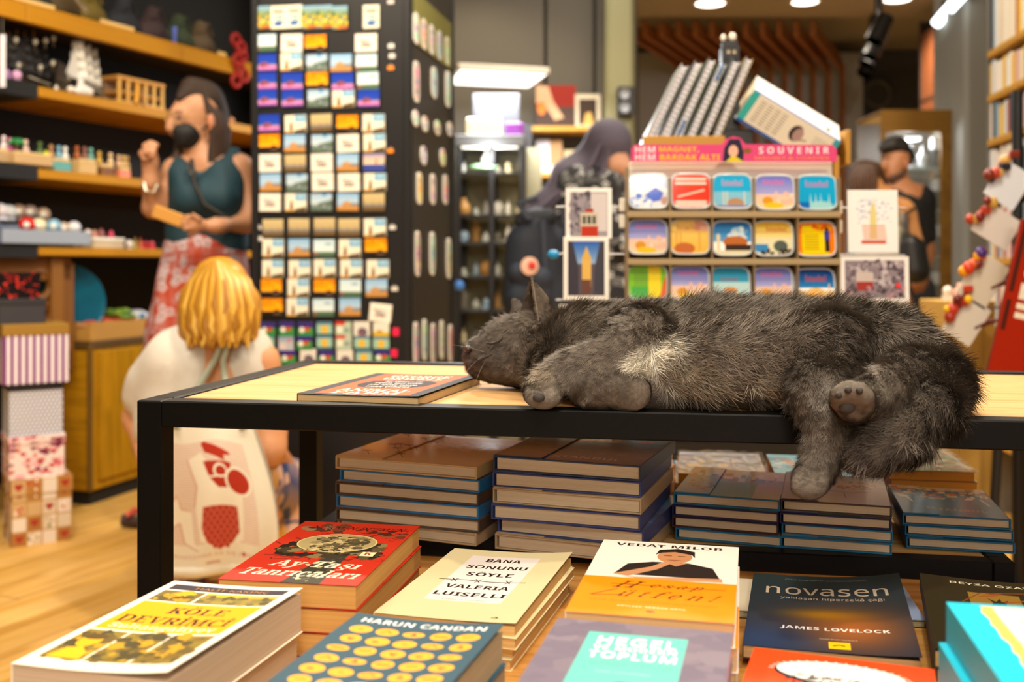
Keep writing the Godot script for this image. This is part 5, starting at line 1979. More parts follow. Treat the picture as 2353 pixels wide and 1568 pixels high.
	part(bx, "body", Geo.new().rbox(Vector3(0, py / 2, 0), Vector3(0.135, py, 0.2), 0.003), paint("b08a3c", 0.6))
	part(bx, "edge_strip", Geo.new().rbox(Vector3(0.03, py / 2, 0.102), Vector3(0.012, py * 0.96, 0.006), 0.001), paint("9a7630", 0.6))
	for j in 3:
		souvenir([2, 1, 0][j], 0.06, ["f0e6da", "e9a58c", "d9ded6"][j], ["white ceramic trinket on the plywood plinth", "peach-pink ceramic jar on the plywood plinth", "pale statuette on the plywood plinth"][j], Vector3(bx.position.x - 0.045 + j * 0.036, py, -bz - 0.05), "")


var shelf_p0 := Vector3.ZERO
var shelf_turn := 0.0


# a point on the gift shelf: s along its front edge found from the pixel column, out = towards the aisle
func shelf_at(px: float, y: float, out := -0.1) -> Vector3:
	var r := (px - CX) / F
	var s := (3.5 * r + 1.753) / (0.42 - 0.907 * r)
	return Vector3(-1.753 + 0.42 * s, y, -3.5 - 0.907 * s) + Vector3(0.907, 0, 0.42) * out


func gift_box(label: String, px: float, z: float, y: float, w: float, h: float, m: Material, lid_hex: String, turn: float, lid := 0.03) -> void:
	var p := onz(px, y, z)
	var root := thing("gift_box", label, "gift box", p, turn)
	var g := Geo.new()
	for k in 4:
		g.x = Transform3D(Basis(Vector3.UP, k * PI / 2))
		g.quad(Vector3(-w / 2, 0, w / 2), Vector3(w / 2, 0, w / 2), Vector3(w / 2, h - lid * 0.5, w / 2), Vector3(-w / 2, h - lid * 0.5, w / 2))
	g.x = Transform3D()
	g.quad(Vector3(-w / 2, 0, -w / 2), Vector3(w / 2, 0, -w / 2), Vector3(w / 2, 0, w / 2), Vector3(-w / 2, 0, w / 2))
	part(root, "body", g, m)
	if lid_hex:
		part(root, "lid", Geo.new().rbox(Vector3(0, h - lid / 2, 0), Vector3(w + 0.006, lid, w + 0.006), 0.002), paint(lid_hex, 0.45))
	else:
		var t := Geo.new()
		for k in 4:
			t.x = Transform3D(Basis(Vector3.UP, k * PI / 2))
			t.quad(Vector3(-w / 2 - 0.003, h - lid, w / 2 + 0.003), Vector3(w / 2 + 0.003, h - lid, w / 2 + 0.003), Vector3(w / 2 + 0.003, h, w / 2 + 0.003), Vector3(-w / 2 - 0.003, h, w / 2 + 0.003), Vector2(0, 0.25), Vector2(1, 0.25), Vector2(1, 0), Vector2(0, 0))
		t.x = Transform3D()
		t.quad(Vector3(-w / 2 - 0.003, h, w / 2 + 0.003), Vector3(w / 2 + 0.003, h, w / 2 + 0.003), Vector3(w / 2 + 0.003, h, -w / 2 - 0.003), Vector3(-w / 2 - 0.003, h, -w / 2 - 0.003))
		part(root, "lid", t, m)


func heart(p: Pic, x: float, y: float, s: float, c: Color) -> void:
	p.ell(x - s * 0.45, y - s * 0.3, s * 0.52, s * 0.5, c)
	p.ell(x + s * 0.45, y - s * 0.3, s * 0.52, s * 0.5, c)
	p.poly([Vector2(x - s * 0.93, y - s * 0.1), Vector2(x + s * 0.93, y - s * 0.1), Vector2(x, y + s)], c)


func ship(label: String, where: Vector3, turn: float, s: float, hull: String, sail: String, trim: String, tall := 1.0) -> void:
	var root := thing("model_ship", label, "model ship", where, turn)
	var h := Geo.new()
	var rows := []
	for r in 6:
		var f := r / 5.0
		var row := []
		for k in 13:
			var a := k / 12.0 * 2 - 1
			var wd := 0.14 * sqrt(maxf(0.0, 1 - pow(absf(a), 3))) * (0.35 + 0.65 * f)
			row.append(Vector3(a * 0.62 * (0.85 + 0.15 * f), 0.08 + 0.20 * f + 0.05 * a * a * f, wd) * s)
		rows.append(row)
	h.sheet(rows)
	var rows2 := []
	for row in rows:
		var q := []
		for p in row:
			q.append(Vector3(p.x, p.y, -p.z))
		q.reverse()
		rows2.append(q)
	h.sheet(rows2)
	part(root, "hull", h, paint(hull, 0.4))
	part(root, "deck", Geo.new().box(Vector3(0, 0.25, 0) * s, Vector3(1.0, 0.02, 0.22) * s), paint(trim, 0.5))
	part(root, "rail", Geo.new().rbox(Vector3(0, 0.24, 0.135) * s, Vector3(0.9, 0.035, 0.012) * s, 0.001), paint("c9ccc4", 0.4))
	part(root, "stand", Geo.new().box(Vector3(-0.3, 0.05, 0) * s, Vector3(0.05, 0.1, 0.2) * s).box(Vector3(0.3, 0.05, 0) * s, Vector3(0.05, 0.1, 0.2) * s), paint("3a2412", 0.5))
	for k in 3:
		var x := (-0.36 + k * 0.36) * s
		var mh := (1.15 if k == 1 else 1.02) * s * tall
		part(root, "mast", Geo.new().tube([Vector3(x, 0.22 * s, 0), Vector3(x, mh + 0.1 * s, 0)], [0.014 * s, 0.008 * s], 6), paint("c98a1c", 0.5))
		for j in 4:
			var y0 := (0.32 + j * 0.19) * s * tall
			var ww := (0.36 - j * 0.05) * s
			var rws := []
			for r in 5:
				var row := []
				for c in 7:
					var b := c / 6.0 * 2 - 1
					var f := r / 4.0
					row.append(Vector3(x - 0.07 * s * sin(PI * f) * (1 - b * b * 0.6) - 0.012 * s, y0 + (1 - f) * 0.17 * s * tall, b * ww * 0.5))
				rws.append(row)
			part(root, "sail", Geo.new().sheet(rws), paint(sail, 0.7))
	var jib := Geo.new()
	jib.tri(Vector3(-0.42, 1.0 * tall, 0) * s, Vector3(-0.95, 0.36, 0) * s, Vector3(-0.45, 0.30, 0.04) * s)
	part(root, "jib", jib, paint(sail, 0.7))
	part(root, "bowsprit", Geo.new().tube([Vector3(-0.55, 0.28, 0) * s, Vector3(-0.98, 0.42, 0) * s], [0.014 * s, 0.008 * s], 6), paint(trim, 0.5))


func music_box(label: String, where: Vector3, turn: float, w: float, h: float, body: String, tops: Array) -> void:
	var root := thing("music_box", label, "music box", where, turn)
	part(root, "box", Geo.new().rbox(Vector3(0, h / 2, 0), Vector3(w, h, w * 0.7), 0.004), paint(body, 0.5))
	part(root, "lid", Geo.new().rbox(Vector3(0, h + 0.006, 0), Vector3(w * 0.96, 0.014, w * 0.66), 0.004), paint("dcc08a", 0.5))
	var k := 0
	for c in tops:
		var g := Geo.new()
		var x := (k - (tops.size() - 1) / 2.0) * w * 0.8 / maxf(1, tops.size() - 1)
		g.lathe([[0.0, 0.0], [0.010, 0.0], [0.012, 0.012], [0.006, 0.026], [0.003, 0.03], [0.008, 0.036], [0.007, 0.046], [0.0, 0.05]], 10, Vector3(x, h + 0.012, 0.004 * (k % 2)))
		part(root, "figure", g, paint(c, 0.45))
		k += 1


func snow_globe(label: String, where: Vector3, r: float, hex: String, base_hex: String) -> void:
	var root := thing("snow_globe", label, "snow globe", where, 0.0)
	part(root, "base", Geo.new().lathe([[0.0, 0.0], [r * 0.85, 0.0], [r * 0.9, r * 0.2], [r * 0.7, r * 0.45], [0.0, r * 0.45]], 16), paint(base_hex, 0.4))
	part(root, "globe", Geo.new().ball(Vector3(0, r * 1.25, 0), Vector3(r, r, r), 18, 12), paint(hex, 0.08))
	part(root, "scene", Geo.new().ball(Vector3(r * 0.25, r * 1.2, r * 0.62), Vector3(r * 0.5, r * 0.5, r * 0.45), 10, 7), paint("f2efe6", 0.3))


func build_left_shelves() -> void:
	shelf_turn = atan2(0.907, 0.42)
	var root := thing("gift_shelving", "black wall shelving with honey-wood shelf edges full of gifts", "shelving", onz(90, 0, 3.5), shelf_turn)
	var honey := wood("honey2", ["a06f10", "b67f18", "c58c22", "aa7614"], 81, 0.42)
	var black := paint("08080a", 0.7)
	part(root, "back_panel", Geo.new().box(Vector3(0.35, 1.77, -0.37), Vector3(2.3, 1.66, 0.02)), black)
	part(root, "low_back_panel", Geo.new().box(Vector3(0.35, 0.47, -0.66), Vector3(2.3, 0.94, 0.02)), black)
	part(root, "end_panel", Geo.new().box(Vector3(1.5, 1.3, -0.18), Vector3(0.02, 2.6, 0.36)), black)
	for e in [[1.529, 0.0355], [1.2396, 0.033], [0.965, 0.030]]:
		part(root, "shelf", Geo.new().rbox(Vector3(0.75, e[0] - e[1] / 2, -0.18), Vector3(1.5, e[1], 0.36), 0.002), honey)
		part(root, "dark_shelf", Geo.new().rbox(Vector3(-0.4, e[0] - e[1] / 2, -0.17), Vector3(0.79, e[1] + 0.02, 0.34), 0.002), paint("0c0b0b", 0.6))
	for k in 3:
		part(root, "fascia", Geo.new().rbox(Vector3(-0.42 + k * 0.72, 1.775, 0.0), Vector3(0.716, 0.068, 0.03), 0.002), honey)
	part(root, "top_shelf", Geo.new().box(Vector3(0.35, 1.79, -0.18), Vector3(2.3, 0.03, 0.33)), paint("3a2c14", 0.6))
	part(root, "end_board", Geo.new().rbox(Vector3(-0.1, 1.36, -0.25), Vector3(0.24, 0.25, 0.02), 0.002), paint("8a7a66", 0.7))
	# dark bags, a red chain and a silver stick on the top shelf
	for q in [[120, "2c3426", 0.10, "dark moss green"], [190, "4a3a1c", 0.09, "dark brown"], [250, "6b5a1e", 0.12, "olive yellow"], [330, "20232c", 0.11, "blue-black"], [395, "3a2a2c", 0.10, "dark plum"], [455, "33402a", 0.10, "leaf green"], [505, "5a4a34", 0.10, "taupe"]]:
		var w := shelf_at(q[0], 1.805, -0.12)
		var bag := thing("folded_bag", "%s cloth bag slumped on the top gift shelf" % q[3], "bag", w, shelf_turn, "cloth bags on the top gift shelf")
		part(bag, "body", blob([[Vector3(-0.03, 0.05, 0), Vector3(0.04, 0.05, 0), 0.05, 0.045], [Vector3(0, 0.06, 0), Vector3(0.03, q[2] + 0.05, -0.02), 0.05, 0.03]], 0.014, 0.012), paint(q[1], 0.8))
		part(bag, "handle", Geo.new().tube([Vector3(-0.03, 0.1, 0.04), Vector3(0, 0.15, 0.055), Vector3(0.035, 0.1, 0.045)], [0.006], 6), paint(q[1], 0.8))
	var rc := thing("red_garland", "red looped garland hanging over the top gift shelf", "garland", shelf_at(545, 1.86, 0.02), shelf_turn)
	for k in 7:
		part(rc, "loop", Geo.new().tube(ring(Vector3(-0.03 + 0.02 * (k % 3), 0.03 - 0.03 * k, 0.01 * (k % 2)), 0.026, 12), [0.009], 6, false), paint("a8160f", 0.5))
	var ss := thing("silver_pointer", "silver pointer resting on the top gift shelf edge", "pointer", shelf_at(170, 1.83, 0.0), shelf_turn)
	part(ss, "rod", Geo.new().tube([Vector3(0.04, 0.0, 0.02), Vector3(-0.05, 0.09, 0)], [0.007, 0.006], 8), paint("c9ccd2", 0.2, 0.9))
	var st := thing("blue_flashlight", "small blue torch standing on the top gift shelf", "torch", shelf_at(414, 1.81, -0.03), shelf_turn)
	part(st, "body", Geo.new().lathe([[0.0, 0.0], [0.008, 0.0], [0.008, 0.06], [0.011, 0.075], [0.0, 0.078]], 10), paint("5a6ed0", 0.3))
	for q in [75, 265, 505]:
		var lb := thing("price_strip", "thin pale wooden price strip on the top shelf edge", "price strip", shelf_at(q, 1.809, 0.012), shelf_turn, "price strips on the top gift shelf")
		part(lb, "strip", Geo.new().rbox(Vector3(0, 0.007, 0), Vector3(0.16 if q != 505 else 0.05, 0.014, 0.004), 0.001), paint("e6c27c", 0.6))
	# second shelf: model ships
	var sy := 1.529
	ship("black-hulled model ship with dark sails beside the shelf end", shelf_at(92, sy, -0.12), shelf_turn + 0.5, 0.17, "12120f", "2a2a2e", "3a3024", 1.0)
	ship("second dark-sailed model ship with silver skull flags", shelf_at(135, sy, -0.13), shelf_turn + 0.45, 0.18, "15140f", "24242a", "4a3a28", 1.02)
	for q in [[64, 92], [108, 96], [132, 93], [150, 88], [70, 150], [120, 155], [148, 145]]:
		var fw := shelf_at(q[0], 0, -0.06)
		var fy: float = EYE - (q[1] - 610) / F * (-fw.z)
		var sk := thing("silver_flag", "tiny silver skull flag on a dark model ship", "flag", Vector3(fw.x, fy, fw.z), 0.0, "skull flags of the dark model ships")
		part(sk, "disc", Geo.new().ball(Vector3.ZERO, Vector3(0.009, 0.011, 0.005), 10, 6), paint("b9b4a4", 0.35))
		part(sk, "pin", Geo.new().tube([Vector3(0, 0, 0), Vector3(0, -0.03, 0)], [0.0015], 5), paint("6a5a44", 0.5))
	ship("model ship with full white sails and gold mast tips", shelf_at(240, sy, -0.10), shelf_turn + 0.5, 0.195, "17130c", "ecebe4", "5a3416", 1.03)
	var sc := thing("white_sculpture", "white folded figurine on the ship shelf", "figurine", shelf_at(197, sy, -0.01), shelf_turn)
	part(sc, "body", blob([[Vector3(-0.03, 0.012, 0), Vector3(0.03, 0.012, 0), 0.012, 0.012], [Vector3(-0.02, 0.014, 0), Vector3(-0.012, 0.05, 0), 0.012, 0.008], [Vector3(0.0, 0.015, 0), Vector3(-0.02, 0.06, 0), 0.01, 0.006], [Vector3(0.02, 0.015, 0.01), Vector3(0.0, 0.03, 0), 0.012, 0.01]], 0.004, 0.003), paint("e9e4e0", 0.5))
	part(sc, "shell", Geo.new().ball(Vector3(-0.06, 0.012, 0.005), Vector3(0.016, 0.012, 0.012), 10, 7), paint("efe7dc", 0.5))
	souvenir(1, 0.022, "e6dccf", "tiny white and pink pot on the ship shelf", shelf_at(134, sy, -0.01), "")
	# wooden toy villa
	var vl := thing("toy_villa", "wooden toy villa with open window frames on the ship shelf", "toy house", shelf_at(345, sy, -0.09), shelf_turn)
	part(vl, "roof", Geo.new().rbox(Vector3(0, 0.105, 0), Vector3(0.24, 0.014, 0.10), 0.002), paint("d09a4c", 0.5))
	part(vl, "floor_board", Geo.new().rbox(Vector3(0, 0.008, 0), Vector3(0.24, 0.016, 0.10), 0.002), paint("d8aa5e", 0.5))
	part(vl, "mid_board", Geo.new().rbox(Vector3(0, 0.05, 0), Vector3(0.23, 0.008, 0.09), 0.002), paint("c8954a", 0.5))
	for k in 6:
		part(vl, "pillar", Geo.new().box(Vector3(-0.11 + k * 0.044, 0.055, 0.042), Vector3(0.010, 0.1, 0.010)), paint("e2b55e", 0.5))
	part(vl, "back_wall", Geo.new().box(Vector3(0, 0.055, -0.04), Vector3(0.23, 0.1, 0.008)), paint("8a6f52", 0.6))
	var sl := thing("wooden_slide", "yellow wooden ramp leaning on the toy villa", "toy ramp", shelf_at(322, sy, 0.0), shelf_turn)
	part(sl, "ramp", Geo.new().tube([Vector3(-0.02, 0.004, 0.0), Vector3(0.004, 0.085, -0.015)], [0.012, 0.009], 4), paint("d79a1e", 0.45))
	part(sl, "leg", Geo.new().tube([Vector3(0.02, 0.0, 0.0), Vector3(0.004, 0.075, -0.012)], [0.006], 5), paint("8a5a18", 0.5))
	var card := thing("dark_plaque", "grey carved plaque at the back of the ship shelf", "plaque", shelf_at(300, sy, -0.28), shelf_turn)
	part(card, "slab", Geo.new().prism([Vector2(-0.12, 0), Vector2(0.16, 0), Vector2(0.15, 0.10), Vector2(0.05, 0.12), Vector2(-0.06, 0.15), Vector2(-0.12, 0.17)], 0.02), paint("8a7f6c", 0.6))
	ship("small white-sailed boat near the magnet tower end of the ship shelf", shelf_at(524, sy, -0.08), shelf_turn + 0.4, 0.075, "5a3a20", "ece8de", "8a5a2c", 0.95)
	souvenir(4, 0.05, "c98a5a", "brown round ornament by the small boat", shelf_at(555, sy, -0.06), "")
	var tag0 := thing("hanging_tag", "long white paper tag hanging by the dark ships", "tag", at(6, 140, 3.3), 0.0)
	part(tag0, "paper", Geo.new().rbox(Vector3.ZERO, Vector3(0.02, 0.175, 0.001), 0.0004), paint("e4e2ea", 0.6))
	part(tag0, "string", Geo.new().tube([Vector3(0, 0.087, 0), Vector3(0.0, 0.14, 0)], [0.001], 4), paint("8a8478", 0.6))
	souvenir(2, 0.05, "b78ac4", "lilac glass trinket beside the dark ships", shelf_at(30, sy + 0.01, -0.03), "")
	souvenir(4, 0.05, "d9a8d0", "pink glass ornament beside the dark ships", shelf_at(48, sy + 0.01, -0.02), "")
	# third shelf: music boxes
	sy = 1.2396
	var k3 := shelf_turn
	music_box("long pale wooden music box with a palm tree beside it", shelf_at(80, sy + 0.01, -0.05), k3, 0.15, 0.032, "c9a878", ["d85aa0", "eac4b8", "4a6a2c"])
	var palm := thing("palm_figure", "small green-topped palm tree toy on the music box shelf", "palm toy", shelf_at(47, sy + 0.01, -0.02), k3)
	part(palm, "trunk", Geo.new().tube([Vector3.ZERO, Vector3(0.002, 0.07, 0)], [0.009, 0.007], 8), paint("5e3a24", 0.6))
	for k in 6:
		var a := TAU * k / 6
		part(palm, "frond", Geo.new().tube([Vector3(0, 0.07, 0), Vector3(cos(a) * 0.016, 0.082, sin(a) * 0.016), Vector3(cos(a) * 0.03, 0.066, sin(a) * 0.03)], [0.007, 0.008, 0.003], 5), paint("3ea05e", 0.5))
	souvenir(1, 0.032, "dbe00e", "bright yellow-green toy drop on the music box shelf", shelf_at(120, sy + 0.045, -0.03), "")
	music_box("turquoise music box with tiny figures", shelf_at(156, sy, -0.05), k3, 0.075, 0.036, "5fa8a8", ["b98a5a", "7ab0c8", "ecebe6"])
	music_box("pale tan music box with brown figures", shelf_at(215, sy, -0.05), k3, 0.078, 0.044, "cfae74", ["a85a1c", "8a5a4c", "6aa89c"])
	music_box("brown-fronted music box with a bouquet", shelf_at(262, sy, -0.05), k3, 0.062, 0.034, "7a4c1c", ["c9a23c", "e0c090"])
	music_box("coral pink music box with a pink carousel", shelf_at(304, sy, -0.05), k3, 0.05, 0.03, "e88a70", ["d9b08a", "c9a86a", "b08a4a"])
	music_box("pale blue-topped music box at the end of its shelf", shelf_at(10, sy + 0.01, -0.05), k3, 0.08, 0.036, "bfa27a", ["b8c8e8", "e8d8e0"])
	# fourth shelf: globes in a tray
	sy = 0.965
	var tray := thing("globe_tray", "blue-grey stepped tray full of snow globes", "tray", shelf_at(95, sy + 0.01, -0.09), k3)
	part(tray, "front_wall", Geo.new().rbox(Vector3(0.02, 0.024, 0.10), Vector3(0.36, 0.048, 0.006), 0.002), paint("9aa6b8", 0.5))
	part(tray, "floor_plate", Geo.new().box(Vector3(0.02, 0.004, 0), Vector3(0.36, 0.008, 0.2)), paint("7a869c", 0.5))
	part(tray, "step", Geo.new().box(Vector3(0.02, 0.020, 0.05), Vector3(0.34, 0.026, 0.085)), paint("7a869c", 0.5))
	var sw := Geo.new()
	sw.x = Transform3D(Basis(Vector3.UP, -PI / 2), Vector3(-0.155, 0, -0.1))
	sw.prism([Vector2(0, 0), Vector2(0.2, 0), Vector2(0.2, 0.06), Vector2(0, 0.15)], 0.006)
	part(tray, "side_wall", sw, paint("6c7894", 0.5))
	part(tray, "riser", Geo.new().box(Vector3(0.02, 0.035, -0.05), Vector3(0.34, 0.07, 0.09)), paint("7a869c", 0.5))
	var gl := [[14, 0.085, -0.06, 0.028, "b98ac0", "9a86c0", "lilac"], [42, 0.08, -0.07, 0.027, "dfe0ea", "d8dae4", "white"], [66, 0.08, -0.08, 0.026, "c9d4da", "aab4bc", "pale blue"], [78, 0.034, -0.015, 0.027, "d2201c", "c23028", "red"], [105, 0.034, -0.015, 0.026, "e9dfb4", "d8d0b0", "cream"], [139, 0.034, -0.015, 0.026, "86b4d0", "7aa0bc", "sky blue"], [92, 0.085, -0.09, 0.026, "a58a78", "7a6a60", "brown"], [118, 0.085, -0.09, 0.026, "9a8a80", "6a5f58", "taupe"], [148, 0.08, -0.09, 0.025, "b49c84", "8a7866", "tan"], [188, 0.034, -0.02, 0.024, "d8dae4", "b8bcc8", "clear white"], [168, 0.034, -0.03, 0.022, "c9b49c", "a08a74", "beige"]]
	for q in gl:
		snow_globe("%s snow globe in the blue-grey tray" % q[6], shelf_at(q[0], sy + 0.01 + q[1], q[2] - 0.02), q[3], q[4], q[5])
	var wb := thing("white_box", "flat white lidded box of small charms on the globe shelf", "box", shelf_at(258, sy, -0.07), k3)
	part(wb, "box", Geo.new().rbox(Vector3(0, 0.014, 0), Vector3(0.14, 0.028, 0.11), 0.002), paint("c9b898", 0.5))
	part(wb, "lid", Geo.new().rbox(Vector3(0, 0.034, 0), Vector3(0.145, 0.014, 0.115), 0.002), paint("e9e6dc", 0.4))
	for q in [[228, "e2d2c8", 4], [243, "c9907a", 2], [258, "8a4a4a", 1], [281, "d0486a", 2]]:
		souvenir(q[2], 0.042, q[1], "%s charm standing on the flat white box" % color_word(q[1]), shelf_at(q[0], sy + 0.041, -0.06), "charms on the flat white box")
	for q in [[310, "3a2c26", 0], [322, "e8e0d4", 4], [336, "b09a3a", 0], [348, "d0602c", 0], [360, "c22a3c", 2], [374, "d04a54", 2]]:
		souvenir(q[2], 0.05, q[1], "small %s souvenir beside the woman on the globe shelf" % color_word(q[1]), shelf_at(q[0], sy, -0.06), "souvenirs beside the woman on the globe shelf")
	# under the shelves: carved wooden panel, round teal tray, potted plant
	var low := thing("carved_panel", "brown wooden panel with round cut-outs under the globe shelf", "panel", shelf_at(70, 0.55, -0.06), k3)
	var bw := paint("7a4c16", 0.5)
	part(low, "frame", Geo.new().rbox(Vector3(0, 0.34, 0), Vector3(0.42, 0.09, 0.02), 0.003).rbox(Vector3(0.19, 0.16, 0), Vector3(0.07, 0.40, 0.02), 0.003).rbox(Vector3(0.0, 0.01, 0), Vector3(0.42, 0.06, 0.02), 0.003), bw)
	for k in 3:
		part(low, "ring", Geo.new().tube(ring(Vector3(0.08, 0.06 + 0.11 * k, 0), 0.05, 18), [0.016], 6, false), bw)
	var cabt := 0.60
	var tt := thing("teal_tray", "large round teal tray leaning beneath the globe shelf", "tray", shelf_at(205, cabt + 0.012, -0.13), k3 - 0.35)
	var tg := Geo.new()
	tg.x = Transform3D(Basis(Vector3.RIGHT, PI / 2 - 0.12), Vector3(0, 0.148, 0))
	tg.lathe([[0.0, 0.0], [0.13, 0.0], [0.15, 0.012], [0.146, 0.016], [0.128, 0.006], [0.0, 0.006]], 36)
	part(tt, "dish", tg, paint("05607c", 0.2))
	part(tt, "easel", Geo.new().rbox(Vector3(0, 0.012, -0.02), Vector3(0.16, 0.024, 0.06), 0.003), bw)
	var up := thing("wooden_upright", "orange-brown wooden upright beside the teal tray", "upright", shelf_at(150, cabt, -0.05), k3)
	part(up, "post", Geo.new().rbox(Vector3(0, 0.165, 0), Vector3(0.05, 0.33, 0.03), 0.003), paint("8a5a1c", 0.5))
	part(up, "foot", Geo.new().rbox(Vector3(0, 0.006, 0), Vector3(0.08, 0.012, 0.06), 0.002), paint("8a5a1c", 0.5))
	var pt := thing("potted_plant", "small green plant in a pale pot under the globe shelf", "plant", shelf_at(318, cabt, -0.10), k3)
	part(pt, "pot", Geo.new().lathe([[0.0, 0.0], [0.03, 0.0], [0.04, 0.07], [0.036, 0.07], [0.0, 0.06]], 14), paint("c9a85c", 0.5))
	for k in 16:
		var a := rng.randf() * TAU
		var d := Vector3(cos(a), rng.randf_range(0.1, 0.9), sin(a)).normalized()
		part(pt, "leaf", Geo.new().ball(Vector3(0, 0.09, 0) + d * 0.05, Vector3(0.022, 0.008, 0.014), 8, 5), paint(["6f9a2c", "88ac3a", "5a8424"][k % 3], 0.5))
	# mustard cabinet
	var corner := on(207, 1165, 0.0)
	var cd := Vector3(sin(0.27), 0, -cos(0.27))
	var cab := thing("mustard_cabinet", "low mustard-yellow wooden cabinet with dark metal corners and hasp", "cabinet", corner, 0.0)
	cab.rotation.y = atan2(-cd.x, -cd.z)
	# local -z runs along the long side, local -x towards the shelf wall
	var must := wood("mustard", ["8a6208", "a3760c", "b48312", "96690a"], 91, 0.45)
	var ch := 0.545
	part(cab, "body", Geo.new().rbox(Vector3(-0.15, 0.055 + ch / 2, -0.26), Vector3(0.30, ch, 0.52), 0.004), must)
	part(cab, "door", Geo.new().rbox(Vector3(0.004, 0.06 + ch / 2, -0.27), Vector3(0.012, ch - 0.06, 0.46), 0.003), must)
	part(cab, "hasp", Geo.new().rbox(Vector3(0.014, 0.15, -0.36), Vector3(0.008, 0.15, 0.02), 0.002), paint("1a1816", 0.4, 0.5))
	part(cab, "plinth", Geo.new().box(Vector3(-0.15, 0.0275, -0.26), Vector3(0.27, 0.055, 0.49)), paint("0c0a08", 0.7))
	part(cab, "corner_strip", Geo.new().rbox(Vector3(0.0, 0.055 + ch / 2, 0.0), Vector3(0.018, ch, 0.018), 0.003), paint("6a4c14", 0.4))
	part(cab, "rim", Geo.new().rbox(Vector3(-0.15, 0.055 + ch, -0.26), Vector3(0.31, 0.03, 0.53), 0.003), paint("5a4220", 0.45))
	var tb := thing("cardboard_tray", "open tan cardboard tray of red packets on the mustard cabinet", "tray", Vector3(corner.x, 0.055 + ch + 0.0155, corner.z), cab.rotation.y)
	var kraft := paint("b98a3e", 0.7)
	part(tb, "floor_panel", Geo.new().box(Vector3(-0.14, 0.003, -0.26), Vector3(0.27, 0.006, 0.49)), kraft)
	for q in [[Vector3(-0.005, 0.035, -0.26), Vector3(0.006, 0.07, 0.5)], [Vector3(-0.275, 0.035, -0.26), Vector3(0.006, 0.07, 0.5)], [Vector3(-0.14, 0.035, -0.012), Vector3(0.27, 0.07, 0.006)], [Vector3(-0.14, 0.035, -0.508), Vector3(0.27, 0.07, 0.006)]]:
		part(tb, "wall_panel", Geo.new().rbox(q[0], q[1], 0.001), kraft)
	for k in 12:
		var pk := thing("red_packet", "shiny red packet in the cardboard tray", "packet", tb.to_global(Vector3(-0.05 - 0.06 * (k % 4), 0.045, -0.06 - 0.11 * (k / 4))), tb.rotation.y + rng.randf_range(-0.4, 0.4), "red packets in the cardboard tray")
		part(pk, "bag", Geo.new().ball(Vector3(0, 0.012, 0), Vector3(0.032, 0.018, 0.05), 10, 6), paint(["d63a2c", "e8604c", "c22a24"][k % 3], 0.3))
		part(pk, "seal", Geo.new().rbox(Vector3(0, 0.013, 0.052), Vector3(0.05, 0.003, 0.012), 0.001), paint("f0a090", 0.4))
	var wp := thing("white_packet", "white and blue packet behind the cardboard tray", "packet", tb.to_global(Vector3(-0.13, 0.02, -0.43)), tb.rotation.y + 0.3)
	part(wp, "bag", Geo.new().ball(Vector3(0, 0.05, 0), Vector3(0.05, 0.03, 0.07), 12, 8), paint("dfe4e8", 0.4))
	part(wp, "band", Geo.new().rbox(Vector3(0, 0.05, 0.04), Vector3(0.102, 0.03, 0.012), 0.002), paint("3a9ac8", 0.4))
	# stacked gift boxes
	var zb := 3.28
	var r2 := RandomNumberGenerator.new()
	r2.seed = 21
	var p := Pic.new(256, 256, rgb("b58a54"))
	for k in 16:
		var a := Vector2((k % 4) * 64, int(k / 4.0) * 64)
		p.rect(a.x + 3, a.y + 3, 58, 58, rgb(["c9a878", "b07c40", "d8c8b0", "a8743c", "e2d6c8"][r2.randi() % 5]))
		if k % 3 == 0:
			heart(p, a.x + 32, a.y + 30, 18, rgb("a83a2c"))
		elif k % 3 == 1:
			p.blots(Rect2(a.x + 8, a.y + 8, 46, 46), [rgb("c24a3c"), rgb("6a7a4a"), rgb("f0e6d8")], 8, 8, r2)
	gift_box("kraft gift box printed with hearts and stamps at the foot of the stack", 86, zb, 0.0, 0.175, 0.215, print_on(p, 0.6), "", 0.62, 0.05)
	p = Pic.new(256, 256, rgb("f0dcd8"))
	for k in 60:
		heart(p, r2.randf_range(0, 256), r2.randf_range(0, 256), r2.randf_range(9, 24), rgb(["b02a30", "d87a86", "7a2a48", "e8b0b8", "c2504a"][r2.randi() % 5]))
	gift_box("white gift box covered in red and pink hearts", 76, zb, 0.215, 0.160, 0.135, print_on(p, 0.55), "", 0.62, 0.025)
	p = Pic.new(256, 256, rgb("d9dbe6"))
	for y in 14:
		for x in 13:
			p.ell(x * 20 + (10 if y % 2 == 0 else 0), y * 19, 5, 7, rgb("525c78"))
	gift_box("white gift box with a small grey lattice pattern", 74, zb, 0.35, 0.156, 0.17, print_on(p, 0.55), "1c1a20", 0.62, 0.024)
	p = Pic.new(256, 256, rgb("ece4ea"))
	for x in 9:
		p.rect(x * 28.6, 0, 13, 256, rgb("7a2a78"))
	gift_box("violet-striped gift box with a gold lid on the stack", 72, zb, 0.52, 0.19, 0.19, print_on(p, 0.5), "9a7426", 0.62, 0.035)
	var kb := paint("33333a", 0.5)
	gift_box("plain charcoal gift box on the violet-striped one", 44, zb, 0.71, 0.135, 0.082, kb, "2b2b31", 0.62, 0.02)
	p = Pic.new(256, 128, rgb("170c0e"))
	for k in 26:
		heart(p, r2.randf_range(0, 256), r2.randf_range(0, 128), r2.randf_range(5, 13), rgb(["c82420", "e03a2c", "8a1a1a"][r2.randi() % 3]))
	for k in 12:
		p.rect(r2.randf_range(0, 230), r2.randf_range(0, 120), 24, 5, rgb("b8302a"))
	gift_box("black gift box with red heart print, top of the stack", 36, zb, 0.792, 0.125, 0.085, print_on(p, 0.5), "", 0.62, 0.02)
	var ps := on(2, 1228, 0.0)
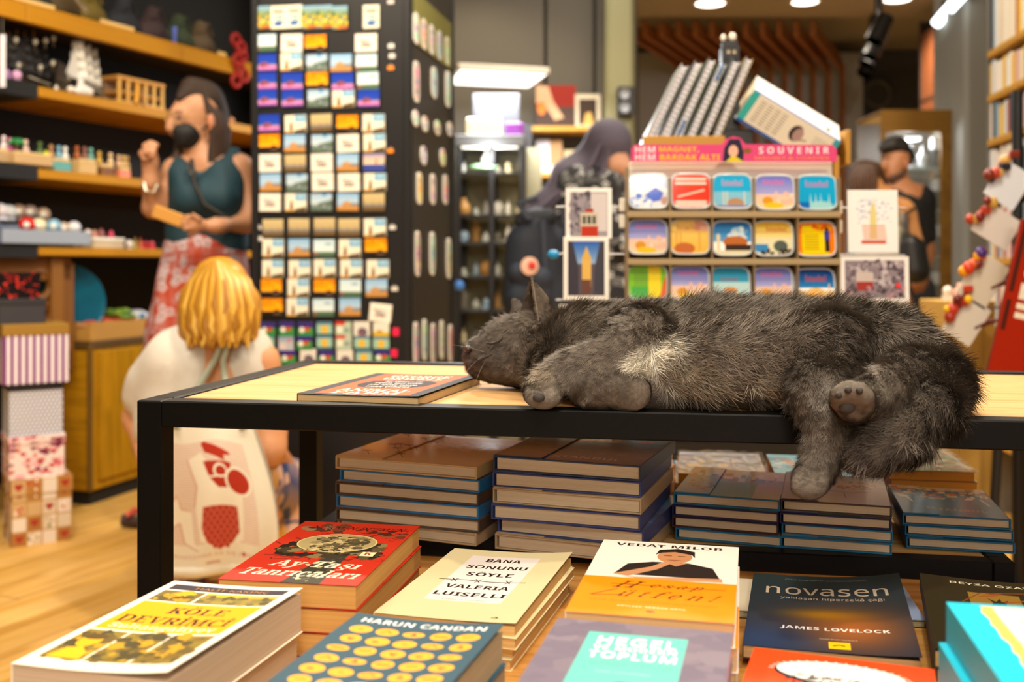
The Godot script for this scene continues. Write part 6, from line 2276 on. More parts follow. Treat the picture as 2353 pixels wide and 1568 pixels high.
	var pst := thing("wooden_post", "narrow mustard wooden stand beside the gift boxes", "stand", Vector3(ps.x - 0.05, 0, ps.z + 0.06))
	part(pst, "post", Geo.new().rbox(Vector3(0, 0.30, 0), Vector3(0.09, 0.57, 0.05), 0.003), paint("8a6a1c", 0.5))
	part(pst, "foot", Geo.new().box(Vector3(0, 0.008, 0), Vector3(0.09, 0.016, 0.05)), paint("0c0a08", 0.6))


# where the sight line through a pixel meets a plane
func hit(px: float, py: float, o: Vector3, n: Vector3) -> Vector3:
	var d := at(px, py, 1.0) - Vector3(0, EYE, 0)
	var e := Vector3(0, EYE, 0)
	return e + d * ((o - e).dot(n) / d.dot(n))


func magnet_art(p: Pic, x: float, y: float, w: float, h: float, kind: String) -> void:
	var r := Rect2(x, y, w, h)
	match kind:
		"S":
			p.grad(x, y, w, h * 0.7, rgb("bfdbe8"), rgb("dce8e6"))
			p.rect(x, y + h * 0.7, w, h * 0.3, rgb("4e6a52"))
			p.rect(x + w * 0.55, y + h * 0.2, w * 0.3, h * 0.1, rgb("7a94a8"))
			p.rect(x, y + h * 0.78, w * 0.2, h * 0.1, rgb("a84a4a"))
		"W":
			p.rect(x, y, w, h, rgb("ebe6d8"))
			p.blots(Rect2(x + w * 0.25, y + h * 0.35, w * 0.5, h * 0.35), [rgb("8a86a0"), rgb("5c5a6c"), rgb("a08a70"), rgb("4a4450")], 26, w * 0.07, rng)
			p.rect(x + w * 0.3, y + h * 0.7, w * 0.4, h * 0.06, rgb("cda36a"))
		"O":
			p.grad(x, y, w, h * 0.72, rgb("e88a08"), rgb("ffb012"))
			p.blots(Rect2(x, y + 4, w, h * 0.4), [rgb("d87a06"), rgb("f9a010"), rgb("ffbe2a")], 16, w * 0.1, rng)
			p.rect(x, y + h * 0.74, w, h * 0.26, rgb("2a1c12"))
			p.ell(x + w * 0.7, y + h * 0.76, w * 0.16, h * 0.12, rgb("2a1c12"))
			p.rect(x + w * 0.55, y + h * 0.82, w * 0.35, h * 0.1, rgb("6a5444"))
		"B":
			p.grad(x, y, w, h * 0.6, rgb("1c3aa8"), rgb("2a4cb8"))
			p.rect(x, y + h * 0.66, w, h * 0.24, rgb("c87ab8"))
			p.rect(x, y + h * 0.9, w, h * 0.1, rgb("5a3a90"))
			p.ell(x + w * 0.42, y + h * 0.62, w * 0.2, h * 0.16, rgb("8a4a4c"))
			p.blots(Rect2(x, y + h * 0.7, w, h * 0.2), [rgb("d890c4"), rgb("b46ab0")], 14, w * 0.06, rng)
		"T":
			p.rect(x, y, w, h, rgb("e6e0cc"))
			p.rect(x + w * 0.48, y, w * 0.52, h * 0.4, rgb("7ab0d0"))
			p.rect(x + w * 0.6, y + h * 0.1, w * 0.3, h * 0.12, rgb("a8c8dc"))
			p.poly([Vector2(x + w * 0.2, y + h), Vector2(x + w * 0.24, y + h * 0.5), Vector2(x + w * 0.3, y + h * 0.32), Vector2(x + w * 0.36, y + h * 0.5), Vector2(x + w * 0.4, y + h)], rgb("8a6a3c"))
			p.poly([Vector2(x + w * 0.4, y + h), Vector2(x + w * 0.5, y + h * 0.85), Vector2(x + w, y + h * 0.74), Vector2(x + w, y + h)], rgb("5c4e34"))
			p.rect(x, y + h * 0.9, w * 0.4, h * 0.1, rgb("d9a040"))
		"G":
			p.grad(x, y, w, h * 0.6, rgb("9cbcd8"), rgb("c6d6dc"))
			p.ell(x + w * 0.62, y + h * 0.06, w * 0.08, h * 0.1, rgb("1c86d0"))
			p.poly([Vector2(x, y + h * 0.7), Vector2(x + w * 0.5, y + h * 0.5), Vector2(x + w, y + h * 0.36), Vector2(x + w, y + h), Vector2(x, y + h)], rgb("5f7064"))
			p.blots(Rect2(x, y + h * 0.55, w, h * 0.3), [rgb("b8c4c8"), rgb("4a5a50"), rgb("7a8a90")], 20, w * 0.06, rng)
		"D":
			p.grad(x, y, w, h * 0.55, rgb("86b4dc"), rgb("b4cce0"))
			p.rect(x, y + h * 0.74, w, h * 0.26, rgb("c08a4a"))
			p.ell(x + w * 0.45, y + h * 0.66, w * 0.2, h * 0.2, rgb("b98a54"))
			p.poly([Vector2(x + w * 0.42, y + h * 0.7), Vector2(x + w * 0.46, y + h * 0.3), Vector2(x + w * 0.5, y + h * 0.7)], rgb("c49a64"))
			p.rect(x, y + h * 0.55, w * 0.25, h * 0.2, rgb("9ab8d4"))
		"N":
			p.grad(x, y, w, h * 0.6, rgb("cbb98a"), rgb("b8a272"))
			p.rect(x, y + h * 0.74, w, h * 0.26, rgb("6a5638"))
			for k in 8:
				p.rect(x + w * (0.08 + 0.11 * k), y + h * (0.5 + 0.08 * (k % 3)), w * 0.03, h * 0.26, rgb("7a6444"))
		"R":
			p.grad(x, y, w, h * 0.3, rgb("8a8ab8"), rgb("d8b8a8"))
			p.rect(x, y + h * 0.3, w, h * 0.35, rgb("d9bfa8"))
			p.rect(x, y + h * 0.62, w, h * 0.38, rgb("3a4a98"))
			p.rect(x + w * 0.55, y + h * 0.3, w * 0.08, h * 0.35, rgb("b86a4a"))
		"Y":
			p.grad(x, y, w, h * 0.45, rgb("86b0d0"), rgb("7a8a5a"))
			p.blots(Rect2(x, y + h * 0.3, w, h * 0.6), [rgb("6a8a3a"), rgb("c9a82c"), rgb("8a9a4a"), rgb("e2c84a"), rgb("4a6a34")], 50, w * 0.13, rng)
			p.rect(x + w * 0.4, y + h * 0.85, w * 0.6, h * 0.12, rgb("c2602a"))
		"Z":
			p.rect(x, y, w, h, rgb("e2e2cc"))
			p.rect(x + w * 0.15, y + h * 0.2, w * 0.7, h * 0.1, rgb("4a5a4c"))
			p.blots(Rect2(x + w * 0.2, y + h * 0.4, w * 0.6, h * 0.3), [rgb("6a94a8"), rgb("9ab4b4")], 16, w * 0.12, rng)
			p.ell(x + w * 0.5, y + h * 0.78, w * 0.3, h * 0.1, rgb("1c5aa0"))
		"a":
			p.rect(x, y, w, h, rgb("3a8a4a"))
			p.rect(x, y, w, h * 0.4, rgb("3c2e78"))
			p.ell(x + w * 0.28, y + h * 0.55, w * 0.16, h * 0.2, rgb("e8e2d4"))
			p.ell(x + w * 0.6, y + h * 0.5, w * 0.2, h * 0.16, rgb("c0562c"))
		"b":
			p.rect(x, y, w, h, rgb("9ac0aa"))
			p.rect(x, y, w, h * 0.22, rgb("5c8296"))
			p.rect(x + w * 0.3, y + h * 0.28, w * 0.4, h * 0.5, rgb("e0b43a"))
			p.rect(x, y + h * 0.82, w, h * 0.18, rgb("3e6c74"))
		"c":
			p.rect(x, y, w, h, rgb("b6c4ac"))
			p.rect(x, y, w * 0.6, h * 0.25, rgb("d03a26"))
			p.ell(x + w * 0.25, y + h * 0.55, w * 0.18, h * 0.2, rgb("ece6d0"))
			p.ell(x + w * 0.7, y + h * 0.6, w * 0.2, h * 0.2, rgb("8a9c94"))
		"d":
			p.rect(x, y, w, h, rgb("dcd6ca"))
			p.ell(x + w * 0.55, y + h * 0.72, w * 0.3, h * 0.32, rgb("5c5868"))
			p.ell(x + w * 0.5, y + h * 0.8, w * 0.16, h * 0.2, rgb("8a5a60"))
		"e":
			p.rect(x, y, w, h, rgb("dedacc"))
			p.rect(x, y + h * 0.7, w, h * 0.3, rgb("d0b030"))
			p.ell(x + w * 0.4, y + h * 0.66, w * 0.2, h * 0.12, rgb("b98a3a"))
		"f":
			p.rect(x, y, w, h, rgb("b4b6c0"))
			p.rect(x, y, w, h * 0.3, rgb("8ca0b4"))
			p.ell(x + w * 0.7, y + h * 0.3, w * 0.12, h * 0.16, rgb("c27a7a"))
			p.ell(x + w * 0.3, y + h * 0.7, w * 0.2, h * 0.2, rgb("dac6bc"))


func build_tower() -> void:
	var th := 0.174
	var u := Vector3(cos(th), 0, sin(th))
	var nrm := Vector3(-sin(th), 0, cos(th))
	var near := onz(940, 0, 3.0)
	var w := 0.50
	var o := near - u * w
	var root := thing("magnet_tower", "black square metal tower covered with fridge magnets", "display tower", o, -th)
	var black := paint("0d0d0f", 0.45)
	part(root, "body", Geo.new().rbox(Vector3(w / 2, 1.12, -w / 2), Vector3(w, 2.16, w), 0.006), black)
	for x in [0.006, w - 0.006]:
		part(root, "corner_post", Geo.new().rbox(Vector3(x, 1.12, 0.002), Vector3(0.022, 2.16, 0.016), 0.003), paint("16171a", 0.4))
	part(root, "corner_post", Geo.new().rbox(Vector3(w + 0.002, 1.12, -w + 0.01), Vector3(0.016, 2.16, 0.022), 0.003), paint("16171a", 0.4))
	part(root, "sheet", Geo.new().box(Vector3(w + 0.001, 1.05, -w / 2), Vector3(0.004, 2.1, w - 0.05)), paint("231f18", 0.4))
	part(root, "green_board", Geo.new().box(Vector3(w + 0.004, EYE + 0.76, -w / 2), Vector3(0.004, 0.16, w - 0.06)), paint("6c6a2c", 0.5))
	part(root, "foot", Geo.new().box(Vector3(w / 2, 0.02, -w / 2), Vector3(w * 0.9, 0.04, w * 0.9)), black)
	# one atlas for all magnet prints
	var kinds := ["S", "W", "O", "B", "T", "G", "D", "N", "R", "Y", "Z", "a", "b", "c", "d", "e", "f"]
	var says := {"S": "pale blue sky", "W": "cream-framed sketch", "O": "orange sunset", "B": "deep blue and pink night", "T": "beige tower", "G": "cloudy bay", "D": "golden dome", "N": "sepia skyline", "R": "pastel dusk", "Y": "tall green and yellow garden", "Z": "tall cream and blue fountain", "a": "small purple and green", "b": "small mint and yellow", "c": "small red and sage", "d": "small cream portrait", "e": "small cream and mustard", "f": "small grey-blue"}
	var p := Pic.new(1024, 640, rgb("888888"))
	for k in kinds.size():
		magnet_art(p, (k % 6) * 170 + 1, int(k / 6.0) * 212 + 1, 168, 210, kinds[k])
	var art := print_on(p, 0.25)
	var meshes := {}
	for k in kinds.size():
		var sz := Vector2(0.068, 0.053)
		if kinds[k] in ["Y", "Z"]:
			sz = Vector2(0.050, 0.070)
		elif kinds[k] in ["a", "b", "c", "d", "e", "f"]:
			sz = Vector2(0.050, 0.043)
		var a := Vector2((k % 6) * 170 + 3, int(k / 6.0) * 212 + 3) / Vector2(1024, 640)
		var b := a + Vector2(164, 206) / Vector2(1024, 640)
		var g := Geo.new()
		g.quad(Vector3(-sz.x / 2, -sz.y / 2, 0.0046), Vector3(sz.x / 2, -sz.y / 2, 0.0046), Vector3(sz.x / 2, sz.y / 2, 0.0046), Vector3(-sz.x / 2, sz.y / 2, 0.0046), Vector2(a.x, b.y), b, Vector2(b.x, a.y), a)
		var back := Geo.new().rbox(Vector3(0, 0, 0.0022), Vector3(sz.x + 0.002, sz.y + 0.002, 0.0044), 0.001)
		meshes[kinds[k]] = [g.mesh(), back.mesh()]
	var rim := {"W": "ebe6d8", "T": "e6e0cc", "Z": "e2e2cc", "d": "dcd6ca"}
	var rows := [
		[100, "SWO-W", 613, 57.5], [144, "BTGDS", 613, 57.5], [187, "BBOBS", 614, 57.7], [226, "BBGTB", 615, 58.5], [284, "BTNOT", 620, 60], [330, "ODGWT", 620, 60], [375, "WNWDR", 621, 60],
		[419, "DGWWT", 622, 60], [465, "WTGDN", 621, 60], [523, "NNNNT", 629, 58.5], [570, "TDSTO", 629, 59], [618, "TTTTT", 628, 60], [662, "OTOSD", 626, 60], [706, "OTSD-", 627, 59],
		[40, "YZZYYY-Z", 605, 35.5], [757, "aaabcde", 618, 43], [788, "bfabcbb", 614, 44], [820, "badadba", 622, 43]]
	var face_o := o + nrm * 0.0015
	var order := rows.duplicate()
	order.sort_custom(func(a, b): return a[0] < b[0])
	for r in rows:
		for k in (r[1] as String).length():
			var c: String = r[1][k]
			if c == "-":
				continue
			var q := hit(r[2] + r[3] * k + rng.randf_range(-1.5, 1.5), r[0] + rng.randf_range(-1.5, 1.5), face_o, nrm)
			var row_k: int = order.find(r)
			make_magnet(c, "%s magnet, %s row from top, %s the tower's side face" % [says[c], nth[row_k], ends[(r[1] as String).length() - 1 - k]], q, -th, rng.randf_range(-0.02, 0.02), meshes[c], art, rim.get(c, "2a2a2c"))
	make_magnet("W", "tilted cream-framed sketch magnet on the black tower above the small magnets", hit(875, 719, face_o, nrm), -th, -0.1, meshes["W"], art, "ebe6d8")
	# little price tags
	for q in [[898, 4, "d8c8c4"], [899, 106, "e0dcd6"], [901, 129, "e0dcd6"], [898, 156, "f08a10"], [897, 347, "f08a10"], [902, 523, "d6d4ce"], [907, 664, "d9d4c8"], [910, 763, "e8164c"], [906, 812, "e8164c"], [594, 523, "c9c4ba"], [597, 549, "d8d4cc"]]:
		var t := thing("price_tag", "tiny %s price tag on the magnet tower" % color_word(q[2]), "price tag", hit(q[0], q[1], face_o, nrm), -th, "price tags on the magnet tower")
		part(t, "label", Geo.new().rbox(Vector3(0, 0, 0.001), Vector3(0.020, 0.013 if q[2] != "e8164c" else 0.024, 0.001), 0.0003), paint(q[2], 0.5))
		part(t, "loop", Geo.new().tube(ring(Vector3(0, 0.009, 0.001), 0.003, 8), [0.0005], 4, false), paint("cccccc", 0.5))
	# side face: long magnets and ovals
	var sn := Vector3(cos(th), 0, sin(th))
	var so := near + sn * 0.0035
	var items := []
	for k in 5:
		items.append([954 + k * 18, 65 + k * 13, 0.052, 0.095, ["c9c8d2", "e2a58a", "b9b8cc", "7c98c4", "a8c07c"][k], "s"])
	items += [[955, 188, 0.055, 0.125, "c98a8e", "s"], [996, 190, 0.055, 0.10, "6fb4ac", "s"], [1028, 205, 0.055, 0.125, "9ac8b0", "s"]]
	items += [[953, 272, 0.06, 0.05, "e4e2da", "o"], [975, 285, 0.06, 0.05, "dfe2d2", "o"], [1004, 294, 0.06, 0.05, "e6cfb8", "o"], [1032, 297, 0.06, 0.05, "cfd4dc", "o"], [972, 358, 0.06, 0.06, "c8d2e0", "o"], [1016, 362, 0.06, 0.06, "cfd66a", "o"]]
	items += [[962, 433, 0.05, 0.10, "d8c04a", "s"], [993, 435, 0.05, 0.10, "c9b0b4", "s"], [1022, 436, 0.05, 0.10, "d89a9c", "s"]]
	items += [[958, 583, 0.042, 0.14, "b0788c", "s"], [992, 583, 0.05, 0.14, "78ae9c", "s"], [1030, 594, 0.05, 0.14, "9aa878", "s"]]
	for k in 5:
		items.append([954 + k * 20, 785 + (4 if k % 2 == 0 else -4), 0.04, 0.13, ["b07a94", "8ab4a8", "8a4a64", "a0b48a", "a05a74"][k], "s"])
	for q in items:
		var c := hit(q[0], q[1], so, sn)
		var root2 := thing("strip_magnet" if q[5] == "s" else "oval_magnet", ("long %s bookmark magnet on the side of the magnet tower" if q[5] == "s" else "oval %s magnet on the side of the magnet tower") % color_word(q[4]), "magnet", c, -th + PI / 2, "magnets on the side of the tower")
		var g := Geo.new()
		var pts := []
		for k in 20:
			var a := TAU * k / 20
			var v := Vector2(cos(a), sin(a))
			if q[5] == "s":
				pts.append(Vector2(signf(v.x) * pow(absf(v.x), 0.7) * q[2] / 2, signf(v.y) * pow(absf(v.y), 0.45) * q[3] / 2))
			else:
				pts.append(Vector2(v.x * q[2] / 2, v.y * q[3] / 2))
		g.prism(pts, 0.004)
		part(root2, "plate", g, paint("e8e6de", 0.35))
		var g2 := Geo.new()
		var rr := RandomNumberGenerator.new()
		rr.seed = int(q[0] * 7 + q[1])
		for k in (7 if q[5] == "s" else 4):
			var f: float = (k + 0.5) / (7.0 if q[5] == "s" else 4.0) - 0.5
			g2.col = lit(q[4]) if k % 2 == 0 else lit(Color.html(q[4]).lerp(Color(rr.randf(), rr.randf(), rr.randf()), 0.45).to_html(false))
			g2.rbox(Vector3(0, f * q[3] * 0.86, 0.0042), Vector3(q[2] * 0.66 * sqrt(maxf(0.15, 1 - 3.4 * f * f)), q[3] * (0.118 if q[5] == "s" else 0.2), 0.0012), 0.0004)
		part(root2, "print", g2, tinted(0.3))


const nth := ["first", "second", "third", "fourth", "fifth", "sixth", "seventh", "eighth", "ninth", "tenth", "eleventh", "twelfth", "thirteenth", "fourteenth", "fifteenth", "sixteenth", "seventeenth", "eighteenth"]
const ends := ["at", "second from", "third from", "fourth from", "fifth from", "sixth from", "seventh from", "eighth from"]


func make_magnet(c: String, say: String, where: Vector3, turn: float, roll: float, ms: Array, art: Material, rim: String) -> void:
	var o := thing("fridge_magnet", say, "magnet", where, turn, "fridge magnets on the front of the tower")
	o.rotation = Vector3(0, turn, roll)
	piece(o, "plate", ms[1], paint(rim, 0.4))
	piece(o, "print", ms[0], art)


func coaster_art(kind: int) -> Pic:
	var p := Pic.new(192, 180, rgb("ffffff"))
	var w := 192.0
	var h := 180.0
	var letter := "İstanbul"
	match kind:
		0:
			p.rect(0, 0, w, h, rgb("d9dce8"))
			p.blots(Rect2(0, 0, w, h * 0.5), [rgb("e8e8ee"), rgb("b4bce0"), rgb("f2f2f4")], 30, 24, rng)
			p.poly([Vector2(80, 110), Vector2(130, 70), Vector2(170, 100), Vector2(150, 140), Vector2(100, 150)], rgb("2a56d0"))
			p.blots(Rect2(0, 110, 110, 60), [rgb("3a66d0"), rgb("e8ecf4"), rgb("88a4e0")], 30, 14, rng)
			p.ell(172, 140, 18, 22, rgb("b88a80"))
		1:
			p.rect(0, 0, w, h, rgb("e03414"))
			for y in [22, 44, 140, 156]:
				p.rect(20, y, 150, 12, rgb("f4e2d6"))
			p.line(Vector2(30, 120), Vector2(160, 84), 10, rgb("eec8b8"))
		2:
			p.rect(0, 0, w, h, rgb("12a8e0"))
			p.rect(0, 90, w, 90, rgb("7cc0de"))
			p.lettering(letter, serif_bold, 96, 42, 38, rgb("d88aa8"), 100)
			for x in [50, 66, 150]:
				p.rect(x, 90, 6, 70, rgb("d8d0b8"))
			p.ell(110, 150, 40, 26, rgb("b08a6a"))
			p.rect(0, 160, w, 20, rgb("7a84b0"))
		3:
			p.grad(0, 0, w, 100, rgb("6470cc"), rgb("a8a8dc"))
			p.grad(0, 100, w, 80, rgb("e8c4b4"), rgb("eed4a8"))
			p.lettering(letter, serif_bold, 92, 34, 30, rgb("e060a0"), 100)
			p.blots(Rect2(90, 90, 100, 60), [rgb("f2d4c4"), rgb("e8b8a4")], 24, 12, rng)
			p.ell(62, 134, 26, 22, rgb("d8962a"))
			p.ell(90, 158, 48, 16, rgb("e8c22a"))
		4:
			p.rect(0, 0, w, h, rgb("08a4dc"))
			p.lettering(letter, serif_bold, 96, 44, 36, rgb("d070a0"), 110)
			for x in [60, 84, 108, 148]:
				p.poly([Vector2(x, 160), Vector2(x + 5, 90), Vector2(x + 10, 160)], rgb("b8e0e6"))
			p.ell(110, 160, 60, 24, rgb("9ad4dc"))
			p.rect(0, 140, 60, 30, rgb("0a6ac0"))
		5:
			p.grad(0, 0, w, h, rgb("f0cf74"), rgb("eeb64a"))
			p.rect(120, 0, 72, 60, rgb("dba08a"))
			p.lettering(letter, serif_bold, 90, 40, 30, rgb("b8502a"), 110)
			for x in [30, 50, 140]:
				p.rect(x, 70, 5, 90, rgb("c8883a"))
			p.ell(70, 150, 50, 30, rgb("c06a34"))
		6:
			p.grad(0, 0, w, 110, rgb("1466b4"), rgb("5aa4d8"))
			p.blots(Rect2(80, 40, 90, 50), [rgb("9cc8e4"), rgb("d4e6f0")], 18, 16, rng)
			p.ell(110, 110, 60, 30, rgb("b86a34"))
			p.rect(20, 70, 16, 100, rgb("e4d4a8"))
			p.rect(60, 124, 132, 30, rgb("3a2a24"))
			p.rect(0, 154, w, 26, rgb("e0d8b4"))
		7:
			p.grad(0, 0, w, 90, rgb("e8b82a"), rgb("f0dc9a"))
			p.rect(0, 90, w, 90, rgb("e2ddb8"))
			p.lettering(letter, serif_bold, 112, 40, 30, rgb("c8502a"), 100)
			p.rect(0, 120, 70, 40, rgb("3a8ac8"))
			p.ell(130, 130, 34, 30, rgb("54605a"))
			p.blots(Rect2(40, 150, 140, 26), [rgb("2a2420"), rgb("4a3a30")], 20, 10, rng)
		8:
			p.rect(0, 0, w, h, rgb("f08010"))
			p.rect(28, 20, 130, 150, rgb("f4d40c"))
			p.blots(Rect2(0, 0, w, 40), [rgb("e8600c"), rgb("f4a010")], 20, 14, rng)
			for k in 6:
				p.rect(40, 70 + k * 14, 70, 4, rgb("6a5a10"))
			p.rect(136, 50, 26, 46, rgb("3a4098"))
			p.rect(138, 96, 22, 60, rgb("20222c"))
			p.ell(149, 42, 9, 11, rgb("3a2a24"))
		9:
			p.rect(0, 0, w, h, rgb("7ac414"))
			p.rect(100, 0, 60, 180, rgb("f0d80c"))
			p.poly([Vector2(150, 180), Vector2(170, 90), Vector2(192, 30), Vector2(192, 180)], rgb("d8641a"))
			for k in 6:
				p.rect(30, 34 + k * 13, 70, 5, rgb("5a7a30"))
			p.rect(20, 110, 80, 70, rgb("3aa838"))
		10:
			p.grad(0, 0, w, 80, rgb("0a8ac0"), rgb("46b0d4"))
			p.rect(0, 80, w, 70, rgb("b8dce0"))
			p.lettering(letter, serif_bold, 92, 62, 22, rgb("b84a60"), 80)
			p.ell(96, 124, 34, 18, rgb("d8904a"))
			p.rect(70, 130, 60, 30, rgb("e8c890"))
			p.rect(0, 150, w, 30, rgb("6f9a4a"))
		11:
			p.grad(0, 0, w, 100, rgb("0a3e94"), rgb("2a86c8"))
			p.lettering(letter, serif_bold, 100, 50, 36, rgb("e05a40"), 100)
			p.rect(0, 116, w, 64, rgb("f0c884"))
			p.ell(100, 126, 40, 26, rgb("eec070"))
			p.rect(44, 134, 90, 40, rgb("f0a020"))
			p.rect(160, 80, 7, 80, rgb("e8c8a0"))
	return p


func build_souvenir_rack() -> void:
	var z := 2.05
	var o := onz(1682, 0, z)
	var s := z / F
	var root := thing("souvenir_rack", "floor-standing cardboard rack of coaster magnets with a pink header", "display rack", o)
	var board := paint("8f7a58", 0.7)
	var shade := paint("a8936e", 0.7)
	var lx := func(px: float) -> float: return (px - 1682) * s
	var ly := func(py: float) -> float: return EYE - (py - 610) * s
	# header
	var p := Pic.new(1024, 126, rgb("d64a80"))
	p.lettering("HEM", sans_bold, 70, 66, 30, rgb("f6e6ea"), 100)
	p.lettering("HEM", sans_bold, 70, 104, 30, rgb("f6e6ea"), 100)
	p.lettering("MAGNET,", sans_bold, 238, 66, 30, rgb("f4c41c"), 200)
	p.lettering("BARDAK ALTI", sans_bold, 292, 104, 30, rgb("f4c41c"), 300)
	p.lettering("S O U V E N I R", sans_bold, 810, 70, 34, rgb("f6e6ea"), 350)
	p.lettering("MAGNET & COASTER", sans, 800, 108, 16, rgb("e0a03a"), 370)
	p.poly([Vector2(456, 126), Vector2(462, 62), Vector2(488, 14), Vector2(540, 14), Vector2(560, 82), Vector2(556, 126)], rgb("2a2440"))
	p.ell(508, 74, 24, 30, rgb("e8b49c"))
	p.poly([Vector2(470, 126), Vector2(500, 98), Vector2(520, 100), Vector2(560, 126)], rgb("d9c62c"))
	p.ell(578, 72, 22, 14, rgb("8a5a2c"))
	var hd := Geo.new()
	hd.x = Transform3D(Basis(), Vector3(0, 0, 0.001))
	var hp := []
	for q in [[1450, 372], [1922, 372], [1922, 345], [1912, 334], [1712, 332], [1700, 318], [1684, 314], [1668, 320], [1658, 332], [1458, 333], [1450, 342]]:
		hp.append(Vector2(lx.call(q[0]), ly.call(q[1])))
	hd.prism(hp, 0.003)
	part(root, "header_card", hd, print_on(p, 0.4))
	part(root, "white_panel", Geo.new().rbox(Vector3(lx.call(1686), ly.call(428), -0.036), Vector3(474 * s, 120 * s, 0.006), 0.001), paint("e9e5d6", 0.6))
	part(root, "back_panel", Geo.new().rbox(Vector3(lx.call(1683), ly.call(700), -0.045), Vector3(486 * s, 640 * s, 0.006), 0.001), board)
	for x in [1441, 1538, 1634, 1730, 1829, 1924]:
		part(root, "divider", Geo.new().rbox(Vector3(lx.call(x), ly.call(650), -0.012), Vector3(0.003, 480 * s, 0.06), 0.0006), board)
	for y in [486, 594, 702, 810, 890]:
		part(root, "ledge", Geo.new().rbox(Vector3(lx.call(1683), ly.call(y + 8), -0.012), Vector3(486 * s, 0.012, 0.064), 0.001), shade)
		part(root, "ledge_back", Geo.new().rbox(Vector3(lx.call(1683), ly.call(y + 30), -0.036), Vector3(484 * s, 0.035, 0.004), 0.0006), shade)
	part(root, "stand", Geo.new().rbox(Vector3(0, 0.30, -0.07), Vector3(0.36, 0.6, 0.04), 0.003), paint("2a2622", 0.6))
	part(root, "foot", Geo.new().rbox(Vector3(0, 0.012, -0.06), Vector3(0.40, 0.024, 0.3), 0.003), paint("2a2622", 0.6))
	for y in [473, 583, 690]:
		part(root, "wire", Geo.new().tube([Vector3(lx.call(1278), ly.call(y), -0.03), Vector3(lx.call(2092), ly.call(y + 4), -0.03)], [0.0022], 6), paint("b4b6b8", 0.3, 0.8))
	for q in [[1432, 470], [1432, 508], [1934, 476], [1934, 520]]:
		part(root, "clip", Geo.new().rbox(Vector3(lx.call(q[0]), ly.call(q[1]), -0.02), Vector3(0.012, 0.028, 0.01), 0.002), paint("e6e2d6", 0.5))
	# coasters
	var spots := [[1490, 440, 0], [1588, 440, 1], [1683, 441, 2], [1780, 443, 3], [1877, 443, 4], [1488, 545, 3], [1585, 545, 5], [1683, 548, 6], [1777, 549, 7], [1875, 550, 8], [1488, 650, 9], [1584, 652, 3], [1678, 654, 10], [1776, 655, 3], [1873, 658, 11], [1488, 756, 2], [1584, 758, 5], [1678, 760, 11], [1776, 762, 3], [1873, 764, 6]]
	var says := ["white coaster with a blue sail", "red coaster with cream lettering", "bright blue coaster with minarets", "violet-sky coaster with a golden dome", "cyan coaster with pale minarets", "golden dawn coaster", "deep blue coaster with an orange mosque", "yellow coaster with a small harbour", "orange and yellow coaster with a standing man", "green and yellow coaster", "turquoise coaster with a tiny kiosk", "navy coaster with a glowing mosque"]
	var art := {}
	var cell := 0
	for q in spots:
		cell += 1
		if not art.has(q[2]):
			art[q[2]] = print_on(coaster_art(q[2]), 0.08, 0.8)
		var w := 92 * s
		var h := 82 * s
		var pts := []
		for k in 28:
			var a := TAU * k / 28
			pts.append(Vector2(signf(cos(a)) * pow(absf(cos(a)), 0.42) * w / 2, signf(sin(a)) * pow(absf(sin(a)), 0.42) * h / 2))
		var c := thing("coaster", "%s, %s rack row, %s the sketched-tower postcard" % [says[q[2]], nth[int((cell - 1) / 5.0)], ["fifth from", "fourth from", "third from", "second from", "at"][(cell - 1) % 5]], "coaster", Vector3(o.x + lx.call(q[0]), ly.call(q[1]), o.z - 0.005), 0.0, "coasters in the pink-headed rack")
		c.rotation.x = -0.16
		part(c, "plate", Geo.new().prism(pts, 0.005), art[q[2]])
		var bead := []
		for k in pts.size() + 1:
			var e: Vector2 = pts[k % pts.size()] * 0.985
			bead.append(Vector3(e.x, e.y, 0.004))
		part(c, "rounded_rim", Geo.new().tube(bead, [0.0022], 6, false), paint("cfd6dc", 0.1))
	# postcards on the wires
	var pc := Pic.new(256, 288, rgb("efedec"))
	pc.rect(22, 22, 212, 260, rgb("9a949c"))
	pc.blots(Rect2(22, 22, 110, 240), [rgb("6a6470"), rgb("8a8490"), rgb("4e4854")], 60, 18, rng)
	pc.rect(140, 30, 90, 220, rgb("cfc9cc"))
	pc.rect(80, 140, 100, 130, rgb("c9bfae"))
	pc.rect(84, 220, 96, 60, rgb("b8341c"))
	for k in 3:
		pc.rect(92 + k * 28, 160, 20, 46, rgb("4a5048"))
	pc.rect(110, 118, 44, 22, rgb("a83a24"))
	postcard(pc, "tall postcard of a red tram in grey fog on the rack wires", at(1353, 490, z), 106 * s, 116 * s)
	pc = Pic.new(256, 352, rgb("f0eee8"))
	pc.grad(22, 22, 212, 150, rgb("2a5eb4"), rgb("a4c0dc"))
	pc.rect(22, 150, 212, 180, rgb("5a5058"))
	pc.poly([Vector2(22, 22), Vector2(50, 22), Vector2(84, 170), Vector2(84, 330), Vector2(22, 330)], rgb("3c3844"))
	pc.poly([Vector2(234, 22), Vector2(208, 22), Vector2(176, 170), Vector2(170, 330), Vector2(234, 330)], rgb("40404a"))
	pc.rect(104, 130, 52, 150, rgb("dcb45c"))
	pc.poly([Vector2(100, 130), Vector2(130, 50), Vector2(160, 130)], rgb("d8ae54"))
	pc.rect(104, 240, 50, 80, rgb("6a4438"))
	postcard(pc, "tall postcard of a lit golden tower against blue sky on the rack wires", at(1347, 617, z - 0.01), 104 * s, 145 * s)
	pc = Pic.new(256, 320, rgb("f0f1f2"))
	for k in 60:
		var a := Vector2(rng.randf_range(40, 216), rng.randf_range(40, 170))
		pc.line(a, a + Vector2(rng.randf_range(-16, 16), rng.randf_range(-10, 10)), 4, rgb("7e8ad0"))
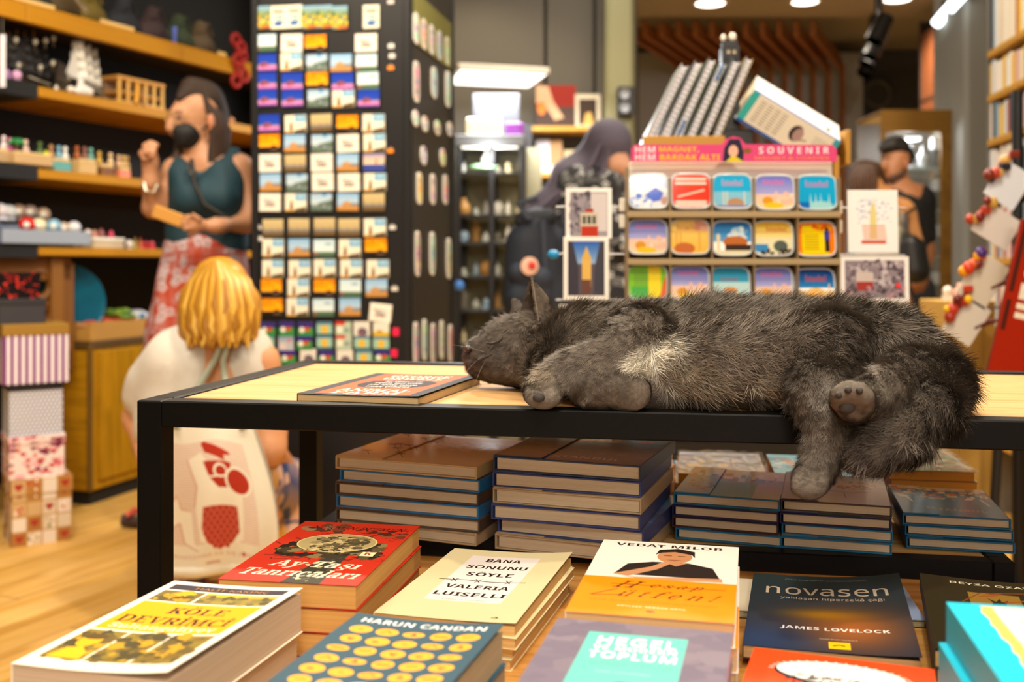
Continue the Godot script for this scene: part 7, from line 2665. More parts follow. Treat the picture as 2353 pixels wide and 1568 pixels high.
	pc.poly([Vector2(110, 250), Vector2(112, 110), Vector2(128, 44), Vector2(146, 110), Vector2(148, 250)], rgb("dcd292"))
	for k in 5:
		pc.rect(70 + k * 2, 180 + k * 16, 120, 8, rgb("d89878"))
	pc.rect(66, 258, 128, 18, rgb("c8604a"))
	postcard(pc, "white postcard with a sketched tower and blue birds on the rack wires", at(2006, 509, z), 116 * s, 145 * s)
	pc = Pic.new(352, 240, rgb("f0ecea"))
	pc.rect(22, 18, 308, 200, rgb("8c808a"))
	pc.blots(Rect2(22, 18, 308, 140), [rgb("a89ca4"), rgb("6a5e68"), rgb("c4bac0"), rgb("564c56")], 90, 16, rng)
	pc.rect(80, 80, 90, 60, rgb("c9bcb8"))
	pc.rect(82, 130, 86, 48, rgb("a03a34"))
	pc.blots(Rect2(22, 150, 308, 64), [rgb("3a343e"), rgb("b88a98"), rgb("5a505a")], 50, 12, rng)
	pc.ell(296, 150, 12, 14, rgb("f03a44"))
	postcard(pc, "wide postcard of an old tram on a snowy street on the rack wires", at(2010, 643, z - 0.01), 158 * s, 106 * s)
	pc = Pic.new(256, 128, rgb("e9e6e0"))
	pc.rect(200, 20, 12, 14, rgb("c03a3a"))
	postcard(pc, "mostly hidden white postcard behind the cat's rump", at(2040, 735, z), 100 * s, 70 * s)
	pc = Pic.new(256, 128, rgb("e6e2da"))
	postcard(pc, "mostly hidden pale postcard behind the cat's shoulder", at(1345, 735, z), 120 * s, 70 * s)
	var ke := at(1272, 585, z) - o
	part(root, "end_ball", Geo.new().ball(ke + Vector3(0, 0, -0.02), Vector3(0.013, 0.010, 0.01), 12, 8), paint("0a86c0", 0.4))
	build_plinth_goods()


func postcard(p: Pic, label: String, where: Vector3, w: float, h: float) -> void:
	var root := thing("postcard", label, "postcard", where)
	root.rotation.x = -0.05
	part(root, "card", Geo.new().rbox(Vector3(0, 0, -0.001), Vector3(w, h, 0.0016), 0.0006), paint("f2efe8", 0.4))
	var g := Geo.new()
	g.quad(Vector3(-w / 2 + 0.001, -h / 2 + 0.001, 0.0003), Vector3(w / 2 - 0.001, -h / 2 + 0.001, 0.0003), Vector3(w / 2 - 0.001, h / 2 - 0.001, 0.0003), Vector3(-w / 2 + 0.001, h / 2 - 0.001, 0.0003))
	part(root, "print", g, print_on(p, 0.3))


func build_plinth_goods() -> void:
	var z := 2.30
	var s := z / F
	var top := EYE + (610 - 318) * s
	var o := onz(1676, 0, z + 0.13)
	var root := thing("wooden_crate_stand", "tall plywood crate behind the souvenir rack holding notebooks", "crate", o)
	var ply := paint("b8862c", 0.55)
	var w := 0.46
	for q in [[-1, 0], [1, 0]]:
		part(root, "side_panel", Geo.new().rbox(Vector3(q[0] * (w / 2 - 0.006), top / 2 - 0.02, 0), Vector3(0.012, top - 0.04, 0.26), 0.002), ply)
	part(root, "front_panel", Geo.new().rbox(Vector3(-w / 2 + 0.1, top - 0.02, 0.128), Vector3(0.19, 0.05, 0.012), 0.002), ply)
	part(root, "front_panel", Geo.new().rbox(Vector3(0, top / 2 - 0.05, 0.128), Vector3(w, top - 0.1, 0.012), 0.002), ply)
	part(root, "floor_board", Geo.new().box(Vector3(0, top - 0.03, 0), Vector3(w - 0.02, 0.012, 0.25)), ply)
	part(root, "side_board", Geo.new().rbox(Vector3(w / 2 + 0.02, top - 0.02, 0.05), Vector3(0.012, 0.08, 0.16), 0.002), ply)
	# spiral notebooks leaning on each other
	var base := top - 0.024
	for k in 6:
		var root2 := thing("spiral_notebook", ["glossy spiral notebook outermost in the leaning row", "spiral notebook second in the leaning row", "spiral notebook with a blue tab in the middle of the leaning row", "spiral notebook with a green cover in the leaning row", "spiral notebook with its wire coil showing in the leaning row", "pale spiral notebook against the black tower model"][k], "notebook", at(1478 + k * 31, 300, z + 0.03) * Vector3(1, 0, 1) + Vector3(0, base, 0), 0.0, "leaning spiral notebooks")
		root2.rotation.z = -deg_to_rad(26 - k * 0.6)
		var h := 0.222 + 0.006 * (k % 3)
		part(root2, "pages", Geo.new().rbox(Vector3(0, h / 2, -0.07), Vector3(0.012, h - 0.008, 0.14), 0.001), paint("dcdce6", 0.6))
		part(root2, "cover", Geo.new().rbox(Vector3(-0.0075, h / 2, -0.07), Vector3(0.0025, h, 0.145), 0.0006), paint(["9aa0a4", "2c3c46", "34463c", "204434", "3a4a40", "8a8470"][k], 0.25))
		part(root2, "back_cover", Geo.new().rbox(Vector3(0.0075, h / 2, -0.07), Vector3(0.0025, h, 0.145), 0.0006), paint(["c9ccd0", "e0e2e6", "cfd2d4", "dfe2e0", "d8d8dc", "b0a07c"][k], 0.25))
		var coil := Geo.new()
		for j in 18:
			coil.x = Transform3D(Basis(Vector3.RIGHT, PI / 2), Vector3(0, 0.012 + j * (h - 0.024) / 17.0, 0.0))
			coil.tube(ring(Vector3.ZERO, 0.0085, 8), [0.0011], 4, false)
		part(root2, "wire_coil", coil, paint("b9bcc2", 0.25, 0.9))
		if k == 2 or k == 3:
			part(root2, "tab", Geo.new().rbox(Vector3(0.002, h * (0.25 if k == 2 else 0.9), 0.003), Vector3(0.006, 0.04, 0.004), 0.001), paint("1c6ab4", 0.4))
	# black tower model
	var tw := thing("tower_figurine", "black model of a tall building with pale crown windows behind the pink header", "model tower", Vector3(onz(1676, 0, z + 0.08).x, base, -z - 0.08))
	var hh := base
	part(tw, "shaft", Geo.new().rbox(Vector3(0, 0.125, 0), Vector3(0.042, 0.25, 0.042), 0.002), paint("0c0c10", 0.35))
	part(tw, "plinth", Geo.new().rbox(Vector3(0, 0.025, 0), Vector3(0.10, 0.05, 0.08), 0.003), paint("0c0c10", 0.4))
	part(tw, "crown", Geo.new().rbox(Vector3(0, 0.256, 0), Vector3(0.036, 0.016, 0.036), 0.002), paint("17171c", 0.3))
	for j in 7:
		for x in [-0.011, 0.011]:
			part(tw, "window", Geo.new().rbox(Vector3(x, 0.075 + j * 0.024, 0.0205), Vector3(0.011, 0.014, 0.003), 0.0008), paint("25252c", 0.2))
	for x in [-0.006, 0.008]:
		part(tw, "pale_window", Geo.new().rbox(Vector3(x, 0.236, 0.0212), Vector3(0.007, 0.008, 0.002), 0.0006), paint("b9a888", 0.3))  # two pale tan panes just below the crown
	part(tw, "finial", Geo.new().ball(Vector3(-0.016, 0.272, 0.01), Vector3(0.007, 0.009, 0.007), 10, 7).ball(Vector3(0.006, 0.274, 0.01), Vector3(0.009, 0.011, 0.008), 10, 7), paint("e6e2d4", 0.2))
	# thick white book tipped over in the crate
	var zz := z - 0.01
	var a := at(1733, 207, zz)
	var e1 := Vector3(202, -123, 0).normalized()
	var e2 := Vector3(e1.y * -1, e1.x, 0)
	var bk := Vector3(0, 0, -1)
	var cov := e2 * sin(0.47) + bk * cos(0.47)
	var spn := -e2 * cos(0.47) + bk * sin(0.47)
	var L := 232 * s
	var Wc := 0.15
	var T := 0.080
	var wb := thing("white_book", "thick white hardcover with blue bands tipped over in the crate", "book", Vector3(a.x + L * 0.5, base, a.z))
	var d0 := a - wb.position
	var p := Pic.new(512, 330, rgb("e8e8e8"))
	p.rect(0, 296, 512, 34, rgb("3f62b0"))
	for k in 16:
		p.rect(150 + (k % 2) * 8, 80 + k * 10, 150, 3, rgb("c2c4c6"))
	p.rect(430, 190, 22, 60, rgb("3a3e40"))
	var pq := Pic.new(512, 176, rgb("ece8d8"))
	pq.rect(0, 0, 40, 176, rgb("3fb8b4"))
	pq.rect(480, 0, 32, 176, rgb("3fa8b4"))
	pq.rect(0, 160, 512, 16, rgb("3f62b0"))
	for k in 4:
		for j in 9:
			pq.rect(64 + k * 42, 24 + j * 14, 30, 4, rgb("6a6a64"))
	pq.ell(300, 78, 34, 44, rgb("2a2226"))
	pq.ell(312, 80, 26, 38, rgb("b09490"))
	pq.line(Vector2(330, 100), Vector2(364, 84), 10, rgb("b09490"))
	for j in 8:
		pq.rect(390, 40 + j * 12, 70, 3, rgb("9a9a90"))
	var g := Geo.new()
	g.quad(d0, d0 + e1 * L, d0 + e1 * L + cov * Wc, d0 + cov * Wc)
	part(wb, "front_cover", g, print_on(p, 0.35))
	g = Geo.new()
	g.quad(d0 + spn * T, d0 + spn * T + e1 * L, d0 + e1 * L, d0)
	part(wb, "spine", g, print_on(pq, 0.35))
	g = Geo.new()
	var c0 := d0 + spn * T
	g.quad(c0 + cov * Wc, c0 + cov * Wc + e1 * L, c0 + e1 * L, c0)
	part(wb, "back_cover", g, paint("e4e4e4", 0.4))
	g = Geo.new()
	for f in [0.01, 0.99]:
		var q: Vector3 = d0 + e1 * L * f
		g.quad(q, q + cov * Wc * 0.98, q + cov * Wc * 0.98 + spn * T, q + spn * T)
	g.quad(d0 + cov * Wc * 0.98, d0 + cov * Wc * 0.98 + e1 * L, d0 + cov * Wc * 0.98 + e1 * L + spn * T, d0 + cov * Wc * 0.98 + spn * T)
	part(wb, "page_block", g, paint("e6dcc4", 0.8))


# chains of [px, py, depth, radius in px] around an origin
func body_of(o: Vector3, chains: Array, cell: float, k: float) -> Geo:
	var bones := []
	for c in chains:
		for j in maxi(1, c.size() - 1):
			var a: Array = c[j]
			var b: Array = c[mini(j + 1, c.size() - 1)]
			bones.append([at(a[0], a[1], a[2]) - o, at(b[0], b[1], b[2]) - o, a[3] / F * a[2], b[3] / F * b[2]])
	return blob(bones, cell, k)


func hair_strands(parent: Node, called: String, o: Vector3, strands: Array, m: Array) -> void:
	# locks: each a tapering wavy tube given by pixels
	var k := 0
	for s in strands:
		var pts := []
		var rr := []
		for q in s:
			pts.append(at(q[0], q[1], q[2]) - o)
			rr.append(q[3] / F * q[2])
		part(parent, called, Geo.new().tube(pts, rr, 7), m[k % m.size()])
		k += 1


func build_people() -> void:
	woman_standing()
	woman_crouching()
	shopper_scarf()
	couple()


func woman_standing() -> void:
	var z := 3.42
	var foot := onz(450, 0, z)
	var root := thing("person", "standing woman in a black face mask, dark teal tank top and red floral skirt", "person", foot)
	var skin := paint("b98562", 0.55)
	var g := body_of(foot, [
		[[455, 250, z, 50], [447, 285, z, 44], [432, 318, z - 0.03, 26]], [[412, 268, z - 0.05, 24], [402, 290, z - 0.06, 17]], [[398, 288, z - 0.07, 9], [390, 296, z - 0.08, 7]],
		[[470, 320, z, 27], [476, 372, z, 30]], [[410, 388, z, 26], [476, 378, z, 34], [548, 384, z, 28]],
		[[552, 388, z, 29], [578, 480, z, 22], [574, 512, z - 0.03, 19], [500, 518, z - 0.16, 15], [474, 520, z - 0.18, 13]],
		[[400, 392, z - 0.02, 25], [352, 478, z - 0.06, 21], [346, 420, z - 0.12, 16], [346, 388, z - 0.13, 13]],
		[[346, 372, z - 0.13, 18], [344, 350, z - 0.13, 17]],
		[[432, 420, z, 48], [436, 540, z, 46]], [[512, 420, z, 48], [514, 540, z, 48]],
		[[430, 600, z, 52], [420, 900, z, 34], [400, 1100, z, 22], [396, 1180, z, 15]], [[512, 600, z, 52], [505, 900, z, 34], [480, 1120, z, 22], [476, 1190, z, 15]],
		[[396, 1180, z, 14], [300, 1186, z - 0.02, 11]], [[476, 1192, z, 14], [440, 1198, z - 0.08, 11]]], 0.014, 0.012)
	part(root, "body", g, skin)
	# hands, on a finer grid, part of the same skin
	part(root, "hand", body_of(foot, [
		[[348, 374, z - 0.13, 15], [342, 348, z - 0.13, 15]], [[334, 344, z - 0.14, 6], [326, 352, z - 0.16, 6], [330, 366, z - 0.17, 5]], [[342, 334, z - 0.14, 6], [334, 336, z - 0.17, 6], [334, 352, z - 0.18, 5]], [[352, 330, z - 0.14, 6], [346, 330, z - 0.17, 6], [344, 348, z - 0.18, 5]], [[362, 334, z - 0.14, 5], [358, 334, z - 0.17, 5], [354, 350, z - 0.18, 5]], [[338, 368, z - 0.15, 6], [350, 360, z - 0.18, 5]]], 0.006, 0.004), skin)
	part(root, "hand", body_of(foot, [
		[[474, 519, z - 0.18, 13], [452, 516, z - 0.2, 15]], [[450, 504, z - 0.21, 6], [432, 500, z - 0.22, 6], [424, 508, z - 0.21, 5]], [[446, 512, z - 0.21, 6], [424, 512, z - 0.22, 6], [418, 520, z - 0.21, 5]], [[446, 522, z - 0.21, 6], [426, 526, z - 0.22, 6]], [[452, 532, z - 0.2, 6], [434, 538, z - 0.2, 5]], [[458, 504, z - 0.22, 6], [444, 494, z - 0.23, 5]]], 0.006, 0.004), skin)
	part(root, "tank_top", body_of(foot, [[[428, 410, z, 51], [432, 560, z, 50]], [[516, 412, z, 53], [518, 560, z, 52]], [[440, 455, z - 0.06, 40], [510, 455, z - 0.06, 40]], [[410, 372, z, 14], [420, 420, z - 0.05, 20]], [[536, 352, z, 16], [530, 420, z - 0.03, 26]]], 0.013, 0.014), paint("0c3440", 0.75))
	var p := Pic.new(256, 256, rgb("a83a18"))
	var g2 := RandomNumberGenerator.new()
	g2.seed = 4
	for k in 70:
		var a := Vector2(g2.randf() * 256, g2.randf() * 256)
		for j in 5:
			var d := Vector2.from_angle(TAU * j / 5 + k) * 8
			p.ell(a.x + d.x, a.y + d.y, 6, 5, rgb("b9a8ac"))
		p.ell(a.x, a.y, 4, 4, rgb("8a4438"))
	var sk := StandardMaterial3D.new()
	sk.albedo_texture = p.tex()
	sk.uv1_triplanar = true
	sk.uv1_scale = Vector3(3.2, 3.2, 3.2)
	sk.roughness = 0.85
	var skirt := [[[428, 568, z, 50], [408, 760, z, 66], [392, 1010, z, 84]], [[514, 568, z, 52], [512, 760, z, 70], [512, 1010, z, 84]], [[470, 590, z, 60], [455, 1000, z - 0.02, 90]]]
	for k in 4:
		skirt.append([[380 + k * 50, 640, z - 0.06, 16], [358 + k * 58, 1030, z - 0.16, 22]])
	part(root, "skirt", body_of(foot, skirt, 0.016, 0.012), sk)
	var brown := [paint("2c1a0c", 0.75), paint("3a2410", 0.7), paint("4a2e14", 0.7)]
	part(root, "hair", body_of(foot, [[[462, 236, z + 0.02, 54], [470, 270, z + 0.05, 52], [486, 330, z + 0.05, 34], [492, 440, z + 0.02, 20]], [[440, 205, z - 0.03, 28], [415, 225, z - 0.06, 12]], [[432, 300, z + 0.06, 30], [418, 350, z + 0.02, 15], [408, 385, z - 0.04, 9]], [[500, 300, z, 28], [515, 400, z, 16], [512, 450, z - 0.03, 8]]], 0.012, 0.008), brown[0])
	var locks := []
	for k in 12:
		var f := k / 11.0
		var x := 482 + f * 36
		locks.append([[466 + f * 30, 208 + f * 34, z - 0.05 + f * 0.06, 5], [x + 8, 300, z - 0.075 + f * 0.06, 7], [x + 6 * sin(k * 2.0), 380, z - 0.05 + f * 0.04, 7], [x + 4 + 8 * sin(k * 3.1), 450 - 20 * absf(sin(k * 1.7)), z - 0.07 + f * 0.04, 2]])
	for k in 4:
		locks.append([[430 - k * 3, 320, z, 6], [412 - k * 4, 360, z - 0.03, 6], [402 - k * 2, 392, z - 0.06, 2]])
	hair_strands(root, "hair_lock", foot, locks, brown)
	part(root, "face_mask", body_of(foot, [[[428, 306, z - 0.055, 26], [440, 318, z - 0.03, 24], [462, 300, z - 0.02, 20]], [[408, 298, z - 0.075, 12], [420, 326, z - 0.06, 14]]], 0.009, 0.008), paint("0e0e10", 0.7))
	part(root, "mask_strap", Geo.new().tube([at(462, 300, z - 0.09) - foot, at(478, 288, z - 0.085) - foot, at(492, 276, z - 0.07) - foot], [0.004], 6), paint("0e0e10", 0.7))
	part(root, "ear", Geo.new().ball(at(484, 282, z - 0.075) - foot, Vector3(0.014, 0.03, 0.012), 10, 8), paint("b0704e", 0.5))
	part(root, "glasses", Geo.new().tube(ringz(at(392, 272, z - 0.09) - foot, 0.022, 0.5), [0.0015], 5, false).tube(ringz(at(412, 270, z - 0.10) - foot, 0.022, 0.2), [0.0015], 5, false).tube([at(424, 268, z - 0.10) - foot, at(480, 266, z - 0.08) - foot], [0.0015], 5), paint("b9985a", 0.3, 0.8))
	part(root, "eyebrow", Geo.new().tube([at(404, 256, z - 0.09) - foot, at(420, 254, z - 0.095) - foot], [0.003, 0.002], 5), paint("33200f", 0.6))
	part(root, "eye", Geo.new().ball(at(411, 270, z - 0.094) - foot, Vector3(0.008, 0.005, 0.005), 8, 6), paint("241a16", 0.3))
	part(root, "bag_strap", Geo.new().tube([at(440, 366, z - 0.11) - foot, at(446, 420, z - 0.135) - foot, at(470, 470, z - 0.135) - foot, at(520, 500, z - 0.12) - foot, at(560, 520, z - 0.07) - foot], [0.008], 6), paint("15120f", 0.6))
	part(root, "necklace", Geo.new().tube([at(430, 372, z - 0.11) - foot, at(438, 402, z - 0.13) - foot, at(448, 404, z - 0.13) - foot], [0.006], 6), paint("1c1a1a", 0.4))
	part(root, "wristband", Geo.new().tube(ringx(at(506, 518, z - 0.15) - foot, 0.026), [0.007], 6, false), paint("121212", 0.5))
	part(root, "bracelet", Geo.new().tube([at(330, 420, z - 0.16) - foot, at(336, 440, z - 0.17) - foot, at(354, 442, z - 0.17) - foot, at(362, 424, z - 0.16) - foot], [0.006], 6), paint("d9cbb4", 0.2, 0.6))
	part(root, "sandal", Geo.new().tube([at(282, 1196, z - 0.02) - foot, at(330, 1197, z - 0.02) - foot, at(396, 1197, z) - foot], [0.022, 0.026, 0.022], 8), paint("3a2a24", 0.6))
	part(root, "sandal_strap", Geo.new().tube([at(290, 1186, z - 0.05) - foot, at(310, 1172, z - 0.03) - foot, at(330, 1186, z) - foot], [0.010], 6), paint("d05a4c", 0.5))
	part(root, "sandal", Geo.new().tube([at(430, 1203, z - 0.1) - foot, at(476, 1203, z) - foot], [0.026, 0.024], 8), paint("3a2a24", 0.6))
	var wal := thing("wallet", "tan paper packet held in the standing woman's hand", "packet", at(395, 500, z - 0.215))
	var wg := Geo.new()
	wg.x = Transform3D(Basis(Vector3(0, 0, 1), -0.36))
	wg.rbox(Vector3.ZERO, Vector3(0.125, 0.042, 0.016), 0.003)
	part(wal, "packet", wg, paint("c08a3c", 0.6))
	var wf := Geo.new()
	wf.x = Transform3D(Basis(Vector3(0, 0, 1), -0.36))
	wf.rbox(Vector3(0.05, 0, 0.001), Vector3(0.03, 0.044, 0.018), 0.003)
	part(wal, "flap", wf, paint("8a5f1c", 0.6))


func ringz(m: Vector3, r: float, yaw: float) -> Array:
	var out := []
	for k in 17:
		var a := TAU * k / 16
		out.append(m + Vector3(cos(a) * r * cos(yaw), sin(a) * r, cos(a) * r * sin(yaw)))
	return out


func ringx(m: Vector3, r: float) -> Array:
	var out := []
	for k in 17:
		var a := TAU * k / 16
		out.append(m + Vector3(0, cos(a) * r, sin(a) * r))
	return out


func woman_crouching() -> void:
	var z := 2.55
	var foot := onz(490, 0, z)
	var root := thing("person", "crouching blonde woman in a white T-shirt seen from behind", "person", foot)
	var skin := paint("c98f66", 0.55)
	part(root, "body", body_of(foot, [
		[[505, 664, z, 54], [505, 710, z, 50]], [[505, 730, z, 36], [500, 790, z, 40]],
		[[380, 830, z, 48], [500, 800, z, 60], [590, 830, z, 46]],
		[[360, 850, z, 42], [322, 960, z + 0.05, 34], [360, 1120, z - 0.15, 26]], [[598, 840, z, 42], [622, 960, z - 0.02, 36], [618, 1030, z - 0.04, 34], [660, 1080, z + 0.25, 24]],
		[[440, 860, z, 80], [450, 1060, z, 86]], [[530, 860, z, 80], [530, 1060, z, 86]],
		[[440, 1130, z, 80], [420, 1150, z + 0.3, 60], [430, 1440, z + 0.15, 40]], [[560, 1130, z, 80], [640, 1150, z + 0.3, 60], [620, 1440, z + 0.15, 40]],
		[[430, 1440, z + 0.1, 30], [430, 1440, z + 0.24, 24]], [[620, 1440, z + 0.1, 30], [620, 1440, z + 0.24, 24]]], 0.016, 0.012), skin)
	var cloth := paint("c9c3b8", 0.85)
	part(root, "t_shirt", body_of(foot, [
		[[415, 850, z, 82], [405, 980, z, 84], [440, 1040, z, 84]], [[545, 850, z, 72], [545, 1000, z, 84]], [[480, 830, z + 0.05, 90], [480, 1040, z + 0.06, 96]],
		[[440, 790, z + 0.02, 40], [560, 785, z + 0.02, 40]], [[400, 820, z, 58], [345, 880, z + 0.02, 46], [322, 915, z + 0.02, 38]], [[575, 810, z, 50], [605, 870, z, 42]],
		[[470, 800, z - 0.06, 16], [430, 960, z - 0.08, 22]], [[560, 830, z - 0.06, 12], [590, 900, z - 0.04, 14]]], 0.014, 0.014), cloth)
	var p := Pic.new(256, 256, rgb("243a70"))
	var g2 := RandomNumberGenerator.new()
	g2.seed = 9
	for k in 12:
		var a := Vector2(g2.randf() * 256, g2.randf() * 256)
		p.path([a, a + Vector2(14, 46), a + Vector2(4, 90)], 26, rgb("d0aa94"))
		p.ell(a.x + 40, a.y + 50, 14, 24, rgb("c9920e"))
	var tr := StandardMaterial3D.new()
	tr.albedo_texture = p.tex()
	tr.uv1_triplanar = true
	tr.uv1_scale = Vector3(3.0, 3.0, 3.0)
	tr.roughness = 0.8
	part(root, "trousers", body_of(foot, [[[430, 1110, z, 92], [410, 1150, z + 0.3, 70], [425, 1400, z + 0.16, 50]], [[560, 1100, z, 92], [650, 1130, z + 0.28, 72], [640, 1260, z + 0.2, 60]], [[480, 1080, z, 96], [540, 1090, z + 0.05, 96]]], 0.018, 0.014), tr)
	var gold := [paint("b07c1e", 0.4), paint("c8952e", 0.4), paint("dbae4c", 0.4), paint("a06c18", 0.4)]
	part(root, "hair", body_of(foot, [[[505, 655, z + 0.0, 66], [500, 720, z - 0.03, 80]], [[455, 690, z - 0.01, 42], [436, 770, z - 0.03, 26]], [[555, 700, z - 0.01, 46], [570, 780, z - 0.03, 24]], [[505, 740, z - 0.06, 64], [505, 770, z - 0.07, 40]]], 0.013, 0.01), gold[0])
	var locks := []
	for k in 34:
		var f := k / 33.0 * 2 - 1
		var zz := z - 0.142 + 0.075 * f * f
		var wav := 10 * sin(k * 2.4)
		locks.append([[498 + f * 22, 600 + 10 * absf(f), zz + 0.05, 5], [505 + f * 64, 648, zz + 0.01, 10], [505 + f * 82 + wav * 0.3, 705, zz - 0.005, 12], [505 + f * 78 - wav * 0.7, 750, zz - 0.01, 11], [505 + f * 74 + wav, 790 + 10 * sin(k * 1.3), zz - 0.01, 3]])
	hair_strands(root, "hair_lock", foot, locks, gold)
	# tote bag that hangs on her back
	var zb := z - 0.20
	var t := Pic.new(512, 700, rgb("dcd6c4"))
	var pink := rgb("c48c80")
	for r in 46:
		var y := 100 + r * 10.6
		if y > 575:
			break
		var pts := []
		for k in 33:
			pts.append(Vector2(8 + k * 13, y + (5 if k % 2 == 0 else 0)))
		t.path(pts, 3.4, pink)
	var red := rgb("a8321f")
	var cream := rgb("e2dcca")
	t.poly([Vector2(110, 170), Vector2(180, 150), Vector2(230, 230), Vector2(330, 260), Vector2(360, 360), Vector2(350, 560), Vector2(250, 610), Vector2(150, 560), Vector2(130, 400), Vector2(150, 300)], cream)
	t.poly([Vector2(20, 380), Vector2(50, 340), Vector2(60, 400), Vector2(110, 410), Vector2(120, 560), Vector2(140, 600), Vector2(80, 570), Vector2(60, 470), Vector2(20, 500)], cream)
	t.path([Vector2(18, 380), Vector2(44, 342), Vector2(62, 404), Vector2(112, 412)], 5, pink)
	t.path([Vector2(16, 500), Vector2(54, 470), Vector2(74, 560), Vector2(140, 604)], 5, pink)
	t.path([Vector2(104, 172), Vector2(140, 300), Vector2(126, 400)], 5, pink)
	t.poly([Vector2(186, 110), Vector2(200, 100), Vector2(330, 150), Vector2(336, 164), Vector2(300, 168), Vector2(300, 196), Vector2(200, 150)], red)
	t.poly([Vector2(186, 190), Vector2(330, 200), Vector2(300, 320), Vector2(250, 320), Vector2(210, 270)], red)
	t.ell(268, 240, 36, 34, cream)
	t.ell(270, 242, 26, 24, red)
	t.rect(196, 262, 120, 9, cream)
	t.ell(352, 286, 66, 70, cream)
	t.ell(352, 286, 54, 58, red)
	t.poly([Vector2(166, 400), Vector2(330, 405), Vector2(334, 520), Vector2(300, 580), Vector2(240, 610), Vector2(180, 570), Vector2(156, 500)], rgb("b85a48"))
	for r in 9:
		for k in 6:
			var x := 172 + k * 30 + (15 if r % 2 == 0 else 0)
			var y := 416 + r * 22
			if x < 330 - maxf(0, (y - 520) * 0.5) and x > 160 + maxf(0, (y - 520) * 0.5):
				t.ell(x, y, 9, 10, red)
	t.lettering("WARSZAWA DA SIĘ LUBIĆ", sans, 220, 628, 26, rgb("bd8c80"), 400)
	heart(t, 352, 626, 11, red)
	t.rect(176, 660, 66, 10, rgb("b88a7c"))
	var bag := thing("tote_bag", "white cotton tote bag with a red mermaid print on the crouching woman's back", "bag", at(500, 1320, zb))
	var rows := []
	for r in 13:
		var f := r / 12.0
		var row := []
		for k in 13:
			var a := k / 12.0
			var xl := lerpf(384, 388, f)
			var xr := 575 + 64 * sin(minf(f * 1.25, 1.0) * PI / 2)
			var q := at(lerpf(xl, xr, a), lerpf(968, 1312, f) + 6 * sin(a * 9), zb - 0.045 * sin(PI * a) * (0.4 + 0.6 * sin(PI * f)) - 0.012 * sin(a * 14 + f * 4) * f)
			row.append(q - bag.position)
		rows.append(row)
	part(bag, "printed_front", Geo.new().sheet(rows), print_on(t, 0.8))
	var back := []
	for row in rows:
		var q := []
		for v in row:
			q.append(Vector3(v.x, v.y, -0.02 - (v.z) * 0.4))
		q.reverse()
		back.append(q)
	part(bag, "back_panel", Geo.new().sheet(back), paint("cfc8b6", 0.85))
	var hem := []
	for v in rows[12]:
		hem.append(v + Vector3(0, 0, -0.01))
	part(bag, "bottom_fold", Geo.new().tube(hem, [0.016], 8), paint("d6d0be", 0.85))
	for s in [[[405, 985], [450, 900], [492, 830], [520, 770]], [[560, 985], [520, 900], [512, 830], [528, 775]]]:
		var pts := []
		for q in s:
			pts.append(at(q[0], q[1], zb - 0.012 if q[1] > 900 else z - 0.125) - bag.position)
		part(bag, "strap", Geo.new().tube(pts, [0.010, 0.010, 0.008, 0.007], 6), paint("9aa08e", 0.8))


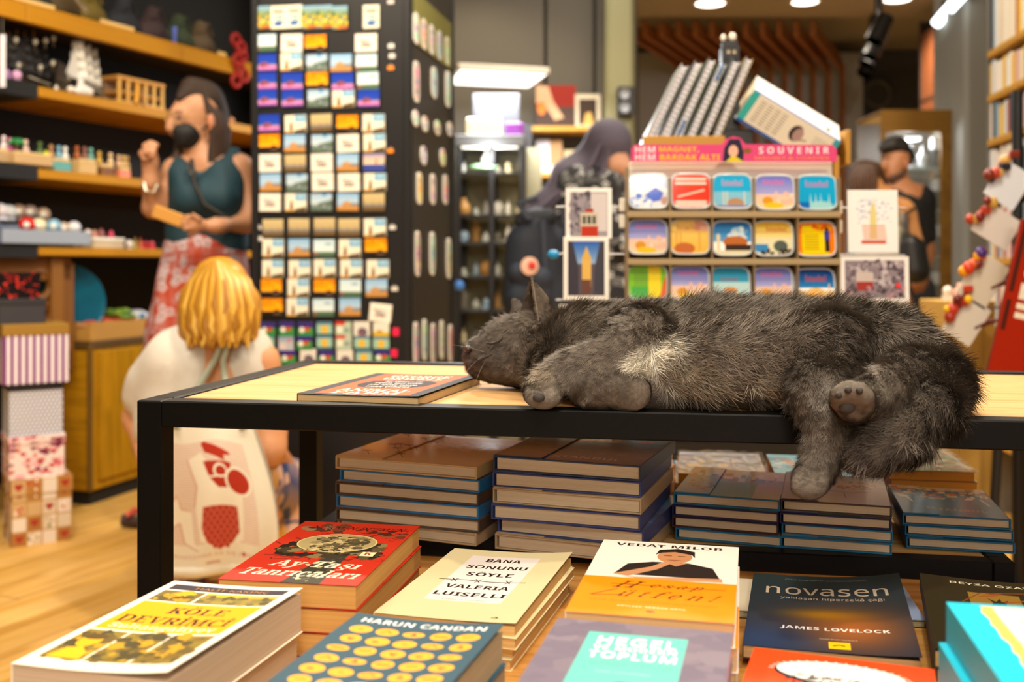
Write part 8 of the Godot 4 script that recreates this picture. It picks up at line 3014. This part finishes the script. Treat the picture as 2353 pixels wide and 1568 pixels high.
func shopper_scarf() -> void:
	var z := 3.75
	var foot := onz(1340, 0, z)
	var root := thing("person", "shopper in a dusky purple headscarf and black dress with white flowers", "person", foot)
	part(root, "body", body_of(foot, [[[1402, 340, z, 44], [1410, 380, z - 0.02, 34]], [[1440, 385, z - 0.04, 12], [1446, 420, z - 0.05, 10]], [[1345, 450, z, 46], [1350, 640, z, 60]], [[1400, 470, z, 36], [1430, 560, z - 0.1, 22]], [[1340, 700, z, 80], [1330, 1130, z, 40]], [[1380, 700, z, 70], [1390, 1130, z, 40]], [[1330, 1145, z, 20], [1330, 1150, z - 0.1, 18]], [[1390, 1145, z, 20], [1390, 1150, z - 0.1, 18]]], 0.018, 0.014), paint("b8866a", 0.55))
	var p := Pic.new(256, 256, rgb("15161c"))
	var g2 := RandomNumberGenerator.new()
	g2.seed = 14
	for k in 60:
		var a := Vector2(g2.randf() * 256, g2.randf() * 256)
		for j in 5:
			var d := Vector2.from_angle(TAU * j / 5 + k) * 6
			p.ell(a.x + d.x, a.y + d.y, 4, 3, rgb("c4c6c6"))
	var m := StandardMaterial3D.new()
	m.albedo_texture = p.tex()
	m.uv1_triplanar = true
	m.uv1_scale = Vector3(2.6, 2.6, 2.6)
	m.roughness = 0.8
	part(root, "dress", body_of(foot, [[[1310, 425, z - 0.03, 36], [1400, 425, z - 0.03, 34]], [[1330, 440, z, 68], [1325, 700, z, 84], [1320, 1090, z, 110]], [[1390, 440, z, 56], [1395, 700, z, 74], [1400, 1090, z, 100]], [[1410, 460, z, 40], [1428, 560, z - 0.1, 30]]], 0.018, 0.016), m)
	part(root, "headscarf", body_of(foot, [[[1398, 325, z + 0.0, 54], [1392, 360, z + 0.03, 54], [1375, 405, z + 0.02, 44]], [[1370, 380, z + 0.02, 40], [1310, 420, z - 0.02, 40], [1250, 470, z - 0.04, 26], [1215, 490, z - 0.06, 14]], [[1350, 370, z + 0.04, 34], [1300, 400, z + 0.02, 34]], [[1400, 400, z, 36], [1400, 420, z - 0.04, 26]]], 0.014, 0.012), paint("4e4858", 0.8))
	for s in [[[1380, 330], [1360, 375], [1315, 425], [1270, 470]], [[1400, 345], [1385, 395], [1350, 430]], [[1355, 390], [1300, 430], [1240, 478]]]:
		var pts := []
		for q in s:
			pts.append(at(q[0], q[1], z - 0.085) - foot)
		part(root, "scarf_fold", Geo.new().tube(pts, [0.006, 0.011, 0.010, 0.004], 6), paint("575062", 0.8))
	var zb := z - 0.22
	var bp := thing("backpack", "navy backpack with a round red and white badge on the scarfed shopper", "backpack", at(1225, 720, zb))
	var o := bp.position
	part(bp, "body", body_of(o, [[[1235, 520, zb, 44], [1240, 680, zb, 48]], [[1205, 560, zb, 44], [1200, 690, zb, 46]], [[1270, 560, zb, 36], [1275, 690, zb, 42]]], 0.014, 0.014), paint("1c2433", 0.75))
	part(bp, "front_pocket", body_of(o, [[[1190, 625, zb - 0.06, 24], [1240, 640, zb - 0.07, 30]], [[1190, 680, zb - 0.05, 26], [1240, 680, zb - 0.06, 30]]], 0.012, 0.01), paint("232c3d", 0.75))
	part(bp, "top_flap", body_of(o, [[[1200, 505, zb - 0.03, 20], [1260, 500, zb - 0.03, 22]]], 0.012, 0.01), paint("171d28", 0.75))
	for s in [[[1246, 505], [1250, 580], [1256, 690]], [[1290, 470], [1300, 520], [1302, 600]], [[1215, 505], [1190, 470], [1235, 455]]]:
		var pts := []
		for q in s:
			pts.append(at(q[0], q[1], zb - 0.075) - o)
		part(bp, "strap", Geo.new().tube(pts, [0.014], 6), paint("2a3242", 0.7))
	var bg := Geo.new()
	bg.x = Transform3D(Basis(Vector3.RIGHT, PI / 2) * Basis(Vector3(0, 0, 1), -0.3), at(1217, 612, zb - 0.115) - o)
	var badge := part(bp, "badge", bg.lathe([[0.0, 0.004], [0.030, 0.004], [0.032, 0.0]], 20), paint("dcb4a0", 0.5))
	var b2 := Geo.new()
	b2.x = Transform3D(Basis(Vector3.RIGHT, PI / 2), at(1222, 610, zb - 0.119) - o)
	part(badge, "emblem", b2.lathe([[0.0, 0.004], [0.013, 0.004], [0.014, 0.0]], 12), paint("c8281e", 0.5))


func couple() -> void:
	var z := 4.55
	var foot := onz(2078, 0, z)
	var root := thing("person", "dark-haired man in a black T-shirt looking down", "person", foot)
	part(root, "body", body_of(foot, [[[2058, 368, z, 32], [2046, 400, z - 0.02, 24]], [[2028, 385, z - 0.06, 10], [2020, 392, z - 0.07, 6]], [[2064, 410, z, 22], [2072, 440, z, 24]], [[2030, 460, z, 30], [2110, 455, z, 32]], [[2075, 470, z, 50], [2080, 640, z, 50]], [[2118, 470, z, 24], [2128, 580, z, 18], [2110, 650, z - 0.1, 15]], [[2060, 680, z, 44], [2055, 1020, z, 24]], [[2100, 680, z, 44], [2105, 1020, z, 24]], [[2055, 1040, z, 18], [2050, 1045, z - 0.1, 16]], [[2105, 1040, z, 18], [2100, 1045, z - 0.1, 16]]], 0.018, 0.012), paint("a86f48", 0.55))
	part(root, "t_shirt", body_of(foot, [[[2070, 480, z, 54], [2078, 650, z, 54]], [[2034, 462, z, 32], [2112, 458, z, 34]], [[2118, 470, z, 30], [2126, 540, z, 26]]], 0.018, 0.014), paint("0c0c0e", 0.8))
	part(root, "trousers", body_of(foot, [[[2060, 670, z, 48], [2055, 1010, z, 28]], [[2100, 670, z, 48], [2105, 1010, z, 28]]], 0.02, 0.014), paint("23252c", 0.8))
	part(root, "hair", body_of(foot, [[[2056, 342, z + 0.02, 32], [2076, 360, z + 0.04, 26]], [[2036, 336, z - 0.02, 16], [2024, 342, z - 0.04, 8]], [[2050, 334, z - 0.03, 18], [2070, 340, z - 0.02, 18]]], 0.012, 0.008), paint("17100c", 0.6))
	part(root, "ear", Geo.new().ball(at(2082, 378, z - 0.065) - foot, Vector3(0.012, 0.026, 0.012), 8, 6), paint("a06844", 0.5))
	part(root, "beard", body_of(foot, [[[2050, 410, z - 0.045, 13], [2070, 400, z - 0.045, 11]]], 0.009, 0.006), paint("4a3020", 0.7))
	part(root, "eyebrow", Geo.new().tube([at(2026, 362, z - 0.085) - foot, at(2046, 362, z - 0.08) - foot], [0.004, 0.003], 5), paint("17100c", 0.6))
	var z2 := 4.2
	var f2 := onz(2010, 0, z2)
	var w := thing("person", "woman with reddish-brown hair in a sleeveless patterned dress", "person", f2)
	part(w, "body", body_of(f2, [[[1990, 415, z2, 34], [1996, 440, z2, 28]], [[2015, 440, z2, 22], [2030, 455, z2, 24]], [[1985, 480, z2, 26], [2070, 480, z2, 26]], [[2085, 490, z2, 20], [2112, 580, z2, 15], [2122, 610, z2 - 0.1, 12]], [[2020, 500, z2, 50], [2020, 660, z2, 52]], [[2000, 700, z2, 50], [1995, 1070, z2, 24]], [[2045, 700, z2, 50], [2045, 1070, z2, 24]]], 0.018, 0.012), paint("bb824e", 0.55))
	part(w, "hair", body_of(f2, [[[1982, 405, z2 + 0.02, 38], [1988, 440, z2 + 0.03, 32]], [[2004, 400, z2, 28], [2024, 420, z2, 16]]], 0.013, 0.01), paint("3c2310", 0.5))
	var locks := []
	for k in 9:
		var f := k / 8.0
		locks.append([[1975 + f * 30, 378, z2 - 0.05, 4], [1952 + f * 60, 410, z2 - 0.075 + 0.02 * absf(f - 0.5), 7], [1956 + f * 56, 450, z2 - 0.06, 3]])
	hair_strands(w, "hair_lock", f2, locks, [paint("3c2310", 0.5), paint("4a2c14", 0.5)])
	var p := Pic.new(128, 128, rgb("a89a90"))
	p.blots(Rect2(0, 0, 128, 128), [rgb("2a2822"), rgb("c9c2a8"), rgb("6a6658")], 60, 12, rng)
	var m := StandardMaterial3D.new()
	m.albedo_texture = p.tex()
	m.uv1_triplanar = true
	m.uv1_scale = Vector3(3, 3, 3)
	m.roughness = 0.8
	part(w, "dress", body_of(f2, [[[2020, 510, z2, 54], [2022, 680, z2, 58], [2020, 960, z2, 76]], [[1990, 495, z2, 22], [1995, 540, z2, 34]], [[2062, 495, z2, 20], [2055, 540, z2, 32]]], 0.018, 0.014), m)
	var hb := thing("handbag", "black handbag on the arm of the brown-haired woman", "bag", at(2102, 640, z2 - 0.12))
	var o := hb.position
	part(hb, "body", body_of(o, [[[2090, 560, z2 - 0.12, 22], [2096, 620, z2 - 0.12, 28]], [[2110, 570, z2 - 0.12, 18], [2112, 625, z2 - 0.12, 24]]], 0.013, 0.012), paint("0b0b0c", 0.5))
	part(hb, "strap", Geo.new().tube([at(2086, 550, z2 - 0.14) - o, at(2082, 490, z2 - 0.13) - o, at(2100, 480, z2 - 0.08) - o], [0.008], 6), paint("0b0b0c", 0.5))
